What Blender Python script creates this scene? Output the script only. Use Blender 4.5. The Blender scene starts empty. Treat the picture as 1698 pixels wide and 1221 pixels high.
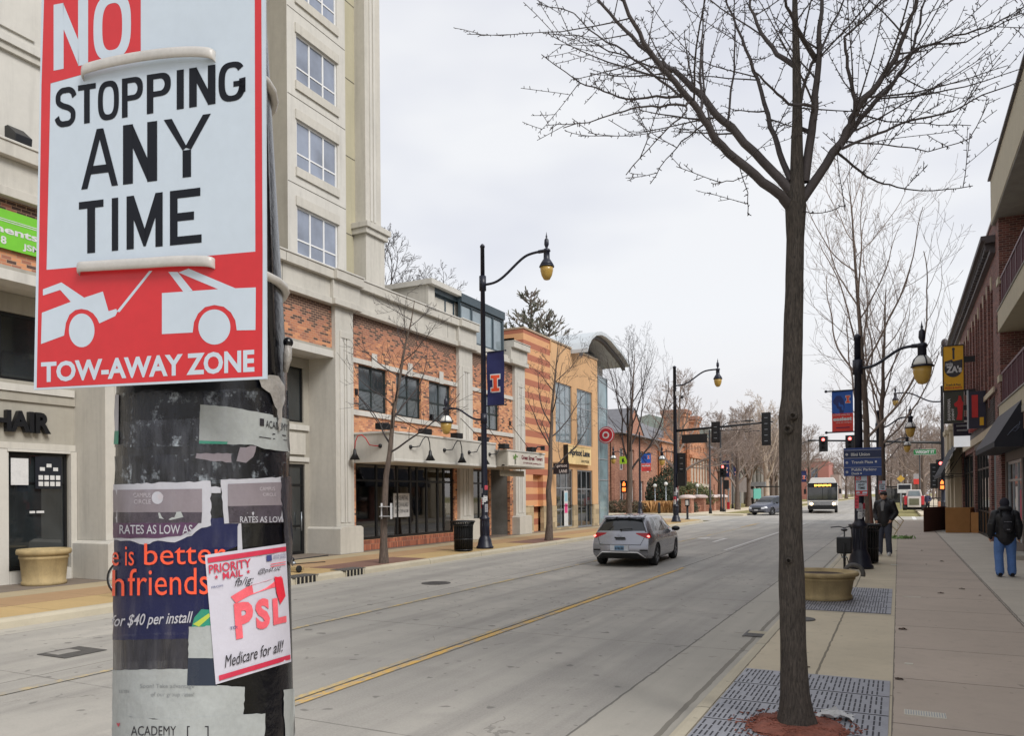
import bpy, bmesh, math, random
from mathutils import Vector, Matrix, noise as mnoise
C = bpy.context
scene = C.scene
COL = scene.collection
rad = math.radians
PI = math.pi
R = random.Random(7)

# ------------------------------------------------------------------ camera, sky, sun, exposure
EYE = Vector((0.0, 0.0, 1.95))
FPX, CXP, CYP = 1270.0, 849.0, 814.0          # focal length and principal point, in photo pixels (1698 wide)
YAW, PITCH, ROLL = rad(26.7787), rad(0.4), rad(0.5)
_F = Vector((-math.sin(YAW)*math.cos(PITCH), math.cos(YAW)*math.cos(PITCH), math.sin(PITCH)))
_R0 = Vector((math.cos(YAW), math.sin(YAW), 0)); _U0 = _R0.cross(_F)
_RR = _R0*math.cos(ROLL) - _U0*math.sin(ROLL)
_UU = _U0*math.cos(ROLL) + _R0*math.sin(ROLL)
cam = bpy.data.objects.new('camera', bpy.data.cameras.new('camera'))
COL.objects.link(cam)
m3 = Matrix((_RR, _UU, -_F)).transposed()
cam.matrix_world = Matrix.Translation(EYE) @ m3.to_4x4()
cam.data.sensor_width = 36; cam.data.lens = 36*FPX/1698
cam.data.shift_y = (CYP-610.5)/1698
cam.data.clip_start = 0.05; cam.data.clip_end = 3000
scene.camera = cam

SUN_EL, SUN_AZ = rad(42), rad(112)            # azimuth measured clockwise from +Y (street direction)
w = bpy.data.worlds.new('World'); scene.world = w; w.use_nodes = True
nt = w.node_tree; nt.nodes.clear()
def N(t, **k):
    n = nt.nodes.new(t)
    for a, b in k.items(): setattr(n, a, b)
    return n
out = N('ShaderNodeOutputWorld'); bg = N('ShaderNodeBackground'); bg.inputs[1].default_value = 0.1
sky = N('ShaderNodeTexSky', sky_type='NISHITA'); sky.sun_disc = False
sky.sun_elevation = SUN_EL; sky.sun_rotation = SUN_AZ
tc = N('ShaderNodeTexCoord'); mp = N('ShaderNodeMapping'); mp.inputs['Scale'].default_value = (1.0, 1.0, 2.6)
nz = N('ShaderNodeTexNoise'); nz.inputs['Scale'].default_value = 1.7; nz.inputs['Detail'].default_value = 4; nz.inputs['Roughness'].default_value = .5
rp = N('ShaderNodeValToRGB'); e = rp.color_ramp.elements
e[0].position = .36; e[0].color = (3.75, 3.87, 4.35, 1); e[1].position = .62; e[1].color = (5.0, 5.04, 5.15, 1)
sx = N('ShaderNodeSeparateXYZ'); hr = N('ShaderNodeMapRange'); hr.inputs[1].default_value = -.02; hr.inputs[2].default_value = .22
hm = N('ShaderNodeMix', data_type='RGBA'); hm.inputs[6].default_value = (4.6, 4.35, 4.3, 1)
mx = N('ShaderNodeMix', data_type='RGBA'); mx.inputs[0].default_value = .94
L = nt.links.new
L(tc.outputs['Generated'], mp.inputs[0]); L(mp.outputs[0], nz.inputs['Vector']); L(nz.outputs[0], rp.inputs[0])
L(tc.outputs['Generated'], sx.inputs[0]); L(sx.outputs[2], hr.inputs[0]); L(hr.outputs[0], hm.inputs[0]); L(rp.outputs[0], hm.inputs[7])
L(sky.outputs[0], mx.inputs[6]); L(hm.outputs[2], mx.inputs[7]); L(mx.outputs[2], bg.inputs[0]); L(bg.outputs[0], out.inputs[0])

sd = bpy.data.lights.new('sun', 'SUN'); sd.energy = 1.5; sd.angle = rad(26); sd.color = (1, .97, .92)
so = bpy.data.objects.new('sun', sd); COL.objects.link(so)
sdir = Vector((math.sin(SUN_AZ)*math.cos(SUN_EL), math.cos(SUN_AZ)*math.cos(SUN_EL), math.sin(SUN_EL)))
so.rotation_euler = sdir.to_track_quat('Z', 'Y').to_euler(); so.location = (20, -20, 60)
vs = scene.view_settings; vs.view_transform = 'Standard'; vs.look = 'None'; vs.gamma = 1; vs.exposure = 0.9; vs.use_curve_mapping = False
scene.cycles.max_bounces = 6; scene.cycles.diffuse_bounces = 3; scene.cycles.glossy_bounces = 3; scene.cycles.transparent_max_bounces = 8

# ------------------------------------------------------------------ measuring: rays through photo pixels onto known planes
def ray(px, py): return _F + _RR*((px-CXP)/FPX) + _UU*((CYP-py)/FPX)
def gp(px, py, z=.15):
    d = ray(px, py); return EYE + d*((z-EYE.z)/d.z)
def xp(px, py, x):
    d = ray(px, py); return EYE + d*(x/d.x)
def yp(px, py, y):
    d = ray(px, py); return EYE + d*(y/d.y)

# ------------------------------------------------------------------ materials
def lin(c):
    return tuple((v/255/12.92 if v/255 <= .04045 else ((v/255+.055)/1.055)**2.4) for v in c)
class NT:
    def __init__(s, name):
        s.m = bpy.data.materials.new(name); s.m.use_nodes = True; s.t = s.m.node_tree; s.t.nodes.clear()
        s.o = s.n('ShaderNodeOutputMaterial'); s.b = s.n('ShaderNodeBsdfPrincipled'); s.l(s.b.outputs[0], s.o.inputs[0])
    def n(s, t, **k):
        x = s.t.nodes.new(t)
        for a, b in k.items(): setattr(x, a, b)
        return x
    def l(s, a, b): s.t.links.new(a, b)
    def val(s, sock, v):
        if isinstance(v, bpy.types.NodeSocket): s.l(v, sock)
        else: sock.default_value = v
    def math(s, op, a, b=0.0, c=0.0):
        x = s.n('ShaderNodeMath', operation=op); s.val(x.inputs[0], a); s.val(x.inputs[1], b); s.val(x.inputs[2], c); return x.outputs[0]
    def mix(s, f, a, b, bt='MIX'):
        x = s.n('ShaderNodeMix', data_type='RGBA', blend_type=bt); s.val(x.inputs[0], f)
        for i, v in ((6, a), (7, b)):
            s.val(x.inputs[i], v if isinstance(v, bpy.types.NodeSocket) else (*v, 1))
        return x.outputs[2]
    def pos(s): return s.n('ShaderNodeNewGeometry').outputs['Position']
    def noise(s, vec, sc, det=4, rough=.55, dist=0):
        x = s.n('ShaderNodeTexNoise'); s.l(vec, x.inputs['Vector']); x.inputs['Scale'].default_value = sc
        x.inputs['Detail'].default_value = det; x.inputs['Roughness'].default_value = rough; x.inputs['Distortion'].default_value = dist
        return x.outputs[0]
    def ramp(s, f, a, b):
        x = s.n('ShaderNodeMapRange'); s.l(f, x.inputs[0]); x.inputs[1].default_value = a; x.inputs[2].default_value = b; return x.outputs[0]
    def mapv(s, vec, sc):
        x = s.n('ShaderNodeMapping'); s.l(vec, x.inputs[0]); x.inputs['Scale'].default_value = sc; return x.outputs[0]
    def bump(s, h, st=.3, d=.01):
        x = s.n('ShaderNodeBump'); s.l(h, x.inputs['Height']); x.inputs['Strength'].default_value = st; x.inputs['Distance'].default_value = d
        s.l(x.outputs[0], s.b.inputs['Normal'])
    def sep(s, vec):
        x = s.n('ShaderNodeSeparateXYZ'); s.l(vec, x.inputs[0]); return x.outputs
    def set(s, col=None, rough=None, metal=None, spec=None):
        if col is not None: s.val(s.b.inputs['Base Color'], col if isinstance(col, bpy.types.NodeSocket) else (*col, 1))
        if rough is not None: s.val(s.b.inputs['Roughness'], rough)
        if metal is not None: s.b.inputs['Metallic'].default_value = metal
        if spec is not None: s.b.inputs['Specular IOR Level'].default_value = spec

def M(name, col, rough=.6, metal=0, var=.18, sc=3.0, bump=0, bsc=60, spec=.5, stain=0):
    t = NT(name); p = t.pos()
    n1 = t.noise(p, sc, 6); n2 = t.noise(p, sc*9, 3)
    f = t.math('ADD', t.math('MULTIPLY', n1, .65), t.math('MULTIPLY', n2, .35))
    f = t.ramp(f, .3, .7)
    a = tuple(c*(1-var) for c in col); b = tuple(min(1, c*(1+var)) for c in col)
    c = t.mix(f, a, b)
    if stain:                                   # vertical weather streaks
        v = t.noise(t.mapv(p, (2.2, 2.2, .18)), 2.2, 5, .65)
        c = t.mix(t.math('MULTIPLY', t.ramp(v, .5, .78), stain), c, tuple(x*.45 for x in col))
    t.set(c, rough, metal, spec)
    t.l(t.ramp(n2, 0, 1), t.b.inputs['Roughness']) if False else None
    if bump: t.bump(t.noise(p, bsc, 5), bump, .01)
    return t.m
def GLASS(name, col=(.02, .025, .03), rough=.04, spec=.9, var=.5):
    t = NT(name); p = t.pos()
    c = t.mix(t.ramp(t.noise(p, .9, 3), .35, .65), tuple(x*(1-var) for x in col), tuple(x*(1+var) for x in col))
    t.set(c, rough, 0, spec); t.b.inputs['IOR'].default_value = 1.6
    t.bump(t.noise(p, .55, 1), .06, .05)
    return t.m
def EMIT(name, col, st):
    t = NT(name); t.set(col, .4); t.b.inputs['Emission Color'].default_value = (*col, 1); t.b.inputs['Emission Strength'].default_value = st
    return t.m
def BRICK(name, cols, mortar, bw=.2, bh=.075, darkz=None, mort=.012, rough=.85, stain=.25):
    """cols: list of (position, colour) picked per brick; darkz=(z0, z1): share of dark bricks grows from z0 up to z1"""
    t = NT(name); g = t.n('ShaderNodeNewGeometry'); P = t.sep(g.outputs['Position']); NN = t.sep(g.outputs['Normal'])
    isx = t.math('GREATER_THAN', t.math('ABSOLUTE', NN[0]), .6)
    u = t.math('ADD', t.math('MULTIPLY', P[1], isx), t.math('MULTIPLY', P[0], t.math('SUBTRACT', 1.0, isx)))
    row = t.math('FLOOR', t.math('DIVIDE', P[2], bh))
    half = t.math('MULTIPLY', t.math('MODULO', t.math('ABSOLUTE', row), 2.0), .5)
    uu = t.math('ADD', t.math('DIVIDE', u, bw), half)
    colm = t.math('FLOOR', uu)
    cv = t.n('ShaderNodeCombineXYZ'); t.l(colm, cv.inputs[0]); t.l(row, cv.inputs[1])
    wn = t.n('ShaderNodeTexWhiteNoise', noise_dimensions='2D'); t.l(cv.outputs[0], wn.inputs['Vector'])
    rnd = wn.outputs['Value']
    if darkz:
        zz = t.math('MULTIPLY', row, bh)
        zig = t.math('ABSOLUTE', t.math('SUBTRACT', t.math('FRACT', t.math('DIVIDE', colm, 13.0)), .5))
        k = t.ramp(t.math('ADD', zz, t.math('MULTIPLY', zig, .7)), darkz[0], darkz[1])
        rnd = t.math('MULTIPLY', rnd, t.math('SUBTRACT', 1.0, t.math('MULTIPLY', t.math('POWER', k, 1.25), .95)))
    rp = t.n('ShaderNodeValToRGB'); rp.color_ramp.interpolation = 'CONSTANT'
    el = rp.color_ramp.elements
    while len(el) < len(cols): el.new(.5)
    for q, (ps, c) in zip(el, cols): q.position = ps; q.color = (*c, 1)
    t.l(rnd, rp.inputs[0])
    fx = t.math('FRACT', uu); fz = t.math('FRACT', t.math('DIVIDE', P[2], bh))
    mu = mort/bw; mv = mort/bh
    inb = t.math('MULTIPLY', t.math('GREATER_THAN', fx, mu), t.math('GREATER_THAN', fz, mv))
    n1 = t.noise(g.outputs['Position'], 1.3, 5)
    c = t.mix(inb, mortar, rp.outputs[0])
    c = t.mix(t.math('MULTIPLY', t.ramp(n1, .45, .8), stain), c, tuple(x*.4 for x in cols[-1][1]))
    c = t.mix(t.math('MULTIPLY', t.noise(g.outputs['Position'], 30, 3), .12), c, tuple(min(1, x*1.5) for x in cols[-1][1]))
    t.set(c, rough); t.bump(inb, .5, .006)
    return t.m

# ------------------------------------------------------------------ mesh builder
TM = {}                                          # world matrix of every thing / part by name
class MB:
    def __init__(s): s.v = []; s.f = []; s.mi = []; s.ms = []; s.sm = []; s.cuts = []
    def _m(s, m):
        if m not in s.ms: s.ms.append(m)
        return s.ms.index(m)
    def add(s, vs, fs, m, smooth=False):
        o = len(s.v); k = s._m(m); s.cuts.append((o, len(s.f))); s.v += [tuple(v) for v in vs]
        for f in fs: s.f.append(tuple(i+o for i in f)); s.mi.append(k); s.sm.append(smooth)
    def quad(s, a, b, c, d, m): s.add([a, b, c, d], [(0, 1, 2, 3)], m)
    def box(s, x0, x1, y0, y1, z0, z1, m):
        s.add([(x, y, z) for z in (z0, z1) for y in (y0, y1) for x in (x0, x1)],
              [(0, 2, 3, 1), (4, 5, 7, 6), (0, 1, 5, 4), (2, 6, 7, 3), (0, 4, 6, 2), (1, 3, 7, 5)], m)
    def obox(s, c, dx, dy, dz, m, rz=0, mat=None):
        q = mat or Matrix.Rotation(rz, 3, 'Z'); c = Vector(c)
        vs = [c + q @ Vector((x*dx/2, y*dy/2, z*dz/2)) for z in (-1, 1) for y in (-1, 1) for x in (-1, 1)]
        s.add(vs, [(0, 2, 3, 1), (4, 5, 7, 6), (0, 1, 5, 4), (2, 6, 7, 3), (0, 4, 6, 2), (1, 3, 7, 5)], m)
    def tube(s, pts, rr, m, n=8, cap=True, smooth=True):
        pts = [Vector(p) for p in pts]
        if not isinstance(rr, (list, tuple)): rr = [rr]*len(pts)
        vs, fs = [], []; prev = None
        for i, p in enumerate(pts):
            a = pts[max(0, i-1)]; b = pts[min(len(pts)-1, i+1)]; d = (b-a)
            if d.length < 1e-9: d = Vector((0, 0, 1))
            d.normalize()
            if prev is None: ref = Vector((1, 0, 0)) if abs(d.x) < .8 else Vector((0, 1, 0))
            else: ref = prev
            u = (ref - d*ref.dot(d))
            if u.length < 1e-6: u = d.orthogonal()
            u.normalize(); prev = u; v = d.cross(u)
            for k in range(n):
                t = 2*PI*k/n; vs.append(p + (u*math.cos(t) + v*math.sin(t))*rr[i])
        for i in range(len(pts)-1):
            for k in range(n):
                a = i*n+k; b = i*n+(k+1) % n; fs.append((a, b, b+n, a+n))
        if cap: fs.append(tuple(range(n-1, -1, -1))); fs.append(tuple((len(pts)-1)*n+k for k in range(n)))
        s.add(vs, fs, m, smooth)
    def cyl(s, a, b, r, m, n=12, r2=None): s.tube([a, b], [r, r if r2 is None else r2], m, n, True, n > 8)
    def lathe(s, prof, m, c=(0, 0, 0), n=20, smooth=True, axis='Z', caps=True):
        vs, fs = [], []
        for r, z in prof:
            for k in range(n):
                t = 2*PI*k/n; x, y = r*math.cos(t), r*math.sin(t)
                vs.append((c[0]+x, c[1]+y, c[2]+z) if axis == 'Z' else ((c[0]+z, c[1]+x, c[2]+y) if axis == 'X' else (c[0]+x, c[1]+z, c[2]+y)))
        for i in range(len(prof)-1):
            for k in range(n):
                a = i*n+k; b = i*n+(k+1) % n; fs.append((a, b, b+n, a+n))
        if caps and prof[0][0] > 1e-4: fs.append(tuple(range(n-1, -1, -1)))
        if caps and prof[-1][0] > 1e-4: fs.append(tuple((len(prof)-1)*n+k for k in range(n)))
        s.add(vs, fs, m, smooth)
    def ball(s, c, rx, ry, rz, m, n=12, k=8):
        vs, fs = [], []
        for i in range(k+1):
            ph = PI*i/k
            for j in range(n):
                t = 2*PI*j/n; vs.append((c[0]+rx*math.sin(ph)*math.cos(t), c[1]+ry*math.sin(ph)*math.sin(t), c[2]-rz*math.cos(ph)))
        for i in range(k):
            for j in range(n):
                a = i*n+j; b = i*n+(j+1) % n; fs.append((a, b, b+n, a+n))
        s.add(vs, fs, m, True)
    def prism(s, pts, fn, t0, t1, m):
        """2-D outline pts, fn(u, v, t) -> world; extruded from t0 to t1"""
        n = len(pts); vs = [fn(u, v, t0) for u, v in pts] + [fn(u, v, t1) for u, v in pts]
        fs = [tuple(range(n-1, -1, -1)), tuple(range(n, 2*n))] + [(i, (i+1) % n, n+(i+1) % n, n+i) for i in range(n)]
        s.add(vs, fs, m)
    def flat(s, pts, fn, m): s.add([fn(u, v) for u, v in pts], [tuple(range(len(pts)))], m)
    def text(s, txt, fn, m, bold=0.0, shear=0, depth=0, sp=1.0):
        vs, fs = text2d(txt, bold, shear, sp)
        if depth:
            s.add([fn(u, v, depth) for u, v in vs], fs, m)
            s.add([fn(u, v, 0) for u, v in vs], fs, m)
            from collections import Counter
            ed = Counter()
            for f in fs:
                for i in range(len(f)): a, b = f[i], f[(i+1) % len(f)]; ed[(min(a, b), max(a, b))] += 1
            bd = [e for e, k in ed.items() if k == 1]
            q = []; vv = []
            for a, b in bd:
                o = len(vv); vv += [fn(*vs[a], 0), fn(*vs[b], 0), fn(*vs[b], depth), fn(*vs[a], depth)]; q.append((o, o+1, o+2, o+3))
            s.add(vv, q, m)
        else: s.add([fn(u, v) for u, v in vs], fs, m)
    def build_each(s, name, parent, bevel=0):
        # every separately added shape becomes a part of its own
        for a, (v0, f0) in enumerate(s.cuts):
            v1, f1 = s.cuts[a+1] if a+1 < len(s.cuts) else (len(s.v), len(s.f)); q = MB(); q.ms = s.ms
            q.v = s.v[v0:v1]; q.f = [tuple(i-v0 for i in f) for f in s.f[f0:f1]]; q.mi = s.mi[f0:f1]; q.sm = s.sm[f0:f1]; q.build(name, parent, bevel=bevel)
    def build(s, name, parent=None, loc=None, world=True, bevel=0, sub=0, seg=2):
        W = Matrix.Identity(4)
        if parent is not None: W = TM[parent.name]
        elif loc is not None: W = Matrix.Translation(loc)
        Wi = W.inverted() if (world and (parent is not None or loc is not None)) else None
        vs = [tuple(Wi @ Vector(v)) for v in s.v] if Wi else s.v
        me = bpy.data.meshes.new(name); me.from_pydata(vs, [], s.f); me.update()
        for m in s.ms: me.materials.append(m)
        me.polygons.foreach_set('material_index', s.mi); me.polygons.foreach_set('use_smooth', s.sm)
        o = bpy.data.objects.new(name, me); COL.objects.link(o)
        if parent is not None: o.parent = parent
        elif loc is not None: o.location = loc
        TM[o.name] = W
        if bevel:
            b = o.modifiers.new('bevel', 'BEVEL'); b.width = bevel; b.segments = seg; b.limit_method = 'ANGLE'; b.angle_limit = rad(40); b.harden_normals = False
        if sub:
            b = o.modifiers.new('sub', 'SUBSURF'); b.levels = sub; b.render_levels = sub
        return o
_tc = {}
def text2d(txt, bold=0.0, shear=0, sp=1.0):
    k = (txt, bold, shear, sp)
    if k in _tc: return _tc[k]
    cu = bpy.data.curves.new('lettering', 'FONT'); cu.body = txt; cu.offset = bold; cu.shear = shear; cu.resolution_u = 3; cu.fill_mode = 'FRONT'
    cu.space_character = sp
    ob = bpy.data.objects.new('lettering', cu); COL.objects.link(ob)
    dg = C.evaluated_depsgraph_get(); me = bpy.data.meshes.new_from_object(ob.evaluated_get(dg))
    vs = [(v.co.x, v.co.y) for v in me.vertices]; fs = [tuple(p.vertices) for p in me.polygons]
    bpy.data.objects.remove(ob); bpy.data.curves.remove(cu); bpy.data.meshes.remove(me)
    x0 = min(v[0] for v in vs); x1 = max(v[0] for v in vs); y0 = min(v[1] for v in vs); y1 = max(v[1] for v in vs)
    r = ([((x-x0)/(x1-x0), (y-y0)/(y1-y0)) for x, y in vs], fs)
    _tc[k] = r; return r
def tag(o, label=None, cat=None, group=None, kind=None):
    if label: o['label'] = label
    if cat: o['category'] = cat
    if group: o['group'] = group
    if kind: o['kind'] = kind
    return o
def thing(name, label, cat, loc=(0, 0, 0), rz=0, group=None):
    o = bpy.data.objects.new(name, None); COL.objects.link(o); o.location = loc; o.rotation_euler = (0, 0, rz); o.empty_display_size = .2
    TM[o.name] = Matrix.Translation(loc) @ Matrix.Rotation(rz, 4, 'Z')
    return tag(o, label, cat, group)
def dup(root, loc, rz=0, label=None, sc=None, group=None):
    r = root.copy(); COL.objects.link(r); r.location = loc; r.rotation_euler = (0, 0, rz)
    if sc: r.scale = (sc, sc, sc)
    if label: r['label'] = label
    if group: r['group'] = group
    for ch in list(root.children):
        c = ch.copy(); COL.objects.link(c); c.parent = r
        for g in list(ch.children):
            d = g.copy(); COL.objects.link(d); d.parent = c
    return r
def struct(mb, name, **k): return tag(mb.build(name, **k), kind='structure')

# wall with rectangular holes: axis 'x' = plane x=const (u=y), axis 'y' = plane y=const (u=x); sgn = outward direction
def wall(mb, axis, c, sgn, u0, u1, z0, z1, holes, depth, m, mr=None):
    us = sorted({u0, u1, *[h[0] for h in holes], *[h[1] for h in holes]}); zs = sorted({z0, z1, *[h[2] for h in holes], *[h[3] for h in holes]})
    us = [u for u in us if u0 <= u <= u1]; zs = [z for z in zs if z0 <= z <= z1]
    P = (lambda u, z, d=0: (c-sgn*d, u, z)) if axis == 'x' else (lambda u, z, d=0: (u, c-sgn*d, z))
    for i in range(len(us)-1):
        for j in range(len(zs)-1):
            uc, zc = (us[i]+us[i+1])/2, (zs[j]+zs[j+1])/2
            if any(h[0] < uc < h[1] and h[2] < zc < h[3] for h in holes): continue
            mb.quad(P(us[i], zs[j]), P(us[i+1], zs[j]), P(us[i+1], zs[j+1]), P(us[i], zs[j+1]), m)
    mr = mr or m
    for a, b, p, q in holes:
        mb.quad(P(a, p), P(a, q), P(a, q, depth), P(a, p, depth), mr); mb.quad(P(b, p), P(b, p, depth), P(b, q, depth), P(b, q), mr)
        mb.quad(P(a, q), P(b, q), P(b, q, depth), P(a, q, depth), mr); mb.quad(P(a, p), P(a, p, depth), P(b, p, depth), P(b, p), mr)
# window: frame bars (own part) and its pane (sub-part)
def window(parent, axis, c, sgn, u0, u1, z0, z1, ucuts, zcuts, fm, gm, fw=.05, ft=.06, name='window', back=.0):
    mb = MB()
    def bx(a, b, p, q, d0, d1, m, tgt):
        if axis == 'x': tgt.box(min(c-sgn*d0, c-sgn*d1), max(c-sgn*d0, c-sgn*d1), a, b, p, q, m)
        else: tgt.box(a, b, min(c-sgn*d0, c-sgn*d1), max(c-sgn*d0, c-sgn*d1), p, q, m)
    bx(u0, u0+fw, z0, z1, 0, ft, fm, mb); bx(u1-fw, u1, z0, z1, 0, ft, fm, mb)
    bx(u0+fw, u1-fw, z0, z0+fw, .002, ft, fm, mb); bx(u0+fw, u1-fw, z1-fw, z1, .002, ft, fm, mb)
    for q in ucuts: bx(q-fw*.5, q+fw*.5, z0+fw, z1-fw, .006, ft-.004, fm, mb)
    cu = [u0+fw] + sorted(ucuts) + [u1-fw]
    for q in zcuts:
        for i in range(len(cu)-1):
            a = cu[i] + (fw*.5 if i else 0); b = cu[i+1] - (fw*.5 if i+1 < len(cu)-1 else 0)
            bx(a, b, q-fw*.4, q+fw*.4, .01, ft-.008, fm, mb)
    f = mb.build(name, parent)
    g = MB(); bx(u0+fw*.6, u1-fw*.6, z0+fw*.6, z1-fw*.6, ft*.55, ft*.55+.012, gm, g)
    g.build('pane', f)
    return f

# ------------------------------------------------------------------ shared materials
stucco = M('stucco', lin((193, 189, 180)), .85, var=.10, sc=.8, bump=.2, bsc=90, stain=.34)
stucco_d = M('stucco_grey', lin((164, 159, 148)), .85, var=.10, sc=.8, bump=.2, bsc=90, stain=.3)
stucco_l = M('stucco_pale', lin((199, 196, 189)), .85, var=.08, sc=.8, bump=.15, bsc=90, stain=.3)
panel_y = M('stucco_olive', lin((178, 172, 148)), .85, var=.06, sc=.8, stain=.2)
joint_m = M('seam', lin((90, 86, 78)), .9)
white_f = M('white_frame', lin((225, 225, 225)), .4, var=.05)
green_f = M('dark_green_frame', lin((34, 44, 44)), .45)
black_f = M('black_frame', lin((17, 18, 20)), .4)
alu = M('aluminium_frame', lin((160, 166, 172)), .35, .6)
glass_d = GLASS('dark_glass')
see = NT('see_through_glass'); see.t.nodes.remove(see.b); _a = see.n('ShaderNodeBsdfTransparent'); _a.inputs[0].default_value = (.62, .66, .66, 1); _b = see.n('ShaderNodeBsdfGlossy'); _b.inputs['Roughness'].default_value = .03; _c = see.n('ShaderNodeFresnel'); _c.inputs[0].default_value = 1.75; _d = see.n('ShaderNodeMixShader')
see.l(see.math('ADD', .15, _c.outputs[0]), _d.inputs[0]); see.l(_a.outputs[0], _d.inputs[1]); see.l(_b.outputs[0], _d.inputs[2]); see.l(_d.outputs[0], see.o.inputs[0]); see = see.m
glass_shop = GLASS('shop_glass', (.018, .022, .024), .035, 1.0)
glass_win = GLASS('upper_window_glass', (.075, .09, .10), .05, 1.0, .6)  # sky reflection in the panes put into a lighter base
glass_sky = GLASS('tower_glass', (.20, .23, .30), .06, .9, .25)  # reflected sky painted in as a pale bluish base
glass_teal = GLASS('stair_glass', (.16, .24, .27), .05, .9, .3)
brick_o = BRICK('orange_brick', [(0, lin((54, 46, 52))), (.10, lin((150, 98, 82))), (.24, lin((178, 116, 88))), (.45, lin((204, 140, 100))), (.75, lin((216, 158, 116)))],
                lin((180, 148, 122)), darkz=(6.2, 8.05))
brick_r = BRICK('dark_red_brick', [(0, lin((80, 48, 46))), (.3, lin((98, 58, 54))), (.6, lin((112, 66, 60))), (.9, lin((128, 80, 72)))], lin((148, 132, 122)), stain=.2)
brick_sold = BRICK('soldier_brick', [(0, lin((120, 66, 52))), (.4, lin((150, 84, 62))), (.8, lin((176, 104, 76)))], lin((150, 120, 100)), bw=.075, bh=.35)
black_m = M('black_paint', lin((19, 20, 24)), .42, .0, .25, 5, .1, 40)
navy_m = M('dark_blue_black_paint', lin((24, 27, 43)), .4, 0, .2, 4)

# ------------------------------------------------------------------ ground, road, pavements
def road_mat():
    t = NT('road_concrete'); p = t.pos(); P = t.sep(p)
    n1 = t.noise(p, .22, 6, .6); n2 = t.noise(p, 2.5, 6, .65); n3 = t.noise(p, 45, 4, .7); st = t.noise(t.mapv(p, (1.4, .06, 1)), 1.3, 5, .6)
    c = t.mix(t.ramp(n1, .35, .65), lin((150, 147, 141)), lin((178, 173, 164)))
    c = t.mix(t.math('MULTIPLY', t.ramp(n2, .48, .70), .6), c, lin((148, 144, 138)))
    c = t.mix(t.math('MULTIPLY', t.ramp(st, .44, .66), .65), c, lin((128, 125, 121)))
    c = t.mix(t.math('MULTIPLY', t.ramp(n3, .35, .75), .35), c, lin((192, 187, 178)))
    spot = t.noise(p, 5.2, 2, .4); c = t.mix(t.math('MULTIPLY', t.ramp(spot, .675, .72), .6), c, lin((88, 85, 82)))
    pan = t.math('MAXIMUM', t.math('GREATER_THAN', P[0], -2.42), t.math('LESS_THAN', P[0], -11.55)); c = t.mix(t.math('MULTIPLY', pan, .38), c, lin((190, 184, 170)))
    pn = t.noise(t.mapv(p, (.9, .9, 1)), 1.0, 2, .3); c = t.mix(t.math('MULTIPLY', t.ramp(pn, .58, .66), .16), c, lin((118, 115, 111)))
    wob = t.math('MULTIPLY', t.math('SUBTRACT', t.noise(p, 3, 3), .5), .035)
    def line(coord, w_, k, dk=lin((66, 63, 60))):
        nonlocal c
        b = t.math('LESS_THAN', t.math('ABSOLUTE', t.math('ADD', coord, wob)), w_)
        c = t.mix(t.math('MULTIPLY', b, k), c, dk)
    line(t.math('SUBTRACT', P[0], -5.18), .018, .85); line(t.math('SUBTRACT', P[0], -2.42), .012, .7); line(t.math('SUBTRACT', P[0], -8.55), .014, .5); line(t.math('SUBTRACT', P[0], -11.55), .014, .45)
    line(t.math('SUBTRACT', P[0], -1.765), .026, .6, lin((84, 78, 68)))
    per = t.math('SUBTRACT', t.math('PINGPONG', t.math('ADD', P[1], -.6), 2.3), .0)
    line(per, .010, .5)
    vo = t.n('ShaderNodeTexVoronoi', feature='DISTANCE_TO_EDGE'); vo.inputs['Scale'].default_value = .28
    wv = t.n('ShaderNodeVectorMath', operation='ADD'); nn = t.n('ShaderNodeTexNoise'); nn.inputs['Scale'].default_value = 1.4; nn.inputs['Detail'].default_value = 6
    t.l(p, nn.inputs['Vector']); t.l(p, wv.inputs[0]); t.l(nn.outputs['Color'], wv.inputs[1]); t.l(wv.outputs[0], vo.inputs['Vector'])
    ck = t.math('MULTIPLY', t.math('LESS_THAN', vo.outputs['Distance'], .0028), t.math('GREATER_THAN', n1, .52))
    c = t.mix(t.math('MULTIPLY', ck, .4), c, lin((80, 77, 74)))
    t.set(c, .82); t.bump(n3, .25, .01); return t.m
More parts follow.
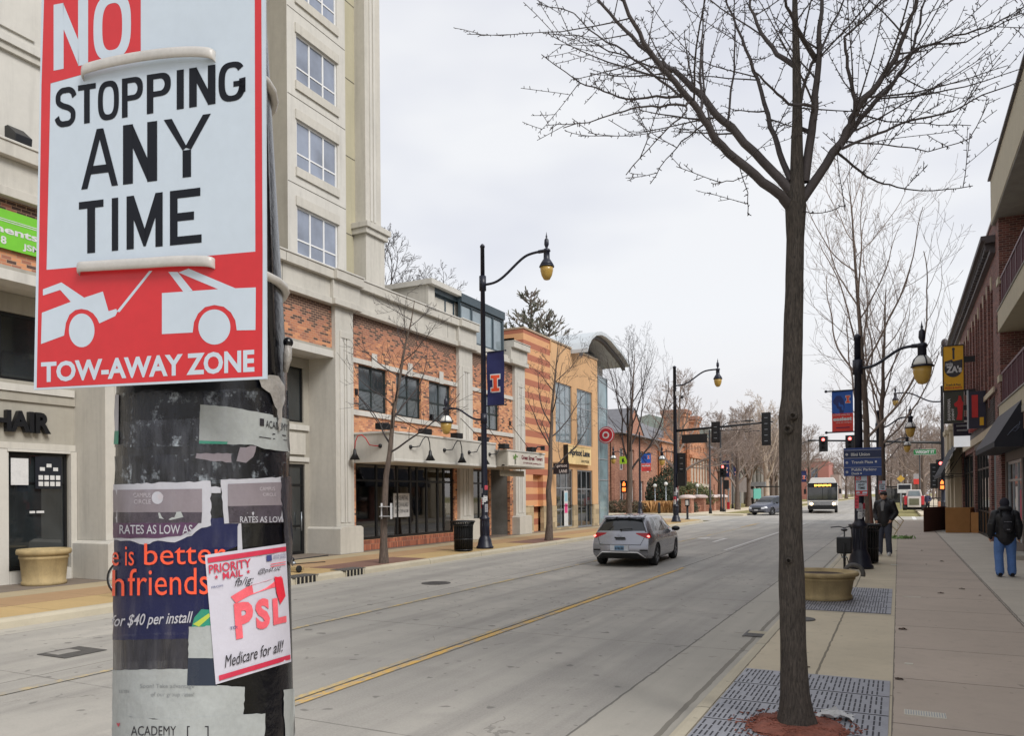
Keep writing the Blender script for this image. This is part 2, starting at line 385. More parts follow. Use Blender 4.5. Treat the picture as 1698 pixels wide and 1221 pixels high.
def pave_mat(name, col, jx=(), per=None, off=0, dark=.55, var=.1, perx=None):
    t = NT(name); p = t.pos(); P = t.sep(p)
    n1 = t.noise(p, .9, 6, .6); n2 = t.noise(p, 6, 5, .65); n3 = t.noise(p, 70, 3, .7)
    c = t.mix(t.ramp(n1, .3, .7), tuple(x*(1-var) for x in col), tuple(x*(1+var) for x in col))
    c = t.mix(t.math('MULTIPLY', t.ramp(n2, .52, .75), .4), c, tuple(x*.72 for x in col))
    c = t.mix(t.math('MULTIPLY', t.ramp(n3, .4, .8), .3), c, tuple(min(1, x*1.25) for x in col))
    sp = t.noise(p, 8.5, 2, .4); c = t.mix(t.math('MULTIPLY', t.ramp(sp, .72, .76), .5), c, tuple(x*.4 for x in col))
    wob = t.math('MULTIPLY', t.math('SUBTRACT', t.noise(p, 5, 3), .5), .03)
    dk = tuple(x*.22 for x in col)
    if per:
        # each slab slightly different
        row = t.math('FLOOR', t.math('DIVIDE', t.math('SUBTRACT', P[1], off), per))
        wn = t.n('ShaderNodeTexWhiteNoise', noise_dimensions='1D'); t.l(row, wn.inputs['W'])
        c = t.mix(t.math('MULTIPLY', wn.outputs[0], .22), c, tuple(x*.72 for x in col))
        f = t.math('MULTIPLY', t.math('FRACT', t.math('DIVIDE', t.math('ADD', t.math('SUBTRACT', P[1], off), wob), per)), per)
        c = t.mix(t.math('MULTIPLY', t.math('LESS_THAN', f, .02), dark), c, dk)
    for x in jx:
        c = t.mix(t.math('MULTIPLY', t.math('LESS_THAN', t.math('ABSOLUTE', t.math('ADD', t.math('SUBTRACT', P[0], x), wob)), .012), dark), c, dk)
    t.set(c, .85); t.bump(n3, .25, .008); return t.m
road_m = road_mat()
verge_r = pave_mat('tan_concrete', lin((198, 186, 162)), (-.75, -1.44), 4.92, 2.65, .8)
strip_r = pave_mat('brown_concrete', lin((184, 170, 156)), (-.07, 1.47), 1.64, 1.755, .75)
edge_r = pave_mat('grey_concrete', lin((192, 184, 170)), (1.5,), 3.28, 1.755+1.64, .7)
kerb_m = pave_mat('kerb_concrete', lin((190, 181, 160)), (), 3.05, .4, .7)
walk_l1 = pave_mat('tan_concrete_far', lin((188, 160, 112)), (), 1.5, .3, .5)
walk_l2 = pave_mat('pinkish_concrete', lin((172, 140, 104)), (-13.5,), 1.5, .3, .4)
walk_l3 = pave_mat('pale_concrete', lin((176, 160, 130)), (-14.75,), 1.5, .3, .4)
walk_l4 = pave_mat('grey_brown_concrete', lin((126, 114, 102)), (-15.6,), 1.5, .3, .5)
path_m = pave_mat('pale_path', lin((205, 192, 168)), (), 1.6, 0, .4)
KL, KR, YX0, YX1 = -12.1, -1.6, 57.0, 69.5
grass_m = NT('winter_grass'); _p = grass_m.pos()
grass_m.set(grass_m.mix(grass_m.ramp(grass_m.noise(_p, 1.2, 7, .7), .35, .65), lin((112, 112, 66)), lin((160, 146, 96))), .95); grass_m.bump(grass_m.noise(_p, 40, 4), .8, .05); grass_m = grass_m.m

g = MB(); g.quad((-900, -700, -.03), (900, -700, -.03), (900, 1400, -.03), (-900, 1400, -.03), grass_m); struct(g, 'ground')
g = MB(); g.quad((KL-.3, -40, 0), (KR+.3, -40, 0), (KR+.3, 420, 0), (KL-.3, 420, 0), road_m); struct(g, 'road')
g = MB(); g.quad((-160, YX0, .004), (KL-.25, YX0, .004), (KL-.25, YX1, .004), (-160, YX1, .004), road_m)
g.quad((KR+.25, YX0, .004), (160, YX0, .004), (160, YX1, .004), (KR+.25, YX1, .004), road_m); struct(g, 'cross_street')
def strip(name, x0, x1, y0, y1, m, z=.15, kind='structure'):
    b = MB(); b.box(x0, x1, y0, y1, -.02, z, m); return struct(b, name)
strip('verge', KR+.16, -.07, -12, YX0-3, verge_r); strip('sidewalk', -.07, 1.48, -12, YX0-1, strip_r, .1515); strip('sidewalk', 1.48, 3.3, -12, YX0-1, edge_r, .1502)
strip('sidewalk', KL-1.4, KL-.16, -12, YX0-3, walk_l1); strip('sidewalk', KL-2.65, KL-1.4, -12, YX0-1, walk_l2, .1515)
strip('sidewalk', KL-3.5, KL-2.65, -12, YX0-1, walk_l3, .1503); strip('sidewalk', -17.2, KL-3.5, -12, YX0-1, walk_l4, .1512)
def kerb(name, pts, wd=.16):
    """rounded kerb along pts (x, y), outer side to the left of travel"""
    b = MB(); prof = [(0, -.02), (.015, .10), (.045, .142), (.09, .153), (wd, .153), (wd, -.02)]; vs, fs = [], []
    n = len(prof)
    for i, (x, y) in enumerate(pts):
        a = Vector(pts[max(0, i-1)]); c = Vector(pts[min(len(pts)-1, i+1)]); d = (c-a).normalized(); nrm = Vector((-d.y, d.x))
        for u, z in prof: vs.append((x+nrm.x*u, y+nrm.y*u, z))
    for i in range(len(pts)-1):
        for k in range(n-1): fs.append((i*n+k, i*n+k+1, (i+1)*n+k+1, (i+1)*n+k))
    b.add(vs, fs, kerb_m, False); return struct(b, name)
def arc(cx, cy, r, a0, a1, n=10): return [(cx+r*math.cos(rad(a0+(a1-a0)*i/n)), cy+r*math.sin(rad(a0+(a1-a0)*i/n))) for i in range(n+1)]
kerb('kerb', [(KL, -12), (KL, 13.2), (KL, 20), (KL, 40), (KL, YX0-4)] + arc(KL-4, YX0-4, 4, 0, 90)[1:] + [(-60, YX0)])
kerb('kerb', [(60, YX0)] + [(KR+3, YX0)] + arc(KR+3, YX0-3, 3, 90, 180)[1:] + [(KR, 40), (KR, 20), (KR, 5), (KR, -12)])
b = MB()
cn = [(KL-4, YX0-4)] + [(x-.1, y-.1) for x, y in arc(KL-4, YX0-4, 4, 0, 90)]
b.add([(x, y, .1495) for x, y in cn], [tuple(range(len(cn)))], walk_l1)
b.quad((-60, YX0-1, .1490), (KL-4, YX0-1, .1490), (KL-4, YX0-.12, .1490), (-60, YX0-.12, .1490), walk_l1)
cn = [(KR+3, YX0-3)] + [(x+.1, y-.1) for x, y in arc(KR+3, YX0-3, 3, 90, 180)]
b.add([(x, y, .1495) for x, y in cn], [tuple(range(len(cn)))], verge_r)
b.quad((KR+3, YX0-1, .149), (60, YX0-1, .149), (60, YX0-.12, .149), (KR+3, YX0-.12, .149), verge_r)
struct(b, 'corner_pavement')
# beyond the cross street
b = MB(); b.box(-60, KL-.16, YX1+.2, YX1+3.2, -.02, .148, path_m); b.box(-18.2, -15.0, YX1+3.2, 400, -.02, .148, path_m); struct(b, 'campus_path')
b = MB(); b.box(-15.0, KL-.16, YX1+3.2, 400, -.02, .13, grass_m); b.box(-160, -18.2, YX1+3.2, 400, -.02, .13, grass_m); struct(b, 'lawn')
kerb('kerb', [(-60, YX1), (KL-4, YX1)] + arc(KL-4, YX1+4, 4, -90, 0)[1:] + [(KL, 400)])
b = MB(); b.box(KR+3.2, 80, YX1+.2, 400, -.02, .147, path_m); struct(b, 'plaza')
# painted markings, worn
def paint(name, col, wear):
    t = NT(name); p = t.pos(); n = t.noise(p, 7, 6, .75); n2 = t.noise(t.mapv(p, (3, .5, 1)), 2, 4)
    f = t.ramp(t.math('ADD', t.math('MULTIPLY', n, .6), t.math('MULTIPLY', n2, .4)), wear, wear+.12)
    t.set(t.mix(f, lin((156, 152, 144)), col), .8); return t.m
yel = paint('yellow_road_paint', lin((212, 172, 92)), .43); yel2 = paint('faded_yellow_road_paint', lin((204, 176, 112)), .47); wht = paint('white_road_paint', lin((214, 212, 208)), .33)
def mark(name, quads, m, z=.0085):
    b = MB()
    for q in quads: b.add([(x, y, z) for x, y in q], [tuple(range(len(q)))], m)
    return struct(b, name)
def rect(x0, x1, y0, y1): return [(x0, y0), (x1, y0), (x1, y1), (x0, y1)]
mark('lane_line', [rect(-5.165, -5.05, 4, 20.2)], yel); mark('lane_line', [rect(-5.28, -5.195, 4.0, 15.5)], yel2)
mark('lane_line', [rect(-8.1, -7.99, -4, 33)], yel2); mark('lane_line', [rect(-8.1, -7.98, 33, 50)], yel2)
mark('lane_line', [rect(-5.45, -5.34, 27, 52.5)], wht)
mark('lane_line', [rect(-8.3, -8.18, 46, 52.5)], yel)
mark('stop_line', [rect(-8.0, -1.75, 53.0, 53.5)], wht)
mark('crosswalk', [rect(-12.0, -1.8, 55.0, 55.25), rect(-12.0, -1.8, 57.6, 57.85), rect(-12.0, -1.8, 71.2, 71.5), rect(-12.0, -1.8, 73.8, 74.1)], wht)
mark('crosswalk', [rect(-1.4, -1.15, YX0+.4, YX1-.2), rect(.9, 1.15, YX0+.4, YX1-.2), rect(-15.2, -14.95, YX0+.4, YX1-.2)], wht)
ax, ay = -6.75, 31.5
mark('turn_arrow', [[(ax-.07, ay), (ax+.07, ay), (ax+.07, ay+2.4), (ax-.07, ay+2.4)], [(ax-.75, ay+2.3), (ax+.07, ay+2.4), (ax+.07, ay+2.75), (ax-.75, ay+2.7)],
                    [(ax-.75, ay+1.95), (ax-.75, ay+3.05), (ax-1.45, ay+2.5)]], wht)
iron = M('cast_iron', lin((92, 90, 88)), .65, .3, .3, 12, .4, 50)
def manhole(x, y, r, lab):
    b = MB(); b.lathe([(r, 0), (r, .006), (r-.03, .008), (r-.04, .005), (.001, .006)], iron, (x, y, .004), 24)
    for i in range(5): b.box(x-r*.6, x+r*.6, y-r*.5+i*r*.25-.012, y-r*.5+i*r*.25+.012, .01, .0135, iron)
    tag(b.build('manhole_cover', loc=(x, y, 0)), lab, 'manhole cover')
manhole(-9.3, 14.6, .33, 'round iron manhole cover in the far lane opposite the kerb drains')
q = gp(120, 1083, 0); b = MB(); b.box(q.x-.28, q.x+.28, q.y-.28, q.y+.28, .004, .010, iron); b.box(q.x-.22, q.x+.02, q.y-.2, q.y+.1, .010, .0125, M('patched_cover', lin((150, 146, 140)), .8))
tag(b.build('utility_cover', loc=(q.x, q.y, 0)), 'square iron cover in the road beside the near pole', 'utility cover')
# kerb inlets on the left, drain on the right
for y, lab in ((13.5, 'iron kerb drain inlet nearer the camera, across the road'), (15.25, 'iron kerb drain inlet beside the brown paved square of the slender tree')):
    b = MB(); b.box(KL-.02, KL+.006, y-.32, y+.32, .0, .15, M('inlet_dark', (.01, .01, .01), .8)); b.box(KL-.42, KL+.012, y-.42, y+.42, .152, .166, iron)
    for i in range(6): b.box(KL+.006, KL+.016, y-.33+i*.132-.018, y-.33+i*.132+.018, .0, .152, kerb_m)
    tag(b.build('storm_inlet', loc=(KL, y, 0)), lab, 'storm drain', 'kerb drain inlets')
b = MB(); q = gp(1245, 1052, 0); x0 = KR-.30
dk = M('drain_hole', (.008, .008, .008), .9)
b.box(x0, KR-.02, q.y-.22, q.y+.22, .002, .006, dk)
for i in range(9): b.box(x0, KR-.02, q.y-.22+i*.05-.006, q.y-.22+i*.05+.03, .006, .012, kerb_m if i > 4 else iron)
b.box(x0-.03, x0, q.y-.25, q.y+.25, .002, .012, iron)
tag(b.build('storm_grate', loc=(q.x, q.y, 0)), 'slotted storm drain grate in the gutter by the near tree', 'storm drain')
b = MB(); b.lathe([(.2, 0), (.2, .012), (.19, .014), (.001, .012)], iron, (KR+.33, q.y+.62, .15), 20)
tag(b.build('access_cover', loc=(KR+.33, q.y+.62, .15)), 'small round iron cover set into the tan paving behind the near kerb', 'manhole cover')

# ------------------------------------------------------------------ left: podium building with tower
X0 = -16.0
pod = thing('mixed_use_building', 'beige and patterned orange brick block with pale apartment tower above its cornice', 'building', (-20, 15, 0))
b = MB()
Y0, Y1 = -6.0, 33.0
# core (roof, back) behind the facade
b.box(-32, -17.4, Y0, Y1-.02, 0, 8.7, stucco_d); b.box(-17.06, X0-.3, Y0, Y1-.02, 6.5, 8.7, stucco_d)
b.build('core', pod)
win_main = [(20.5, 22.1, 4.87, 6.40), (22.65, 24.25, 4.87, 6.40), (24.8, 26.4, 4.87, 6.40)]
win_e = [(29.1, 30.55, 4.87, 6.40)]
shop = (20.32, 26.62, .5, 3.15); shop2 = (28.0, 29.55, .5, 3.1); ent = (29.75, 31.6, .15, 3.15)
b = MB(); XB = X0-.05
wall(b, 'x', XB, 1, Y0, 11.25, 6.62, 8.05, [], .2, brick_o); wall(b, 'x', XB, 1, 12.3, 19.16, 6.62, 8.05, [], .2, brick_o)
wall(b, 'x', XB, 1, 20.06, 26.84, .15, 8.05, win_main+[shop], .14, brick_o)
wall(b, 'x', XB, 1, 27.93, 31.92, .15, 8.05, win_e+[shop2], .14, brick_o) if False else wall(b, 'x', XB, 1, 27.93, 31.92, .15, 8.05, win_e+[shop2, ent], .14, brick_o)
b.build('brick_facade', pod)
b = MB()
b.box(XB, XB+.03, 20.32, 26.62, .16, .49, brick_sold); b.box(XB, XB+.03, 28.0, 29.55, .16, .49, brick_sold); b.build_each('soldier_course', pod)
# stone lintel and sill bands with keystones
b = MB()
for ya, yb, ws in ((20.06, 26.84, win_main), (27.93, 31.92, win_e)):
    b.box(XB, XB+.05, ya+.004, yb-.004, 6.42, 6.58, stucco_l); b.box(XB, XB+.07, ya+.004, yb-.004, 4.68, 4.85, stucco_l)
    for u0, u1, _, _ in ws: b.box(XB+.051, XB+.08, (u0+u1)/2-.14, (u0+u1)/2+.14, 6.38, 6.86, stucco_l)
b.build_each('stone_band', pod)
for u0, u1, z0, z1 in win_main + win_e:
    f = window(pod, 'x', XB-.07, 1, u0+.004, u1-.004, z0+.004, z1-.004, [(u0+u1)/2], [z0+.72], green_f, glass_win, .07, .07)
    bl = MB()
    for i in range(14): bl.box(XB-.112, XB-.105, u0+.1, u1-.1, z0+.08+i*.045, z0+.08+i*.045+.012, M('blind', lin((138, 146, 150)), .6) if i == 0 and u0 < 20.6 else bpy.data.materials['blind'])
    bl.build('blind', f)
window(pod, 'x', XB-.06, 1, shop[0]+.004, shop[1]-.004, shop[2]+.004, shop[3]-.004, [21.55, 22.78, 23.6, 24.05, 24.7, 25.5, 25.95], [2.52], black_f, see, .09, .07, 'shop_window')
window(pod, 'x', XB-.06, 1, shop2[0]+.004, shop2[1]-.004, shop2[2]+.004, shop2[3]-.004, [28.8], [2.5], black_f, glass_shop, .09, .07, 'shop_window')
# shop interior seen through the glass
b = MB(); ind = M('interior_dark', lin((74, 72, 70)), .8, var=.2); b.box(-17.39, -17.33, 20.1, 26.8, .15, 3.3, ind); b.box(-17.33, XB-.2, 20.1, 26.8, 3.2, 3.26, ind); b.box(-17.33, XB-.2, 20.1, 26.8, .3, .34, ind); b.box(-17.33, XB-.2, 20.08, 20.12, .15, 3.3, ind); b.box(-17.33, XB-.2, 26.75, 26.8, .15, 3.3, ind)
b.box(-16.9, -16.75, 21.7, 21.85, .34, 3.2, stucco_l); b.box(-17.2, -16.6, 24.4, 25.9, .34, 1.3, stucco_l); b.box(-17.25, -17.1, 22.6, 24.0, 1.2, 2.2, stucco_d); b.box(-17.1, -16.7, 26.0, 26.5, .34, 1.0, ind); b.build('interior', pod)
# entrance recess
b = MB(); gy = M('entry_grey', lin((132, 130, 126)), .8)
b.box(-17.05, XB-.14, 29.6, 29.74, .15, 3.15, gy); b.box(-17.05, XB-.14, 31.61, 31.75, .15, 3.15, gy); b.box(-17.08, -17.03, 29.74, 31.61, .15, 3.15, gy); b.box(-17.05, XB-.14, 29.74, 31.61, 3.16, 3.2, gy); b.build('entry', pod)
# pilasters and columns, with bases and raised ribs
def pilaster(y0, y1, xf, zt, base_z=1.02, rib=True, xb=-17.06):
    b = MB(); b.box(xb, xf, y0, y1, base_z, zt, stucco)
    if rib:
        for a, c_ in ((.22, .40), (.46, .54), (.60, .78)):
            ya = y0+(y1-y0)*a; yb = y0+(y1-y0)*c_; b.box(xf, xf+.035, ya, yb, base_z+.12, zt-.75 if zt > 7 else zt-.3, stucco_l)
        ym = (y0+y1)/2
        b.box(xf, xf+.055, ym-.24, ym+.24, zt-.98 if zt > 7 else zt-.5, zt-.76 if zt > 7 else zt-.32, stucco)
    b.prism([(y0-.13, .15), (y1+.13, .15), (y1+.13, base_z-.06), (y1+.02, base_z), (y0-.02, base_z), (y0-.13, base_z-.06)], lambda u, v, t: (t, u, v), xb+.01, xf+.26, stucco)
    return b.build('pilaster', pod, bevel=.012)
for y0, y1 in ((-1.6, -.6), (4.6, 5.7), (11.25, 12.3), (19.16, 20.06)): pilaster(y0, y1, X0+.1, 8.05)
for y0, y1 in ((26.84, 27.93), (31.92, 32.98)): pilaster(y0, y1, X0+.1, 8.05, xb=-16.4)
# cornice in three steps, breaking forward over the pilasters
b = MB()
def cornice(ya, yb, e):
    b.box(X0-.32, X0+.16+e, ya, yb, 8.05, 8.24, stucco); b.box(X0-.32, X0+.08+e, ya, yb, 8.24, 8.84, stucco_d if False else stucco); b.box(X0-.32, X0+.24+e, ya, yb, 8.84, 9.12, stucco)
    b.box(X0-.34, X0+.27+e, ya, yb, 9.12, 9.17, stucco_l)
segs = [(-6, 0)]; prev = Y0
for a, c_ in ((-1.8, -.4), (4.4, 5.9), (11.05, 12.5), (18.95, 20.3), (26.65, 28.1)):
    cornice(prev, a, 0); cornice(a+.001, c_-.001, .13); prev = c_
b.build('cornice', pod, bevel=.01)
for k in range(11):
    y = -4.5+3.05*k
    if any(a-.15 < y < c_+.15 for a, c_ in ((-1.8, -.4), (4.4, 5.9), (11.05, 12.5), (18.95, 20.3), (26.65, 28.1))) or y > 28: continue
    b = MB(); b.box(X0+.07, X0+.083, y-.008, y+.008, 8.245, 8.835, joint_m); b.build('panel_joint', pod); b = MB(); b.box(X0+.23, X0+.243, y-.007, y+.007, 8.845, 9.115, joint_m); b.build('panel_joint', pod)
b = MB()
def corn2(ya, yb, e):
    b.box(X0-.32, X0+.16+e, ya, yb, 8.05, 8.24, stucco); b.box(X0-.32, X0+.08+e, ya, yb, 8.24, 8.40, stucco)
corn2(28.1, 31.3, 0)
for z0, z1, e in ((8.05, 8.24, .29), (8.24, 8.78, .21), (8.78, 9.06, .37), (9.06, 9.1, .4)): b.box(X0-.4, X0+e, 31.32, 33.05, z0, z1, stucco)
b.build('cornice', pod, bevel=.01)
# beams over the open bays, soffit and recessed shop walls
b = MB()
for ya, yb in ((Y0, -1.6), (-.6, 4.6), (5.7, 11.25), (12.3, 19.16)):
    b.box(X0-.5, X0+.02, ya, yb, 6.40, 6.615, stucco_l); b.box(X0-.48, X0-.02, ya, yb, 6.62, 6.70, stucco_d)
    b.box(-17.04, X0-.5, ya, yb, 6.42, 6.6, stucco)
b.build_each('beam', pod)
XR = -17.0
hw = [(9.75, 11.1, .42, 3.0), (9.6, 10.75, 4.55, 6.0)]
dw = [(17.2, 18.95, .15, 3.02), (17.0, 18.9, 4.35, 6.1), (13.0, 16.6, .45, 3.02), (13.0, 16.6, 4.35, 6.1)]
b = MB()
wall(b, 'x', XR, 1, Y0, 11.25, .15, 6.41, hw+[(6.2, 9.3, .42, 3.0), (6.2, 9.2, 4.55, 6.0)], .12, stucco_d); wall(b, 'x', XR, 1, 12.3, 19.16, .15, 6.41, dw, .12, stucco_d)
b.build('recessed_wall', pod)
b = MB()
b.box(XR, XR+.06, 5.75, 11.24, 3.06, 3.2, stucco); b.box(XR, XR+.09, 5.75, 11.2, 4.3, 4.46, stucco_l); b.box(XR, XR+.05, 5.75, 11.24, 4.10, 4.29, stucco_d)
b.box(XR, XR+.05, 9.3, 9.75, .15, 3.05, stucco_l); b.box(XR, XR+.10, 11.1, 11.24, .15, 3.05, stucco); b.box(XR, XR+.09, 9.75, 11.1, .15, .40, stucco_l); b.box(XR, XR+.08, 9.72, 11.12, 3.0, 3.055, stucco_l)
b.box(XR, XR+.06, 16.7, 19.1, 3.10, 3.24, stucco_l); b.box(XR, XR+.08, 17.0, 18.9, 3.32, 4.0, stucco); b.box(XR, XR+.07, 16.7, 19.1, 4.1, 4.27, stucco_l)
b.build_each('trim', pod)
for h in hw + [(6.2, 9.3, .42, 3.0), (6.2, 9.2, 4.55, 6.0)]: window(pod, 'x', XR-.05, 1, h[0]+.004, h[1]-.004, h[2]+.004, h[3]-.004, [], [h[2]+(h[3]-h[2])*.74] if h[2] < 1 else [], black_f, glass_shop, .06, .06, 'shop_window')
for h in dw[1:]: window(pod, 'x', XR-.05, 1, h[0]+.004, h[1]-.004, h[2]+.004, h[3]-.004, [], [], black_f, glass_shop, .06, .06, 'window')
dr = window(pod, 'x', XR-.05, 1, 17.204, 18.946, .154, 3.016, [], [2.35, 1.05], black_f, glass_shop, .1, .06, 'door')
h = MB(); h.cyl((XR+.05, 18.72, .9), (XR+.05, 18.72, 1.5), .018, alu); h.build('handle', dr)
b = MB(); b.box(XR-.02, XR+.05, 17.35, 18.1, 2.5, 2.86, white_f)
for i in range(3): b.box(XR+.051, XR+.056, 17.4, 18.05, 2.55+i*.1, 2.6+i*.1, black_f)
b.build('louvre', pod)
# lettering and notices of the salon
salon = MB(); salon.text('HAIR', lambda u, v, d: (XR+.02+d, 9.42+u*1.2, 3.42+v*.46), black_m, .04, 0, .12); salon.build('lettering', pod)
b = MB(); bw = M('paper_white', lin((205, 205, 205)), .7); bd = M('poster_black', lin((22, 26, 36)), .5)
b.box(XR-.012, XR-.004, 9.83, 10.2, 2.28, 2.86, bw); b.box(XR-.012, XR-.004, 10.35, 10.95, 2.2, 2.92, bd)
for i in range(4):
    for j in range(2): b.box(XR-.004, XR-.001, 10.42+i*.13, 10.52+i*.13, 2.26+j*.14, 2.36+j*.14, bw)
    if i < 3: b.box(XR-.004, XR-.001, 10.45+i*.15, 10.56+i*.15, 2.6+.08*(i % 2), 2.68+.08*(i % 2), bw)
b.box(XR-.004, XR-.002, 10.22, 10.34, 1.66, 1.71, bw); b.box(XR-.004, XR-.002, 10.37, 10.54, 1.66, 1.71, bw)
b.build('window_poster', pod)
# green rental banner hanging on the brick at the far left
gb = M('green_vinyl', lin((112, 190, 48)), .55, var=.06)
b = MB(); b.add([(X0+.03, 5.6, 7.0), (X0+.03, 9.92, 7.02), (X0+.03, 9.92, 7.8), (X0+.03, 5.6, 7.82)], [(0, 1, 2, 3)], gb); b.add([(X0+.005, 5.6, 7.0), (X0+.005, 9.92, 7.02), (X0+.005, 9.92, 7.8), (X0+.005, 5.6, 7.82)], [(3, 2, 1, 0)], gb)
for v0, s in (('Apartments', (7.85, 9.80, 7.28, 7.48)), ('JSM', (9.48, 9.84, 7.06, 7.22)), ('8', (9.05, 9.16, 7.1, 7.26))):
    b.text(v0, lambda u, v: (X0+.036, s[0]+u*(s[1]-s[0]), s[2]+v*(s[3]-s[2])), bw, .03)
b.box(X0+.032, X0+.036, 5.7, 9.8, 7.56, 7.575, bw); b.box(X0+.032, X0+.036, 5.7, 9.8, 7.60, 7.615, bw)
tag(b.build('banner', loc=(X0, 8, 7)), 'bright green rental banner with white lettering on the brick behind the near sign', 'banner')
# tower
XT = -17.0; ZT = 27.0
def tower_wins(y0, y1, n=6): return [(y0, y1, 9.72+2.77*k, 11.27+2.77*k) for k in range(n)]
b = MB(); tw = tower_wins(18.67, 20.67) + []
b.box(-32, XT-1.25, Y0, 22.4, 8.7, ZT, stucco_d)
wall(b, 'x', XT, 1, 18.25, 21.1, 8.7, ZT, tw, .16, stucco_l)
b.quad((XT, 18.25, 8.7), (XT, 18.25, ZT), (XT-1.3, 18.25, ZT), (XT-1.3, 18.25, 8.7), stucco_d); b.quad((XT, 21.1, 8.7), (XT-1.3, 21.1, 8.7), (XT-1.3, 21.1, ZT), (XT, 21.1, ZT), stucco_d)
tw2 = tower_wins(12.0, 14.0) + tower_wins(5.6, 7.6)
wall(b, 'x', XT-.001, 1, 4.5, 10.75, 8.7, ZT, tower_wins(5.6, 7.6), .16, stucco_l); b.quad((XT, 10.75, 8.7), (XT-1.3, 10.75, 8.7), (XT-1.3, 10.75, ZT), (XT, 10.75, ZT), stucco_l)
b.build('tower_wall', pod)
b = MB(); b.box(XT-1.26, XT-.35, 21.1, 22.05, 8.7, ZT, panel_y); b.build('olive_panel', pod)
b = MB(); b.box(XT-1.3, XT+.12, 22.05, 22.95, 11.75, ZT, stucco); b.box(XT-1.3, XT+.2, 21.95, 23.05, 8.7, 11.35, stucco); b.box(XT-1.3, XT+.3, 21.85, 23.15, 11.35, 11.55, stucco); b.box(XT-1.3, XT+.38, 21.8, 23.22, 11.55, 11.75, stucco)
for ya, yb in ((22.3, 22.42), (22.5, 22.62)): b.box(XT+.12, XT+.16, ya, yb, 11.9, ZT, stucco_l)
b.build('corner_pier', pod, bevel=.012)
for h in tower_wins(18.67, 20.67)+tower_wins(5.6, 7.6): 
    u0, u1, z0, z1 = h
    window(pod, 'x', XT-.05, 1, u0+.004, u1-.004, z0+.004, z1-.004, [u0+(u1-u0)/3, u0+(u1-u0)*2/3], [z0+.50], white_f, glass_sky, .06, .06)
b = MB()
for h in tower_wins(18.67, 20.67)+tower_wins(5.6, 7.6):
    u0, u1, z0, z1 = h
    b.box(XT, XT+.045, u0-.06, u1+.05, z1, z1+.30, stucco); b.box(XT, XT+.06, u0-.06, u1+.05, z0-.28, z0, stucco)
for k in range(6):
    z = 11.55+.05+2.77*k; b.box(XT-.001, XT+.004, 18.27, 21.08, z+.33, z+.355, joint_m); b.box(XT-.36, XT-.344, 21.12, 22.04, z-.30, z-.27, joint_m)
    b.box(XT, XT+.003, 4.5, 10.74, z+.33, z+.355, joint_m)
b.box(XT, XT+.14, 7.9, 10.75, 11.75, 11.9, stucco_l); b.box(XT, XT+.08, 7.9, 10.75, 11.60, 11.75, stucco)
b.box(XT, XT+.05, 8.6, 10.35, 12.1, 14.6, stucco_l)
b.build_each('tower_trim', pod)
# dark wall light on the parapet at far left
fx = thing('flood_light', 'dark box floodlight on the pale tower wall beside the near sign', 'light fitting', (XT, 9.9, 9.75))
b = MB(); b.prism([(0, 9.62), (.38, 9.58), (.40, 9.74), (.1, 9.98), (0, 9.98)], lambda u, v, t: (XT+u, t, v), 9.72, 10.08, black_m); b.build('housing', fx, bevel=.015)
b = MB(); b.box(XT+.06, XT+.34, 9.76, 10.04, 9.565, 9.6, alu); b.build('lens', fx)
# penthouse with glass bay
pent = thing('glass_penthouse', 'flat roofed glass and stucco penthouse behind the brick parapet', 'penthouse', (-18, 28, 8.7))
dgl = GLASS('penthouse_glass', (.20, .25, .28), .05, .9, .2)
tealm = M('slate_frame', lin((58, 72, 80)), .45)
b = MB(); b.box(-22.5, X0-.35, 25.05, 31.0, 8.7, 10.22, stucco); b.build('wall', pent)
b = MB(); b.box(-22.6, X0+.02, 24.95, 27.2, 10.2, 10.4, stucco_l); b.box(-22.6, X0-.36, 27.2, 31.1, 10.2, 10.36, stucco_l); b.build('roof', pent)
b = MB(); b.box(X0-.36, X0-.2, 25.05, 25.5, 8.7, 10.2, stucco); b.box(X0-.36, X0-.2, 25.5, 28.25, 10.0, 10.2, tealm); b.build('front_wall', pent)
f = window(pent, 'x', X0-.33, 1, 25.5, 27.2, 8.9, 10.0, [26.5], [], tealm, glass_d, .1, .1)
window(pent, 'x', X0-.05, 1, 27.2, 31.05, 8.42, 10.0, [28.2, 29.15, 30.1], [], tealm, dgl, .1, .1, 'glass_bay')
b = MB(); b.box(X0-.36, X0+.03, 27.2, 31.1, 10.0, 10.34, tealm); b.quad((X0-.34, 31.06, 8.42), (X0-.02, 31.06, 8.42), (X0-.02, 31.06, 10), (X0-.34, 31.06, 10), dgl); b.build('fascia', pent)
# canopies, lamps, cables
can = thing('shop_canopy', 'long beige box canopy with gooseneck lamps over the dark shopfront', 'canopy', (X0, 23, 3.2))
XC, XS = -14.35, -13.75
yl = yp(652, 720, 20.1).x
XC = yl
y2 = xp(822, 740, XC).y
z1 = xp(652, 718, XC).z; z0 = xp(652, 766, XC).z
XS = yp(841, 750, y2+.05).x; y3 = xp(903, 760, XS).y
b = MB(); b.box(X0-.02, XC, 20.1, y2, z0, z1, stucco); b.box(X0-.02, XC+.03, 20.06, y2, z1, z1+.07, stucco_l); b.box(XC, XC+.025, 20.1, y2, z0+.02, z0+.10, stucco_l); b.box(XC, XC+.02, 20.1, 20.16, z0+.1, z1, stucco_l); b.build('canopy_box', can, bevel=.01)
can2 = thing('entrance_canopy', 'projecting entrance canopy carrying a maroon lettered apartment sign', 'canopy', (X0, y2+1, 3.2))
zs1 = xp(841, 748, XS).z; zs0 = xp(841, 774, XS).z
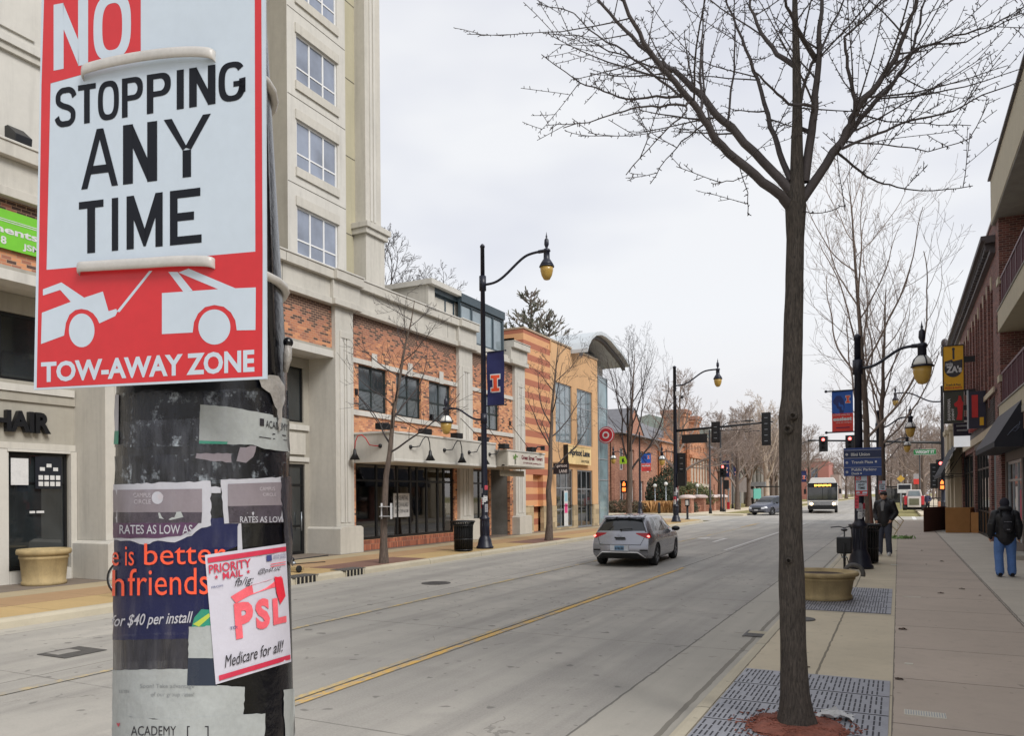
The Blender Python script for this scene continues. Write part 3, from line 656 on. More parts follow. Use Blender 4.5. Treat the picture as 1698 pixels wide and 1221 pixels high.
b = MB(); b.box(X0-.02, XS, y2+.05, y3, zs0, zs1, stucco_d); b.box(X0-.02, XS+.03, y2+.02, y3+.03, zs1, zs1+.06, stucco_l); b.build('canopy_box', can2, bevel=.01)
mar = M('maroon_letters', lin((122, 40, 52)), .6); grn = M('tree_logo_green', lin((96, 132, 62)), .6)
b = MB(); W = y3-y2-.05; H = zs1-zs0
b.box(XS, XS+.02, y2+.12, y3-.06, zs0+.05, zs1-.03, M('sign_white', lin((214, 208, 196)), .6, var=.05))
b.text('Green Street Towers', lambda u, v: (XS+.026, y2+W*.36+u*W*.58, zs0+H*.52+v*H*.30), mar, .03)
b.text('217-359-6108 | jsmliving.com', lambda u, v: (XS+.026, y2+W*.40+u*W*.5, zs0+H*.22+v*H*.15), mar, .03)
for i in range(16):
    a = R.uniform(0, 2*PI); r_ = R.uniform(0, 1); cy_, cz_ = y2+W*.2+math.cos(a)*r_*W*.07, zs0+H*.64+math.sin(a)*r_*H*.2; s_ = R.uniform(.03, .07)
    b.flat([(math.cos(k*PI/3)*s_, math.sin(k*PI/3)*s_) for k in range(6)], lambda u, v: (XS+.024+i*.0002, cy_+u, cz_+v), grn)
for i in (-1, 0, 1): b.box(XS+.0235, XS+.0275, y2+W*.2+i*.05-.012, y2+W*.2+i*.05+.012, zs0+H*.16, zs0+H*.5, M('logo_trunk', lin((90, 90, 80)), .6) if i == -1 else bpy.data.materials['logo_trunk'])
b.build('sign_panel', can2)
hs = thing('hanging_sign', 'narrow grey hanging board under the entrance canopy', 'sign', (-15, y2+1.8, 2.8))
b = MB(); q0 = xp(829, 780, XS); b.box(XS-.45, XS-.40, y2+.25, y2+2.4, zs0-.36, zs0-.12, M('hanging_board', lin((150, 140, 120)), .7)); b.build('board', hs)
b = MB(); b.cyl((XS-.42, y2+.5, zs0-.12), (XS-.42, y2+.5, zs0), .012, black_m, 6); b.cyl((XS-.42, y2+2.1, zs0-.12), (XS-.42, y2+2.1, zs0), .012, black_m, 6); b.build('hanger', hs)
def gooseneck(y, red=False):
    lab = 'red rimmed gooseneck lamp on the near end of the beige canopy' if red else None
    t = thing('gooseneck_lamp', lab or 'black gooseneck lamp', 'lamp', (XC, y, z0+.6), 0, 'gooseneck lamps on the canopy')
    zc = z0+.52
    a, u, c_ = ((Vector((XC-.5 if red else XC, 20.1 if red else y, zc))), (Vector((0, -1, 0)) if red else Vector((1, 0, 0))), (Vector((.0, 0, 0)) if red else Vector((0, .1, 0))))
    side = Vector((-.8, 0, 0)) if red else Vector((0, .75, 0))
    pts = [a, a+u*.12+side*.1, a+u*.2+side*.35+Vector((0, 0, .03)), a+u*.25+side*.5+Vector((0, 0, .25)), a+u*.28+side*.66+Vector((0, 0, .36)), a+u*.3+side*.85+Vector((0, 0, .33)), a+u*.3+side*.97+Vector((0, 0, .14)), a+u*.3+side+Vector((0, 0, -.1))]
    rd = M('red_lamp_paint', lin((190, 60, 60)), .5) if red else black_m
    b = MB(); b.tube(pts, .018, rd if red else black_m, 8); b.ball(a+u*.02, .07, .07, .07, black_m, 10, 6); b.build('arm', t)
    e_ = pts[-1]; b = MB(); b.lathe([(.03, .02), (.05, -.02), (.06, -.12), (.17, -.33), (.165, -.33), (.05, -.12)], black_m, e_, 14); b.build('lamp_shade', t)
    return t
gooseneck(20, True)
labs = ['black gooseneck lamp beside the slender street tree on the canopy front', 'black gooseneck lamp above the middle of the dark shopfront', 'black gooseneck lamp half hidden by the tall banner pole', 'black gooseneck lamp next to the maroon lettered sign']
for px, l_ in zip((672, 728, 769, 803), labs):
    g_ = gooseneck(xp(px+8, 745, XC).y); g_['label'] = l_
b = MB()
cb = [((590+60*0, 650), 640, 714), ((655, 690), 710, 722), ((716, 692), 762, 729), ((760, 690), 806, 735), ((802, 700), 840, 740), ((845, 702), 885, 746)]
cables = thing('canopy_cables', 'row of thin steel stay cables from the brick wall down to the canopies', 'cables', (X0, 24, 4))
for (ax_, ay_), bx_, by_ in cb:
    p = xp(ax_, ay_, XB); xe = XC if bx_ < 822 else XS
    q_ = xp(bx_, by_, xe); q_ = Vector((xe-.12, q_.y, (z1 if bx_ < 822 else zs1)+.08))
    c_ = MB(); c_.cyl(p, q_, .014, black_m, 6); c_.obox(p, .1, .12, .2, black_m); c_.build('cable', cables)
    c_ = MB(); c_.obox(q_+Vector((0, 0, .1)), .3, .42, .2, black_m); c_.build('anchor_box', cables, bevel=.02)
sp_ = MB(); q_ = Vector((XS-.1, y3-.9, zs1+.1)); sp_.obox(q_+Vector((0, 0, .05)), .12, .2, .12, black_m); sp_.tube([q_, q_+Vector((.15, .1, .22)), q_+Vector((.25, .3, .18))], .03, black_m); sp_.obox(q_+Vector((.25, .38, .16)), .18, .3, .18, black_m, .4)
tag(sp_.build('spotlight', loc=tuple(q_)), 'small black spotlights on top of the maroon lettered sign', 'light fitting')
# paper notice inside the shop window
b = MB(); yy0, yy1 = 22.55, 23.55
b.box(XB-.090, XB-.082, yy0, yy1, 1.22, 2.08, bw); ink = M('ink_black', lin((40, 42, 46)), .7)
for i, s in enumerate(('OFFICE/RETAIL', 'SPACE AVAILABLE', '(217) 359-6108')): b.text(s, lambda u, v: (XB-.080, yy0+.08+u*.84, 1.84-i*.25+v*.15), ink, .01)
tag(b.build('paper_notice', loc=(XB, yy0, 1.2)), 'white paper notice with black handwriting inside the dark shop window', 'notice')

# ------------------------------------------------------------------ striped and apricot building, stair tower with vaulted roof
def stripe_mat():
    t = NT('striped_stone'); p = t.pos(); P = t.sep(p)
    f = t.math('FRACT', t.math('DIVIDE', t.math('SUBTRACT', P[2], 1.42), .62)); isr = t.math('GREATER_THAN', f, .5)
    n = t.noise(p, 1.2, 5); n2 = t.noise(p, 22, 3)
    a = t.mix(n, lin((214, 158, 112)), lin((228, 178, 130))); r_ = t.mix(n, lin((164, 98, 76)), lin((182, 114, 90)))
    c = t.mix(isr, a, r_); bz = t.math('LESS_THAN', t.math('FRACT', t.math('DIVIDE', P[2], .0775)), .12)
    c = t.mix(t.math('MULTIPLY', bz, .35), c, lin((190, 150, 120))); c = t.mix(t.math('MULTIPLY', n2, .25), c, lin((160, 104, 80)))
    t.set(c, .85); return t.m
strp = stripe_mat(); apri = M('apricot_stone', lin((208, 167, 124)), .85, var=.09, sc=1, bump=.15, stain=.25)
ston = BRICK('buff_stone', [(0, lin((150, 134, 108))), (.4, lin((176, 158, 126))), (.75, lin((190, 172, 140)))], lin((140, 124, 100)), bw=.55, bh=.28)
ab = thing('striped_building', 'apricot two storey shop building with red and cream striped corner', 'building', (-22, 38, 0))
YS0, YS1, YS2 = 33.06, 36.2, 43.15; ZR = 10.0
b = MB(); b.box(-30, X0-.5, YS0, YS2-.01, 0, ZR-.4, strp); b.build('core', ab)
b = MB(); nd = (34.0, 35.2, .15, 3.0)
wall(b, 'x', X0, 1, YS0, YS1, 1.42, ZR, [(34.0, 35.2, 1.42, 3.0)], .3, strp); b.quad((X0, YS0, 1.42), (X0, YS0, ZR), (-22, YS0, ZR), (-22, YS0, 1.42), strp)
b.build('striped_wall', ab)
wA = [(36.85, 39.1, 4.78, 7.95), (39.85, 42.25, 4.78, 7.95)]; wB = [(36.85, 39.15, .25, 3.38), (39.8, 42.2, .15, 3.38)]
b = MB(); wall(b, 'x', X0, 1, YS1, YS2, 1.42, ZR, wA+[(a, c_, 1.42, e_) for a, c_, d_, e_ in wB], .2, apri); b.quad((X0, YS2, 1.42), (-17, YS2, 1.42), (-17, YS2, ZR), (X0, YS2, ZR), apri); b.build('apricot_wall', ab)
b = MB(); wall(b, 'x', X0+.03, 1, YS0, YS2, .15, 1.42, [(34.0, 35.2, .15, 1.42)]+[(a, c_, d_, 1.42) for a, c_, d_, e_ in wB], .2, ston); b.quad((X0+.03, YS2, .15), (-17, YS2, .15), (-17, YS2, 1.42), (X0+.03, YS2, 1.42), ston); b.box(X0-.01, X0+.05, YS0, 33.98, 1.42, 1.47, ston); b.build('stone_base', ab)
b = MB(); b.box(X0-.52, X0-.3, 34.0, 35.2, .15, 3.0, strp); b.build('niche', ab)
b = MB(); b.box(-30, X0+.05, YS0-.02, YS2+.04, ZR, ZR+.09, M('coping', lin((170, 150, 128)), .7)); b.box(X0+.001, X0+.06, YS1-.05, YS1+.05, ZR-.6, ZR, apri); b.build('coping', ab)
for h in wA: window(ab, 'x', X0-.06, 1, h[0]+.004, h[1]-.004, h[2]+.004, h[3]-.004, [h[0]+(h[1]-h[0])/3, h[0]+(h[1]-h[0])*2/3], [5.85, 6.9], alu, glass_teal if False else dgl, .06, .06)
for k, h in enumerate(wB): window(ab, 'x', X0-.06, 1, h[0]+.004, h[1]-.004, h[2]+.004, h[3]-.004, [h[0]+(h[1]-h[0])/3, h[0]+(h[1]-h[0])*2/3], [2.35, 1.2] if k == 0 else [2.3], alu, glass_shop, .07, .06, 'shop_window')
cr = M('cream_lit_panel', lin((236, 208, 150)), .5)
t = thing('shop_sign', 'cream boutique sign with black serif lettering on the apricot wall', 'sign', (X0, 39.4, 3.7))
b = MB(); b.box(X0+.02, X0+.22, 37.9, 41.4, 3.66, 4.62, cr); b.build('panel', t); b = MB(); b.box(X0+.0, X0+.26, 37.84, 37.9, 3.6, 4.68, black_m); b.box(X0+.02, X0+.25, 37.9, 41.4, 4.62, 4.67, cr); b.build('frame', t)
b = MB(); b.text('Apricot Lane', lambda u, v: (X0+.228, 38.15+u*3.05, 4.02+v*.46), black_m, .06); b.text('BOUTIQUE', lambda u, v: (X0+.228, 39.9+u*1.2, 3.76+v*.16), black_m, .03); b.build('lettering', t)
t = thing('blade_sign', 'small black blade sign with white lettering crossed by a street tree trunk', 'sign', (X0+.6, 36.6, 3.4))
q0 = xp(918, 767, X0+.0); yb = xp(928, 770, X0).y-1.1
b = MB(); b.box(X0+.12, X0+.98, yb-.04, yb+.04, 3.05, 3.62, bd); b.build('board', t)
b = MB(); b.text('Apricot', lambda u, v: (X0+.2+u*.7, yb-.045, 3.36+v*.2), bw, .02); b.text('LANE', lambda u, v: (X0+.46+u*.44, yb-.045, 3.12+v*.16), bw, .02); b.build('lettering', t)
b = MB(); b.box(X0, X0+.98, yb-.015, yb+.015, 3.64, 3.67, black_m); b.build('bracket', t)
b = MB(); b.box(X0-.035, X0-.028, 37.95, 38.5, .3, 2.2, bw); wp_ = tag(b.build('window_poster', loc=(X0, 38, 1)), 'white pink and pale blue poster strip in the boutique window', 'poster'); b = MB(); b.box(X0-.028, X0-.025, 38.02, 38.43, 1.0, 1.5, M('pink_poster', lin((214, 70, 130)), .6)); b.box(X0-.028, X0-.025, 38.02, 38.43, 1.62, 2.1, M('blue_poster', lin((150, 190, 205)), .6))
b.build_each('print', wp_)
for px in (957-8, 983+3):
    yy = xp(px, 765, X0).y
    pass
st = thing('stair_tower', 'pale blue glass stair tower under a vaulted metal roof', 'stair tower', (-18, 44.7, 0))
b = MB(); b.box(-30, X0-.8, YS2, 46.2, 0, 9.4, stucco_l); b.build('core', st)
zc = [.4, 2.9, 4.2, 5.8, 7.4, 9.2]
window(st, 'x', X0-.45, 1, YS2+.05, 46.2, .15, 9.35, [44.6], [2.9, 4.2, 5.8, 7.4], alu, glass_teal, .08, .08, 'curtain_wall')
window(st, 'y', 46.2, -1, -30, -16.5, .15, 9.35, [-20, -24], [4.2], alu, glass_teal, .08, .08, 'curtain_wall')
vr = thing('vaulted_roof', 'curved grey metal vault roof with open underside over the stair tower', 'roof', (-18, 43, 9.5))
A = [(39.0, 9.95), (39.25, 10.35), (39.7, 10.75), (40.4, 11.1), (41.2, 11.28), (42.0, 11.3), (42.9, 11.2), (43.9, 10.95), (44.8, 10.75), (45.6, 10.5), (46.3, 10.2)]
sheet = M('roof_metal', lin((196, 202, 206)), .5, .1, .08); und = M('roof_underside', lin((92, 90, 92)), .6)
outl = A + [(y, z-.2) for y, z in reversed(A)]
b = MB(); b.prism(outl, lambda u, v, t: (t, u, v), -28, -15.0, sheet); b.build('vault', vr)
b = MB()
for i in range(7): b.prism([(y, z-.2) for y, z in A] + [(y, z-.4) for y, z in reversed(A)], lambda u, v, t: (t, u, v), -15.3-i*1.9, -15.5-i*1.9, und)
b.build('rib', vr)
b = MB(); b.box(-28, X0-.6, 38.3, 39.3, 8.5, 9.9, stucco_l); b.box(-28, X0-.62, 39.3, 45.8, 9.4, 10.0, stucco_l); b.build('upper_wall', vr)
window(vr, 'x', X0-.58, 1, 39.5, 44.5, 9.5, 10.5, [41, 42.5], [], alu, glass_d, .07, .06)
t = thing('round_sign', 'round red and white shop sign projecting past the street tree', 'sign', (-15.3, 44, 5.7))
q_ = yp(1005, 722, 44.6); b = MB()
redm = M('sign_red', lin((176, 34, 48)), .5)
for r_, d_, m_ in ((.52, 0, redm), (.47, .012, bw), (.42, .024, redm), (.22, .036, bw), (.13, .048, redm)): b.lathe([(r_, -d_-.03), (r_, .03+d_), ], m_, q_, 24, False, 'Y')
b.build('disc', t); b = MB(); b.box(X0-.4, q_.x, q_.y-.02, q_.y+.02, q_.z-.02, q_.z+.02, redm); b.build('bracket', t)

# ------------------------------------------------------------------ right: balcony building
XR0 = 3.0
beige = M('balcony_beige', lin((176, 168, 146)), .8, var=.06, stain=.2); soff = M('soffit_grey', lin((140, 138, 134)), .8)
brn = M('brown_fascia', lin((132, 106, 90)), .8, var=.1); maro = M('maroon_rail', lin((86, 44, 54)), .5)
ba = thing('balcony_building', 'brick apartment building with beige balcony bands and maroon railings', 'building', (8, 20, 0))
YB0, YB1 = 4.0, 30.3
b = MB(); b.box(4.3, 16, YB0, YB1, 0, 11.8, beige); b.build('back_wall', ba)
piers = [(29.45, 30.3), (22.4, 23.5), (15.6, 16.7), (8.8, 9.9)]
b = MB()
for a, c_ in piers: b.box(XR0, 4.3, a, c_, .15, 3.6, brick_r); b.box(XR0+.0, 4.3, a, c_, 4.75, 7.2, brick_r); b.box(XR0, 4.3, a, c_, 7.85, 10.95, brick_r)
b.build_each('pier', ba)
b = MB()
for a, c_ in piers:
    for z in (5.55, 8.75): b.box(XR0-.03, XR0+.5, a-.02, c_-.3, z, z+.22, beige)
b.build_each('stone_block', ba)
b = MB()
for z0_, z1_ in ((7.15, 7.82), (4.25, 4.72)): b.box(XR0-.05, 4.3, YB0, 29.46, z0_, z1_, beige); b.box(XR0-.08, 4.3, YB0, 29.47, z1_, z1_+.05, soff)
b.build('balcony_slab', ba, bevel=.01)
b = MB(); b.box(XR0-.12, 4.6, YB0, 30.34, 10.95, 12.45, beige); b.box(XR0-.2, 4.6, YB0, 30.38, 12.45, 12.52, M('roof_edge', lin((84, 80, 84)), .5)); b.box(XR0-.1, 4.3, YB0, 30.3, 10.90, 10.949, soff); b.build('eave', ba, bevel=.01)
for (a, c_) in ((23.5, 29.45), (16.7, 22.4), (9.9, 15.6)):
    for z in (7.87, 4.77):
        b = MB(); b.box(XR0+.02, XR0+.09, a, c_, z+.98, z+1.05, maro); b.box(XR0+.03, XR0+.08, a, c_, z+.06, z+.11, maro)
        n = int((c_-a)/.11)
        for i in range(n+1):
            y = a+(c_-a)*i/n; wd = .03 if i % 10 == 0 else .011; b.box(XR0+.055-wd, XR0+.055+wd, y-wd, y+wd, z+.0, z+.98, maro)
        b.build('railing', ba)
for (a, c_) in ((24.2, 25.6), (26.6, 28.6), (17.5, 19.5)):
    for z in (7.95, 4.85): window(ba, 'x', 4.28, -1, a, c_, z, z+2.1, [(a+c_)/2], [], white_f, glass_d, .06, .05, 'balcony_door')
b = MB(); b.box(XR0-.02, 4.3, YB0, 30.3, 3.62, 4.24, brn); b.box(XR0-.06, XR0+.1, YB0, 30.3, 4.06, 4.24, stucco_d); b.build('fascia', ba)
b = MB()
hs_ = [(24.0, 25.5, .15, 2.9), (25.8, 29.1, .45, 2.9), (17.2, 21.9, .45, 2.9)]
wall(b, 'x', XR0+.1, -1, YB0, 29.45, .15, 3.62, hs_, .12, M('shop_brown', lin((96, 88, 84)), .6)); b.build('shop_front', ba)
d_ = window(ba, 'x', XR0+.14, -1, 24.004, 25.496, .155, 2.896, [24.75], [2.3], alu, glass_shop, .08, .06, 'door')
window(ba, 'x', XR0+.14, -1, 25.804, 29.096, .454, 2.896, [26.9, 28.0], [2.3], alu, glass_shop, .09, .06, 'shop_window'); window(ba, 'x', XR0+.14, -1, 17.204, 21.896, .454, 2.896, [19.5], [2.3], alu, glass_shop, .09, .06, 'shop_window')
b = MB(); pk = M('pink_poster_wall', lin((190, 60, 90)), .6); b.box(XR0+.16, XR0+.165, 26.0, 26.6, .8, 2.0, pk); b.box(XR0+.16, XR0+.165, 27.1, 27.5, 1.2, 2.1, bw); b.build_each('window_poster', ba)
b = MB(); b.box(XR0-.25, XR0+.1, 23.9, 25.6, .15, .27, stucco_d); b.build('door_step', ba)
# awnings
cloth = M('black_awning_cloth', lin((28, 30, 40)), .75, var=.12, sc=2); cl2 = M('skylit_awning_top', lin((74, 74, 80)), .75, var=.12, sc=2)  # light on the awning slope put into a paler grey cloth
aw = thing('shop_awning', 'solid ended black fabric awning with pale script under the maroon balcony', 'awning', (XR0, 27, 3.2))
ya, yb, xl, zl, zt = 24.3, 30.0, 2.32, 3.28, 4.2
b = MB(); b.prism([(XR0-.02, zl-.12), (XR0-.02, zt+.25), (xl, zl+.02), (xl, zl-.12)], lambda u, v, t: (u, t, v), ya, yb, cloth)
b.add([(XR0-.02, ya-.004, zt+.256), (XR0-.02, yb+.004, zt+.256), (xl-.004, yb+.004, zl+.026), (xl-.004, ya-.004, zl+.026)], [(0, 1, 2, 3)], cl2); b.build('canvas', aw)
b = MB(); b.text('Cafe', lambda u, v: (xl+.28+u*.34, ya-.006, zl+.16+v*.24+u*.12), M('script_grey', lin((110, 118, 136)), .7), .0, .3) if False else None
for k in range(3): b.tube([(2.62+.06*k, ya-.008, 3.46+.08*k), (2.72+.06*k, ya-.008, 3.60+.06*k), (2.8+.05*k, ya-.008, 3.56+.1*k), (2.9, ya-.008, 3.68+.07*k)], .008, M('script_grey', lin((110, 118, 136)), .7) if k == 0 else bpy.data.materials['script_grey'], 4)
b.build('script', aw)
aw2 = thing('shop_awning', 'open framed black awning over the far corner shop by the red traffic light', 'awning', (XR0, 47, 3))
ya, yb, xl, zl, zt = 44.5, 53.0, 1.95, 2.9, 5.0
b = MB(); b.add([(XR0-.02, ya, zt), (XR0-.02, yb, zt), (xl, yb, zl), (xl, ya, zl)], [(0, 1, 2, 3)], cloth); b.add([(XR0-.02, ya, zt-.02), (XR0-.02, yb, zt-.02), (xl, yb, zl-.02), (xl, ya, zl-.02)], [(3, 2, 1, 0)], cloth); b.box(xl-.01, xl+.005, ya, yb, zl-.18, zl, cloth); b.build('canvas', aw2)
b = MB()
for y in (ya+.02, (ya+yb)/2, yb-.02):
    b.cyl((xl+.02, y, zl-.16), (XR0-.02, y, zl-.16), .02, black_m, 6); b.cyl((xl+.02, y, zl-.04), (XR0-.02, y, zl-.04), .02, black_m, 6); b.cyl((XR0-.03, y, zl-.2), (XR0-.03, y, zt-.04), .02, black_m, 6); b.cyl((xl+.3, y, zl-.1), (XR0-.05, y, zt-1.0), .015, black_m, 6)
b.build('frame', aw2)
b = MB()
for k in range(4): b.obox((2.2+.2*k, ya-.01, 3.35+.42*k), .05, .01, .3, bw, 0, Matrix.Rotation(.45, 3, 'Y'))
b.build('script', aw2)

# ------------------------------------------------------------------ right: older brick building with cornice
ob = thing('brick_building', 'older dark red brick building with dentilled cornice and tall narrow windows', 'building', (8, 42, 0))
YO0, YO1 = 30.32, 47.0
wins = []
y = 31.3
while y < 46.4: wins.append((y, y+.72, 5.65, 9.0)); y += 1.42 if (len(wins) % 3) else 2.1
b = MB(); b.box(3.5, 16, YO0, 56.5, 0, 10.6, brick_r); b.build('core', ob)
sf = [(31.0, 32.6, .15, 3.75), (33.3, 39.2, .15, 3.75), (39.9, 46.4, .3, 3.75)]
b = MB(); wall(b, 'x', XR0, -1, YO0, YO1, 4.25, 11.2, wins, .32, brick_r); wall(b, 'x', XR0, -1, YO0, YO1, .15, 3.95, sf, .2, brick_r)
b.quad((XR0, YO0, .15), (3.6, YO0, .15), (3.6, YO0, 11.2), (XR0, YO0, 11.2), brick_r); b.build('brick_wall', ob)
b = MB()
for i, (u0, u1, z0_, z1_) in enumerate(wins): b.box(XR0-.07, XR0-.002, u1+.22, u1+.48, 4.98, 9.35, brick_r)
b.build_each('brick_rib', ob)
for u0, u1, z0_, z1_ in wins: window(ob, 'x', XR0+.25, -1, u0+.004, u1-.004, z0_+.004, z1_-.004, [], [7.3], M('brown_frame', lin((70, 50, 46)), .5) if u0 == wins[0][0] else bpy.data.materials['brown_frame'], glass_d, .06, .05)
lime = M('limestone', lin((186, 174, 152)), .8, var=.09, stain=.25)
b = MB()
for i, (u0, u1, z0_, z1_) in enumerate(wins): b.box(XR0-.04, XR0-.001, (u0+u1)/2-.09, (u0+u1)/2+.09, 9.05, 9.5, lime)
b.build_each('keystone', ob)
b = MB(); b.box(XR0-.10, XR0-.001, YO0+.01, YO1, 3.952, 4.249, lime); b.box(XR0-.12, XR0-.075, YO0+.01, YO1, 5.32, 5.5, lime); b.build_each('stone_band', ob)
dkc = M('cornice_dark', lin((78, 72, 74)), .6, stain=.3)
b = MB(); b.box(XR0-.16, XR0-.001, YO0+.01, 56, 10.02, 10.16, dkc); b.box(XR0-.42, XR0-.001, YO0+.01, 56, 10.46, 10.62, dkc); b.box(XR0-.3, XR0-.001, YO0+.01, 56, 10.38, 10.459, dkc)
y = YO0+.2
while y < 55.8: b.box(XR0-.28, XR0-.002, y, y+.16, 10.161, 10.379, dkc); y += .44
b.build('cornice', ob)
b = MB(); cop = M('pale_coping', lin((168, 160, 160)), .6)
for a, c_, z in ((YO0, 34.9, 11.25), (34.9, 42.1, 11.75), (42.1, 49.0, 11.25), (49.0, 56.5, 10.85)):
    b.box(XR0-.001+.004, XR0+.42, a+.002, c_-.002, 10.621, z, brick_r); b.box(XR0-.05, XR0+.46, a, c_, z, z+.09, cop)
b.build('parapet', ob)
b = MB(); b.obox((XR0-.25, 55.6, 10.9), .5, .4, .6, dkc); b.ball((XR0-.3, 55.6, 11.4), .2, .2, .28, dkc, 10, 6); b.build('finial', ob, bevel=.03)
window(ob, 'x', XR0+.1, -1, 33.304, 39.196, .156, 3.746, [34.5, 35.7, 36.9, 38.1], [1.15, 2.9], black_f, glass_shop, .09, .08, 'shop_window')
window(ob, 'x', XR0+.1, -1, 39.904, 46.396, .304, 3.746, [41.5, 43.1, 44.8], [2.9], black_f, glass_shop, .09, .08, 'shop_window')
pd = window(ob, 'x', XR0+.1, -1, 31.004, 32.596, .156, 3.746, [31.8], [], M('grey_door', lin((150, 156, 158)), .5), M('door_panel', lin((126, 134, 138)), .5), .09, .06, 'door')
b = MB(); b.box(XR0-.005, XR0+.05, 32.66, 33.25, .16, 3.94, M('white_brick', lin((150, 144, 140)), .8)) if False else None
b.box(XR0-.012, XR0-.001, 33.3, 39.2, 3.75, 3.95, black_f); b.box(XR0-.02, XR0-.001, 31.05, 46.9, 4.26, 5.25, M('louvre_dark', lin((72, 66, 64)), .6))
for i in range(12): b.box(XR0-.05, XR0-.021, 31.1, 34.8, 4.3+i*.08, 4.335+i*.08, bpy.data.materials['louvre_dark'])
b.build('sign_band', ob)
# corner part in pale stone with pilasters
cb_ = MB(); wall(cb_, 'x', XR0, -1, YO1, 56.5, .15, 10.1, [(48.2, 50.2, .4, 4.2), (51.6, 53.6, .4, 4.2), (48.4, 50.0, 5.6, 8.9), (51.8, 53.4, 5.6, 8.9)], .25, lime); cb_.quad((XR0, 56.5, .15), (XR0, 56.5, 10.6), (16, 56.5, 10.6), (16, 56.5, .15), lime)
cb_.build('stone_front', ob)
for y in (47.3, 50.6, 54.2, 55.6):
    b = MB(); b.box(XR0-.32, XR0-.001, y, y+.7, .9, 5.5, lime); b.box(XR0-.42, XR0-.001, y-.1, y+.8, .15, .9, lime); b.box(XR0-.42, XR0-.001, y-.1, y+.8, 5.5, 5.8, lime); b.build('stone_pilaster', ob, bevel=.03)
for a, c_, z0_, z1_ in ((48.2, 50.2, .4, 4.2), (51.6, 53.6, .4, 4.2), (48.4, 50.0, 5.6, 8.9), (51.8, 53.4, 5.6, 8.9)): window(ob, 'x', XR0+.15, -1, a+.004, c_-.004, z0_+.004, z1_-.004, [(a+c_)/2], [z0_+(z1_-z0_)*.7], black_f, glass_d, .08, .06)
# projecting signs on the right
yw = M('sign_yellow', lin((226, 170, 30)), .5, var=.05); chr_ = M('sign_charcoal', lin((58, 58, 62)), .55); olv = M('sign_olive', lin((64, 66, 56)), .55, var=.15); redl = M('sign_red_letters', lin((196, 40, 40)), .5)
SY = 37.6
p0 = yp(1564, 575, SY); p1 = yp(1598, 650, SY); p2 = yp(1599, 701, SY); p1.z = yp(1580, 649, SY).z; p2.z = yp(1580, 701, SY).z; p0.z = yp(1580, 574, SY).z
sx0, sx1 = p0.x, p1.x
bs = thing('projecting_sign', 'tall yellow and charcoal pizza restaurant sign projecting from the brick wall', 'sign', (sx1, SY, p1.z))
b = MB(); b.box(sx0, sx1, SY, SY+.16, p1.z+.02, p0.z, yw); b.build('panel', bs)
b = MB(); F = lambda u, v, t=0: (sx0+u*(sx1-sx0), SY-.004-t, p1.z+.02+v*(p0.z-p1.z-.02))
for a, c_, d_, e_ in ((-.03, 1.03, -.01, .012), (-.03, 1.03, .988, 1.01)): b.box(sx0-.03, sx1+.03, SY-.02, SY+.18, p1.z+.02+(p0.z-p1.z)*d_, p1.z+.02+(p0.z-p1.z)*e_, black_m)
b.box(sx0-.035, sx0, SY-.02, SY+.18, p1.z+.05, p0.z-.03, black_m); b.box(sx1, sx1+.035, SY-.02, SY+.18, p1.z+.05, p0.z-.03, black_m); b.build('frame', bs)
b = MB()
b.flat([(.5+.46*math.cos(rad(a)), .5+.20*math.sin(rad(a))) for a in range(180, 361, 15)] + [(.96, .69), (.5, .66), (.42, .70), (.06, .66)], F, chr_)
b.box(*[F(.46, .7)[0], F(.56, .7)[0]], SY-.008, SY-.003, F(0, .7)[2], F(0, .9)[2], chr_); b.flat([(.51+.08*math.cos(rad(a)), .93+.035*math.sin(rad(a))) for a in range(0, 360, 30)], F, chr_)
F2 = lambda u, v: F(u, v, .006)
b.text('mia', lambda u, v: F2(.12+u*.36, .555+v*.085), bw, .02); b.text("ZA's", lambda u, v: F2(.14+u*.78, .40+v*.155), bw, .05)
b.text('Fresh & Fast', lambda u, v: F2(.14+u*.72, .11+v*.045), chr_, .02); b.text('PIZZA & PASTA', lambda u, v: F2(.08+u*.84, .04+v*.05), redl, .03)
b.build('lettering', bs)
b = MB()
for z in (p0.z-.6, p0.z-2.0): b.box(sx1+.03, XR0, SY+.02, SY+.14, z-.12, z+.12, black_m)
b.build_each('bracket', bs)
b2 = thing('projecting_sign', 'dark olive sign with vertical white letters hanging under the yellow pizza sign', 'sign', (sx1, SY, p2.z))
b = MB(); b.box(sx0, sx1, SY, SY+.14, p2.z, p1.z-.02, olv); b.build('panel', b2)
b = MB(); G2 = lambda u, v: (sx0+u*(sx1-sx0), SY-.006, p2.z+v*(p1.z-.02-p2.z))
b.text('SHAWARMA', lambda u, v: G2(.33-v*.15, .06+u*.72), bw, .03); b.text('JOINT', lambda u, v: G2(.54-v*.15, .06+u*.40), bw, .03)
b.flat([(.62, .08), (.9, .06), (.95, .5), (.98, .62), (.9, .7), (.86, .84), (.74, .86), (.70, .7), (.58, .64), (.50, .6), (.56, .5), (.66, .5), (.7, .3)], G2, redl); b.build('lettering', b2)
b = MB(); b.box(sx1, XR0, SY+.02, SY+.12, p2.z+.5, p2.z+.72, black_m); b.box(sx0-.03, sx1+.03, SY-.012, SY+.15, p2.z-.03, p2.z, black_m); b.box(sx0-.03, sx1+.03, SY-.012, SY+.15, p1.z-.02, p1.z+.008, black_m); b.build('bracket', b2)
dkp = M('dark_purple_sign', lin((40, 36, 56)), .5)
t = thing('box_sign', 'black shop box sign with vertical red letters above the brick shopfront', 'sign', (XR0, 34, 4.4))
b = MB(); b.box(XR0-.62, XR0-.05, 33.6, 33.85, 4.35, 5.75, dkp); b.build('panel', t)
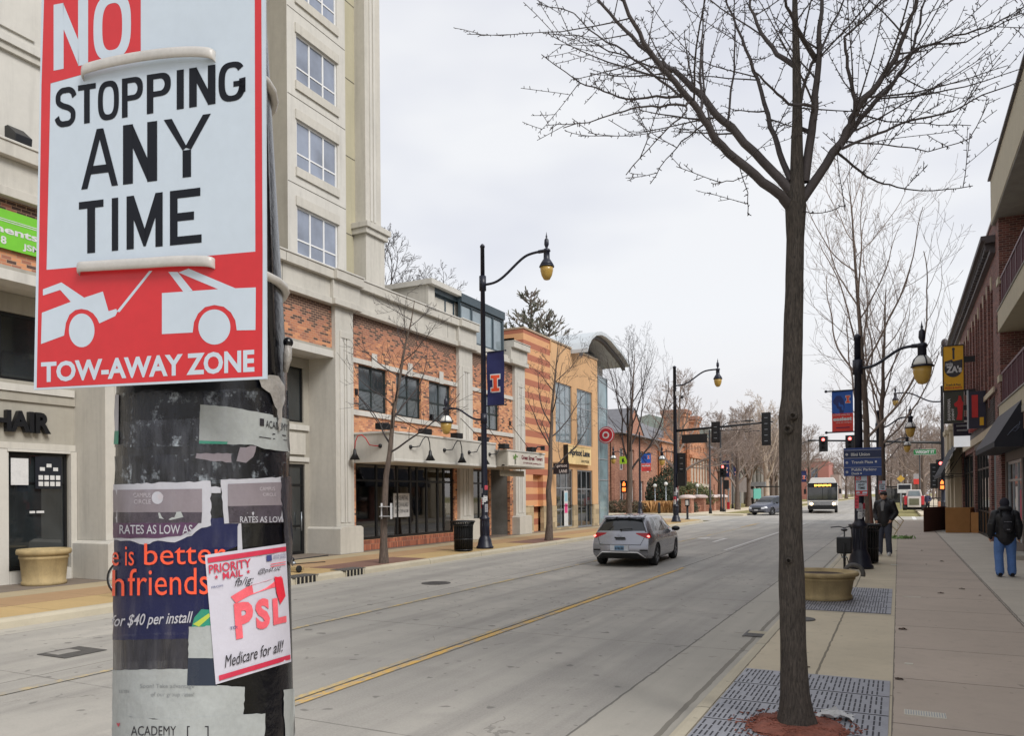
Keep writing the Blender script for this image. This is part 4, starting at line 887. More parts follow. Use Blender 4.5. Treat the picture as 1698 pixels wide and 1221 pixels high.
b = MB(); b.box(XR0-.5, XR0-.3, 33.58, 33.599, 4.75, 5.6, redl); b.box(XR0-.25, XR0-.12, 33.58, 33.599, 4.45, 4.75, yw); b.box(XR0-.64, XR0-.6, 33.585, 33.86, 4.33, 5.8, alu); b.build('lettering', t)
t = thing('channel_letters', 'dull red block letters standing on the dark fascia of the brick building', 'sign', (XR0, 36.5, 4.6))
b = MB()
for i in range(4):
    b = MB(); b.prism([(0, 0), (.16, 0), (.16, .62), (.5, .62), (.5, 0), (.66, 0), (.66, .85), (0, .85)] if i % 2 else [(0, 0), (.62, 0), (.62, .16), (.18, .16), (.18, .85), (0, .85)], lambda u, v, q: (XR0-.12-q, 38.6-i*1.0-u, 4.5+v), 0, .14, M('dull_red_letters', lin((150, 38, 38)), .5) if i == 0 else bpy.data.materials['dull_red_letters']); b.build('letter_block', t)
t = thing('box_sign', 'dark box sign with a lit white lower panel over the corner shop', 'sign', (XR0, 42, 4))
b = MB(); b.box(XR0-.75, XR0-.05, 40.0, 40.25, 4.5, 5.35, dkp); b.build('panel', t); b = MB(); b.box(XR0-.72, XR0-.1, 40.0, 40.22, 4.0, 4.48, EMIT('lit_white', (.8, .82, .85), .25)); b.build('lit_panel', t)
b = MB()
for i in range(3): b.box(XR0-.66+.02*i, XR0-.2, 39.985, 39.999, 5.1-i*.2, 5.18-i*.2, bw if i == 0 else alu)
b.build('lettering', t)

# ------------------------------------------------------------------ beyond the cross street: old university hall, far hall, red brick block
brick_a = BRICK('university_orange_brick', [(0, lin((168, 112, 82))), (.35, lin((184, 128, 96))), (.7, lin((196, 142, 110)))], lin((190, 148, 118)), bw=.3, bh=.11, stain=.3)
brick_p = BRICK('university_red_brick', [(0, lin((146, 100, 82))), (.35, lin((162, 114, 94))), (.7, lin((174, 126, 104)))], lin((172, 136, 118)), bw=.3, bh=.11, stain=.3)
slate = M('slate_roof', lin((112, 112, 116)), .7, var=.2, sc=2); wst = M('white_stone_trim', lin((196, 186, 172)), .8)
ah = thing('university_hall', 'old orange brick university hall with slate roof and two big chimneys beyond the cross street', 'building', (-34, 100, 0))
XA = -26.0
def hall_block(y0, y1, x0, x1, zt, m, holes, depth=.3):
    b = MB(); b.box(x0, x1-.4, y0, y1, 0, zt-.02, m); wall(b, 'x', x1, 1, y0, y1, .1, zt, holes, depth, m); b.quad((x1, y0, .1), (x1, y0, zt), (x1-.5, y0, zt), (x1-.5, y0, .1), m); b.quad((x1, y1, .1), (x1-.5, y1, .1), (x1-.5, y1, zt), (x1, y1, zt), m); return b
hA = [(y, y+1.5, z, z+2.3) for y in (76.6, 80, 83.4, 86.2) for z in (1.2, 4.6)]
hall_block(75, 90.5, -44, XA, 8.3, brick_p, hA).build('west_wing', ah)
hB = [(y, y+.9, z, z+2.6) for y in (92, 95) for z in (4.9,)] + [(92, 93, 1.2, 3.2), (95, 96, 1.2, 3.2)]
hall_block(90.5, 101.0, -44, XA+.6, 8.8, brick_a, hB).build('middle_bay', ah)
hC = [(101.9+1.7*i, 102.9+1.7*i, 3.6, 6.6) for i in range(5)] + [(101.9+1.7*i, 102.6+1.7*i, 7.7, 8.5) for i in range(5)] + [(104.4, 106.4, .2, 2.8)]
hall_block(101.0, 111.5, -44, XA+1.4, 9.6, brick_a, hC).build('entrance_block', ah)
hD = [(y, y+1.0, z, z+2.2) for y in (113, 116.5, 120, 124, 128) for z in (1.2, 4.6)]
hall_block(111.5, 134, -44, XA+.4, 8.9, brick_p, hD).build('east_wing', ah)
for hh, xx in ((hA, XA), (hB, XA+.6), (hC, XA+1.4), (hD, XA+.4)):
    for u0, u1, z0_, z1_ in hh: window(ah, 'x', xx-.2, 1, u0+.01, u1-.01, z0_+.01, z1_-.01, [(u0+u1)/2], [z0_+(z1_-z0_)*.5], white_f, glass_d, .09, .08)
b = MB()
for i in range(6): b.cyl((XA+1.5, 101.5+1.7*i, 3.4), (XA+1.5, 101.5+1.7*i, 6.75), .14, wst, 8)
b.box(XA+1.35, XA+1.75, 101, 111.5, 6.8, 7.2, brick_a); b.box(XA+1.35, XA+1.6, 101, 111.5, 3.1, 3.4, wst); b.box(XA+1.3, XA+1.75, 101, 111.5, 9.601, 9.9, wst); b.box(XA+.3, XA+1.75, 112, 134, 8.9, 9.1, wst) if False else None
b.box(XA+1.4, XA+2.6, 104.0, 106.8, 2.9, 3.1, wst); b.cyl((XA+2.4, 104.2, .1), (XA+2.4, 104.2, 2.9), .16, wst, 8); b.cyl((XA+2.4, 106.6, .1), (XA+2.4, 106.6, 2.9), .16, wst, 8)
b.build('stone_portico', ah)
def hip(y0, y1, x0, x1, z0_, z1_, m):
    b = MB(); xm = (x0+x1)/2; k = min(4.5, (y1-y0)*.3)
    b.add([(x0, y0, z0_), (x1, y0, z0_), (x1, y1, z0_), (x0, y1, z0_), (xm, y0+k, z1_), (xm, y1-k, z1_)], [(0, 1, 4), (1, 2, 5, 4), (2, 3, 5), (3, 0, 4, 5), (0, 3, 2, 1)], m); return b
rf = hip(74.5, 112, -45, XA+.9, 8.32, 13.3, slate).build('roof', ah)
hip(111.6, 134.5, -45, XA+.8, 8.92, 12.8, slate).build('roof', ah)
b = MB(); b.add([(XA+.4, 77, 8.3), (XA+.4, 84, 8.3), (XA+.4, 80.5, 11.2), (-36, 80.5, 11.2)], [(0, 1, 2)], brick_p); b.add([(XA+.5, 76.8, 8.2), (XA+.5, 80.5, 11.45), (-36, 80.5, 11.45), (XA-3, 76.8, 8.2)], [(0, 3, 2, 1)], slate); b.add([(XA+.5, 84.2, 8.2), (XA-3, 84.2, 8.2), (-36, 80.5, 11.45), (XA+.5, 80.5, 11.45)], [(0, 3, 2, 1)], slate); b.build('gable', ah)
for px, py, yy in ((1117, 680, 97.5), (1138, 691, 110.0)):
    p = yp(px, py, yy); b = MB(); wd = 1.35
    b.box(p.x-wd, p.x+wd, yy, yy+2.4, 9, p.z-.5, brick_a); b.box(p.x-wd-.2, p.x+wd+.2, yy-.2, yy+2.6, p.z-.9, p.z-.55, brick_a); b.box(p.x-wd-.35, p.x+wd+.35, yy-.35, yy+2.75, p.z-.5, p.z, brick_p); b.build('chimney', ah)
fh = thing('far_hall', 'grey columned hall with green grey roof far behind the bare trees', 'building', (-34, 175, 0))
gst = M('far_limestone', lin((150, 146, 140)), .85); grf = M('far_green_roof', lin((112, 120, 112)), .7)
b = MB(); hE = [(150+5*i, 152+5*i, z, z+3.2) for i in range(14) for z in (1.5, 7)]; wall(b, 'x', -28, 1, 146, 222, 0, 12.5, hE, .5, gst); b.quad((-28, 146, 0), (-28, 146, 12.5), (-60, 146, 12.5), (-60, 146, 0), gst); b.box(-60, -28.6, 146.1, 222, 0, 12.4, glass_d); b.build('wall', fh)
hip(144, 224, -62, -26.5, 12.5, 18, grf).build('roof', fh)
b = MB(); b.box(-28.0, -27.2, 145, 223, 11.2, 12.2, gst)
for i in range(14): b.cyl((-27.4, 148.5+5*i, 0), (-27.4, 148.5+5*i, 11.2), .4, gst, 8)
b.build('colonnade', fh)
rb_ = thing('red_brick_block', 'tall plain red brick block far down the street above the bus', 'building', (-6, 260, 0))
RY = 250.0; l_ = yp(1331, 775, RY); r_ = yp(1374, 765, RY); t_ = yp(1350, 766, RY).z
brk_f = M('far_red_brick', lin((178, 122, 112)), .85, var=.08)
b = MB(); wx0, wx1 = yp(1344, 775, RY).x, yp(1356, 775, RY).x
wall(b, 'y', RY, -1, l_.x-6, r_.x, 0, t_, [(wx0, wx1, t_-5.5, t_-1.8), (wx0, wx1, t_-13, t_-7.5)], .6, brk_f); b.box(l_.x-6, r_.x, RY+.7, RY+20, 0, t_-.02, brk_f); b.quad((r_.x, RY, 0), (r_.x, RY+.75, 0), (r_.x, RY+.75, t_), (r_.x, RY, t_), brk_f); b.build('wall', rb_)
for z0_, z1_ in ((t_-5.5, t_-1.8), (t_-13, t_-7.5)): window(rb_, 'y', RY+.3, -1, wx0+.05, wx1-.05, z0_+.05, z1_-.05, [(wx0+wx1)/2], [(z0_+z1_)/2], alu, glass_sky, .2, .2)
b = MB(); q0, q1 = yp(1347, 760, RY), yp(1357, 760, RY); b.box(q0.x, q1.x, RY+4, RY+10, t_-.01, q0.z, brk_f); b.build('roof_house', rb_)
b = MB(); b.box(l_.x-6.2, r_.x+.2, RY-.2, RY+.8, t_, t_+.5, M('far_coping', lin((190, 170, 160)), .8)); b.box(r_.x, r_.x+2.5, RY+6, RY+20, 0, t_-4, M('far_grey_wing', lin((168, 156, 148)), .8)); b.build('trim', rb_)

# ------------------------------------------------------------------ bare trees
def bark_mat(name, a, b_, sc=9, bump=.6):
    t = NT(name); p = t.pos(); s_ = t.mapv(p, (sc, sc, sc*.16)); n = t.noise(s_, 3.2, 6, .7, .6); n2 = t.noise(p, 2, 3)
    c = t.mix(t.ramp(n, .36, .64), a, b_); c = t.mix(t.math('MULTIPLY', n2, .35), c, tuple(x*1.25 for x in b_)); t.set(c, .9); t.bump(n, bump, .02); return t.m
bark_n = bark_mat('ginkgo_bark', lin((27, 24, 22)), lin((92, 84, 77)), 26, 1.2)
bark_s = M('branch_bark', lin((70, 64, 64)), .85, var=.25, sc=6, bump=.3)
bark_y = bark_mat('street_tree_bark', lin((62, 54, 50)), lin((112, 98, 88)), 9)
twig_b = M('brown_twig', lin((142, 127, 118)), .9, var=.2); bark_w = M('pale_sycamore_bark', lin((178, 162, 146)), .85, var=.25, sc=2)
def rdir(d, ang, rng):
    d = d.normalized(); u = d.orthogonal().normalized(); v = d.cross(u); a = rng.uniform(0, 2*PI)
    return (d*math.cos(ang) + (u*math.cos(a)+v*math.sin(a))*math.sin(ang)).normalized()
def branch(mb, p, d, L_, r, lvl, P, rng, m, sides=None):
    n = max(3, int(L_/P.get('seg', .35))+1); pts = [Vector(p)]; rr = [r]; d = d.normalized(); last = lvl >= P['lv']
    for i in range(n):
        w_ = P.get('wob', .16); d = (d + Vector((rng.uniform(-w_, w_), rng.uniform(-w_, w_), rng.uniform(-w_, w_)+P.get('up', .05)))).normalized()
        pts.append(pts[-1]+d*(L_/n)); t = (i+1)/n; rr.append(max(r*(1-t*.72), P.get('rmin', .003)))
    s_ = sides or (6 if lvl == 0 else (4 if lvl == 1 else 3))
    mb.tube(pts, rr, m, s_, False)
    if P.get('spur') and lvl >= 1:
        k = int(L_/P['spur'])
        for j in range(k):
            t = (j+.5)/k*(n-.01); i = int(t); q = pts[i].lerp(pts[i+1], t-i); dd = rdir(pts[i+1]-pts[i], 1.25, rng)
            mb.tube([q, q+dd*rng.uniform(.014, .034)], [max(.0036, rr[i]*.5), .0028], m, 3, False)
    if last: return
    k = P['k'][lvl]; k = int(k*rng.uniform(.8, 1.25)+.5); ph = rng.uniform(0, 6)
    for j in range(k):
        t = (P.get('t0', .25) + (1-P.get('t0', .25))*(j+rng.uniform(.1, .9))/k); f = t*n; i = min(int(f), n-1); q = pts[i].lerp(pts[i+1], f-i)
        nd = rdir(pts[i+1]-pts[i], rng.uniform(*P['ang']), rng); 
        if nd.z < -.35: nd.z *= -.4
        branch(mb, q, nd, L_*rng.uniform(*P['len'])*(1.15-t*.5), max(rr[i]*P.get('rf', .6), P.get('rmin', .003)), lvl+1, P, rng, m)
def bare_tree(name, label, base, h, r, P, seed, trunk_h, lean=(0, 0), limbs=7, limb_len=.5, limb_ang=(.5, .9), mt=None, mc=None, group=None, cat='tree'):
    rng = random.Random(seed); mt = mt or bark_y; mc = mc or bark_s
    t = thing(name, label, cat, base, 0, group); B = Vector(base)
    tr = MB(); n = 12; pts, rr = [], []
    for i in range(n+1):
        f = i/n; pts.append(B+Vector((lean[0]*f*f+rng.uniform(-.03, .03)*(f > 0), lean[1]*f*f+rng.uniform(-.03, .03)*(f > 0), h*f*.96 - (.05 if i == 0 else 0))))
        rr.append(r*(1.45 if i == 0 else (1.08-f*.98))*1.0 if i < n else .008)
    tr.tube(pts, rr, mt, 9, False); tr.build('trunk', t)
    cr_ = MB()
    for j in range(limbs):
        f = trunk_h/h + (1-trunk_h/h)*(j+rng.uniform(0, .8))/limbs*.95; i = min(int(f*n), n-1); q = pts[i].lerp(pts[i+1], f*n-i)
        a = j*2.4+rng.uniform(-.5, .5); el = rng.uniform(*limb_ang); d = Vector((math.cos(a)*math.sin(el), math.sin(a)*math.sin(el), math.cos(el)))
        branch(cr_, q, d, h*limb_len*(1.1-.75*(f-trunk_h/h)/(1.001-trunk_h/h))*rng.uniform(.8, 1.15), max(rr[i]*(.42 if P.get('seg', .35) < .5 else .55), .012), 0, P, rng, mc)
    cr_.build('crown', t); return t
# near ginkgo: limbs read off the photo, given depth
def near_tree():
    t = thing('street_tree', 'nearest bare tree with thick dark trunk rising from red mulch beside the kerb', 'tree', (-.73, 6.28, .15), 0, 'street trees')
    BY = 6.3
    D0 = (gp(1320, 1205)-EYE).dot(_F)
    def at(px, py, dd=0): d = ray(px, py); return EYE + d*((D0+dd)/d.dot(_F))
    rng = random.Random(21)
    tr = MB(); tp = [(1322, 1222, 40), (1321, 1205, 33), (1320, 1180, 26.5), (1318, 1150, 23.2), (1315, 1058, 21), (1312, 960, 19.5), (1311, 890, 18.6), (1311, 800, 17.4), (1311, 740, 17.8), (1311, 692, 19), (1312, 660, 16), (1314, 600, 15.4), (1316, 520, 14.6), (1318, 440, 14), (1319, 395, 14), (1319, 345, 16.5), (1321, 300, 11.5), (1322, 200, 8), (1321, 110, 6.5), (1318, 20, 4.5), (1318, -80, 3)]
    fine = []
    for i in range(len(tp)-1):
        for k in range(4): f = k/4; fine.append([tp[i][j]*(1-f)+tp[i+1][j]*f for j in range(3)])
    fine.append(tp[-1])
    n = 20; vs, fs = [], []
    for i, (px, py, r) in enumerate(fine):
        c = at(px, py); rw = r*D0/FPX
        for k in range(n):
            a = 2*PI*k/n; q = Vector((math.cos(a), math.sin(a), 0))
            fl = 1 + .10*mnoise.noise(Vector((math.cos(a)*2.2, math.sin(a)*2.2, c.z*2.0))) + .05*mnoise.noise(Vector((math.cos(a)*6, math.sin(a)*6, c.z*5)))
            if i < 10: fl += .16*max(0, math.cos(a*3+.8))*(1-i/10)
            vs.append(c+q*rw*fl)
    for i in range(len(fine)-1):
        for k in range(n): a = i*n+k; b_ = i*n+(k+1) % n; fs.append((a, b_, b_+n, a+n))
    tr.add(vs, fs, bark_n, True)
    for px, py, r in ((1306, 712, .026), (1315, 690, .022), (1308, 930, .018)):
        q = at(px, py, -.13); tr.lathe([(r*1.5, .05), (r*1.25, -.015), (r*.8, -.03), (r*.6, -.012), (.001, .0)], bark_n, q, 12, True, 'Y')
    tr.build('trunk', t)
    cr_ = MB()
    limbs = [ # (pixel polyline, r0, depth0, depth1)
     ([(1309, 342), (1295, 325), (1252, 292), (1205, 252), (1180, 222), (1161, 183), (1130, 150), (1097, 113), (1068, 70), (1043, 25), (1020, -40)], .062, 0, -.5),
     ([(1312, 318), (1283, 285), (1235, 237), (1200, 200), (1166, 163), (1140, 138), (1117, 118), (1085, 98), (1050, 62), (1010, 20), (975, -20)], .055, -.05, .55),
     ([(1312, 300), (1292, 255), (1278, 212), (1262, 150), (1245, 99), (1222, 45), (1200, -10)], .038, 0, .8),
     ([(1331, 330), (1362, 285), (1393, 237), (1410, 205), (1423, 178), (1455, 138), (1477, 109), (1500, 60), (1516, 15), (1532, -40)], .060, 0, -.35),
     ([(1334, 320), (1372, 268), (1402, 230), (1440, 180), (1470, 150), (1492, 122), (1510, 90), (1524, 40), (1540, -30)], .042, .05, .7),
     ([(1334, 302), (1345, 220), (1352, 160), (1357, 90), (1362, 20), (1368, -60)], .055, 0, -.1),
     ([(1354, 100), (1335, 70), (1320, 40), (1305, 10), (1290, -40)], .035, -.05, -.5),
     ([(1322, 112), (1290, 90), (1262, 55), (1245, 10), (1238, -40)], .034, 0, .4),
     ([(1322, 210), (1330, 150), (1345, 105), (1372, 60), (1400, 0), (1410, -40)], .028, 0, .6),
     ([(1398, 245), (1440, 228), (1482, 210), (1526, 197), (1580, 185), (1630, 158), (1694, 133)], .02, -.1, -.5),
     ([(1391, 255), (1428, 286), (1455, 300), (1487, 311), (1545, 317), (1613, 308)], .018, 0, .3),
     ([(1420, 180), (1412, 140), (1404, 95), (1402, 60), (1440, 25), (1478, -20)], .028, 0, -.3),
     ([(1347, 175), (1310, 172), (1290, 155), (1265, 133), (1247, 110), (1230, 70)], .022, 0, -.4),
     ([(1136, 174), (1095, 176), (1050, 180), (1000, 196), (934, 212)], .017, -.3, -.6),
     ([(1140, 160), (1090, 160), (1040, 165), (1000, 150), (960, 135), (898, 90)], .018, -.2, .2),
     ([(1128, 160), (1080, 120), (1035, 85), (990, 60), (950, 20), (890, 5)], .018, .3, .6),
     ([(1110, 120), (1060, 100), (1010, 85), (960, 60), (900, 55)], .015, .2, .5),
     ([(1470, 125), (1520, 80), (1580, 60), (1640, 45), (1698, 10)], .018, -.2, -.4),
     ([(1478, 105), (1530, 78), (1600, 68), (1660, 40), (1705, 5)], .016, .1, .5),
     ([(1140, 182), (1105, 215), (1075, 245), (1038, 290)], .012, -.3, -.5),
     ([(1165, 205), (1130, 235), (1105, 265), (1078, 305)], .012, 0, .4),
     ([(1240, 290), (1215, 300), (1182, 305)], .008, 0, -.2), ([(1330, 350), (1350, 355), (1390, 345), (1402, 342)], .007, 0, -.2),
     ([(1420, 190), (1470, 200), (1530, 205), (1610, 208)], .013, .2, .6), ([(1400, 235), (1460, 240), (1540, 250), (1612, 228)], .013, 0, -.5),
     ([(1215, 250), (1240, 320), (1240, 358)], .007, .2, .4), ([(1165, 175), (1160, 120), (1165, 50), (1168, -30)], .022, .2, .5), ([(1205, 215), (1216, 120), (1220, 40), (1215, -30)], .02, .3, .7)]
    P = dict(lv=2, k=[6, 3, 0], ang=(.45, 1.0), len=(.35, .7), up=.03, wob=.075, seg=.14, rf=.55, rmin=.0027, spur=.05, t0=.18)
    known = []
    for pl, r0, d0, d1 in limbs:
        n = len(pl)-1; pts, rr = [], []; ds = 0
        if known and r0 < .034:                     # a side limb starts on the limb it grows from
            q = min(known, key=lambda k_: (k_[0]-pl[0][0])**2+(k_[1]-pl[0][1])**2)
            if (q[0]-pl[0][0])**2+(q[1]-pl[0][1])**2 < 45**2: pl = [q[:2]]+list(pl); n += 1; ds = q[2]
        for i in range(n):
            for k in range(3):
                f = (i+k/3)/n; g_ = k/3; pts.append(at(pl[i][0]*(1-g_)+pl[i+1][0]*g_ + rng.uniform(-2, 2)*(i > 0), pl[i][1]*(1-g_)+pl[i+1][1]*g_ + rng.uniform(-2, 2)*(i > 0), ds+(d1-ds)*f)); rr.append(max(r0*.66*(1-f*.74), .0036))
        known += [(*pl[i], ds+(d1-ds)*i/n) for i in range(n)]+[((pl[i][0]+pl[i+1][0])/2, (pl[i][1]+pl[i+1][1])/2, ds+(d1-ds)*(i+.5)/n) for i in range(n)]
        pts.append(at(*pl[-1], d1)); rr.append(max(r0*.17, .0034))
        cr_.tube(pts, rr, bark_s, 8 if r0 > .03 else 5, False)
        Ls = sum((pts[i+1]-pts[i]).length for i in range(len(pts)-1))
        for i in range(int(Ls/.042)):
            f = rng.uniform(.25, .995)*(len(pts)-1); j = int(f); q = pts[j].lerp(pts[j+1], f-j); dd = rdir(pts[j+1]-pts[j], 1.3, rng); cr_.tube([q, q+dd*(rr[j]+rng.uniform(.012, .03))], [.0042, .003], bark_s, 3, False)
        kids = int(Ls*(4.2 if r0 > .025 else 2.8))
        for i in range(kids):
            f = (.22+.78*(i+rng.random())/kids)*(len(pts)-1.01); j = int(f); q = pts[j].lerp(pts[j+1], f-j)
            nd = rdir(pts[j+1]-pts[j], rng.uniform(.55, 1.2), rng); 
            if nd.z < -.3: nd.z *= -.5
            branch(cr_, q, nd, rng.uniform(.35, 1.15)*(1.15 if r0 > .025 else .62), min(max(rr[j]*.40, .0037), .008), 1, P, rng, bark_s)
    cr_.build('crown', t); return t
near_tree()
Pst = dict(lv=3, k=[7, 5, 3], ang=(.45, .95), len=(.34, .58), up=.09, wob=.14, seg=.3, rf=.42, rmin=.0042, t0=.2)
bare_tree('street_tree', 'slender bare street tree in the paved square before the dark shopfront, white boards strapped on', (-12.5, 17.0, .15), 7.4, .10, dict(Pst, k=[6, 4, 0], lv=2, up=.05), 3, 2.9, (.9, .3), 13, .30, (.75, 1.25), group='street trees')
bare_tree('street_tree', 'bare street tree before the striped wall and apricot shop', (-12.5, 28.0, .15), 8.3, .13, dict(Pst, k=[6, 4, 2], up=.06), 5, 2.9, (.5, 0), 12, .34, (.6, 1.2), group='street trees')
bare_tree('street_tree', 'bare street tree rising past the round red sign and stair tower', (-12.6, 38.6, .15), 9.6, .17, dict(Pst, k=[7, 4, 2]), 8, 3.0, (.4, 0), 13, .5, (.5, 1.1), group='street trees')
bare_tree('street_tree', 'tall upright bare tree standing behind the blue wayfinding board', (-.86, 27.2, .15), 12.6, .125, dict(Pst, k=[6, 4, 2], up=.10), 12, 3.5, (-.5, 0), 18, .40, (.45, .9), mc=twig_b, group='street trees')
bare_tree('street_tree', 'bare tree whose trunk rises right behind the man in the black jacket', (-.62, 33.5, .15), 10.5, .14, dict(Pst, k=[6, 4, 3], up=.13), 14, 3.8, (.3, 0), 14, .38, (.35, .8), mc=twig_b, group='street trees')
bare_tree('street_tree', 'bare tree beyond the man in the black jacket, by the crossing corner', (-.9, 46.0, .15), 9.5, .13, dict(Pst, k=[6, 4, 3]), 17, 3.0, (.2, 0), 13, .42, (.5, 1.05), mc=twig_b, group='street trees')
Pbg = dict(lv=3, k=[8, 6, 4], ang=(.4, .95), len=(.36, .6), up=.07, wob=.2, seg=.7, rf=.45, rmin=.011, t0=.2)
tA = bare_tree('campus_tree', 'big bare spreading tree before the university hall gable', (-19.5, 74.5, .1), 13.0, .32, Pbg, 31, 3.2, (.6, 0), 12, .48, (.5, 1.1), mc=twig_b, group='campus trees')
tB = bare_tree('campus_tree', 'bare tree of the brown belt down the street', (-19.0, 112, .1), 14.0, .34, dict(Pbg, k=[9, 6, 4]), 33, 2.5, (.3, .2), 15, .46, (.4, 1.1), mc=twig_b, group='campus trees')
tC = bare_tree('sycamore_tree', 'pale barked sycamore standing out from the brown trees behind the minivan', (-18.6, 126, .1), 16, .45, Pbg, 35, 4.0, (-.5, 0), 13, .5, (.4, 1.0), mt=bark_w, mc=bark_w)
belt = 'bare tree in the brown belt of trees down the street'
tB['label'] = belt
for i, (x, y, s_) in enumerate([(-16.5, 90, .8), (-23, 112, .95), (-19.5, 138, 1.1), (-24, 140, 1.2), (-30, 150, 1.2), (-22, 158, 1.0), (-22, 170, 1.25), (-25, 185, 1.2), (-32, 190, 1.3), (-20, 205, 1.3), (-34, 220, 1.3), (-26, 235, 1.5), (-15, 268, 1.3), (-40, 230, 1.5)]):
    dup(tB, (x, y, .05), R.uniform(0, 6), belt, s_)
belt2 = 'bare tree of the grey brown mass beyond the red loader and corner shop'
for i, (x, y, s_) in enumerate([(3, 118, .95), (7.5, 108, .9), (1.0, 138, 1.0), (12, 125, 1.0), (6, 140, 1.1), (17, 140, 1.1), (.5, 165, 1.05), (9, 170, 1.2), (-1.5, 190, 1.0), (4, 200, 1.2), (14, 190, 1.3), (22, 165, 1.2), (-2.5, 225, 1.2), (3, 240, 1.3), (10, 250, 1.5)]):
    dup(tB if i % 2 else tA, (x, y, .05), R.uniform(0, 6), belt2, s_, 'campus trees')

tD = bare_tree('bare_tree', 'bare tree top between the corner pier of the tower and the penthouse', (-31, 42, 0), 19.3, .3, dict(Pbg, k=[7, 5, 3], rmin=.012), 41, 8, (0, 0), 12, .33, (.3, .8), mc=bark_s, group='trees behind the roofs')
dup(tD, (-30, 47.5, 0), 1.4, 'bare tree top rising just behind the tall banner lamp pole', .93); dup(tD, (-30, 62, 0), 2.4, 'bare tree top showing just over the vaulted roof', .78)
# dense far wood behind everything: one mass of bare twigs
def far_wood(name, x0, x1, y0, y1, n, h, seed):
    rg = random.Random(seed); b = MB()
    for i in range(n):
        x, y = rg.uniform(x0, x1), rg.uniform(y0, y1); hh = h*rg.uniform(.65, 1.1); p = Vector((x, y, 0)); b.tube([p, p+Vector((rg.uniform(-.5, .5), 0, hh*.5)), p+Vector((rg.uniform(-1, 1), 0, hh))], [.22, .14, .03], twig_b, 3, False)
        for k in range(34):
            z = hh*rg.uniform(.12, .95); a = rg.uniform(0, 6.28); l_ = hh*rg.uniform(.12, .32); q = p+Vector((0, 0, z)); e_ = q+Vector((math.cos(a)*l_, math.sin(a)*l_, l_*rg.uniform(.2, 1.1)))
            m_ = q.lerp(e_, .5)+Vector((0, 0, rg.uniform(-.3, .3))); b.tube([q, m_, e_], [.07, .05, .025], twig_b, 3, False)
            for s_ in range(3): b.tube([m_, m_+Vector((rg.uniform(-1, 1), rg.uniform(-1, 1), rg.uniform(-.2, 1.2)))*l_*.5], [.04, .02], twig_b, 3, False)
    o = b.build(name); return tag(o, None, None, None, 'stuff')
far_wood('far_wood', -75, -31, 225, 300, 110, 16, 1); far_wood('far_wood', 2, 60, 205, 290, 150, 14, 2); far_wood('far_wood', -40, 10, 330, 420, 90, 15, 3)
# pine behind the striped building
def pine(base, h, seed, label):
    rg = random.Random(seed); t = thing('pine_tree', label, 'tree', base, 0, 'trees behind the roofs'); B = Vector(base)
    tr = MB(); tr.tube([B, B+Vector((0, 0, h*.5)), B+Vector((.2, 0, h))], [.3, .2, .03], bark_y, 7, False); tr.build('trunk', t)
    nm = M('pine_needles', lin((96, 98, 84)), .9, var=.45, sc=1.5); nm2 = M('grey_pine_needles', lin((120, 112, 104)), .9, var=.4, sc=1.5)
    c = MB()
    z = h*.42
    while z < h*.99:
        f = (z-h*.42)/(h*.58); n = rg.randint(3, 5)
        for k in range(n):
            a = rg.uniform(0, 6.28); l_ = (1-f)**.75*4.3*rg.uniform(.4, 1.15)+.3; d = Vector((math.cos(a), math.sin(a), rg.uniform(.25, .75))).normalized(); p = B+Vector((0, 0, z)); pts = [p, p+d*l_*.5, p+d*l_+Vector((0, 0, l_*.22))]
            c.tube(pts, [.05, .035, .015], bark_y, 3, False)
            for j in range(int(l_*15)):
                s_ = rg.uniform(.18, 1); q = pts[0].lerp(pts[1], s_*2) if s_ < .5 else pts[1].lerp(pts[2], s_*2-1)
                e_ = (d*rg.uniform(.3, 1)+Vector((rg.uniform(-.8, .8), rg.uniform(-.8, .8), rg.uniform(-.15, .9)))).normalized()*rg.uniform(.22, .5); sd_ = e_.orthogonal().normalized()*.05
                c.add([q-sd_, q+sd_, q+e_+sd_*.6, q+e_-sd_*.6], [(0, 1, 2, 3)], nm if rg.random() < .5 else nm2)
        z += .42
    c.build('crown', t)
_p1, _p2 = yp(877, 484, 52.5), yp(908, 522, 57.5)
pine((_p1.x, 52.5, 0), _p1.z, 3, 'tall sparse pine top rising behind the striped building'); pine((_p2.x, 57.5, 0), _p2.z, 5, 'smaller, darker pine top beside the tall sparse pine')

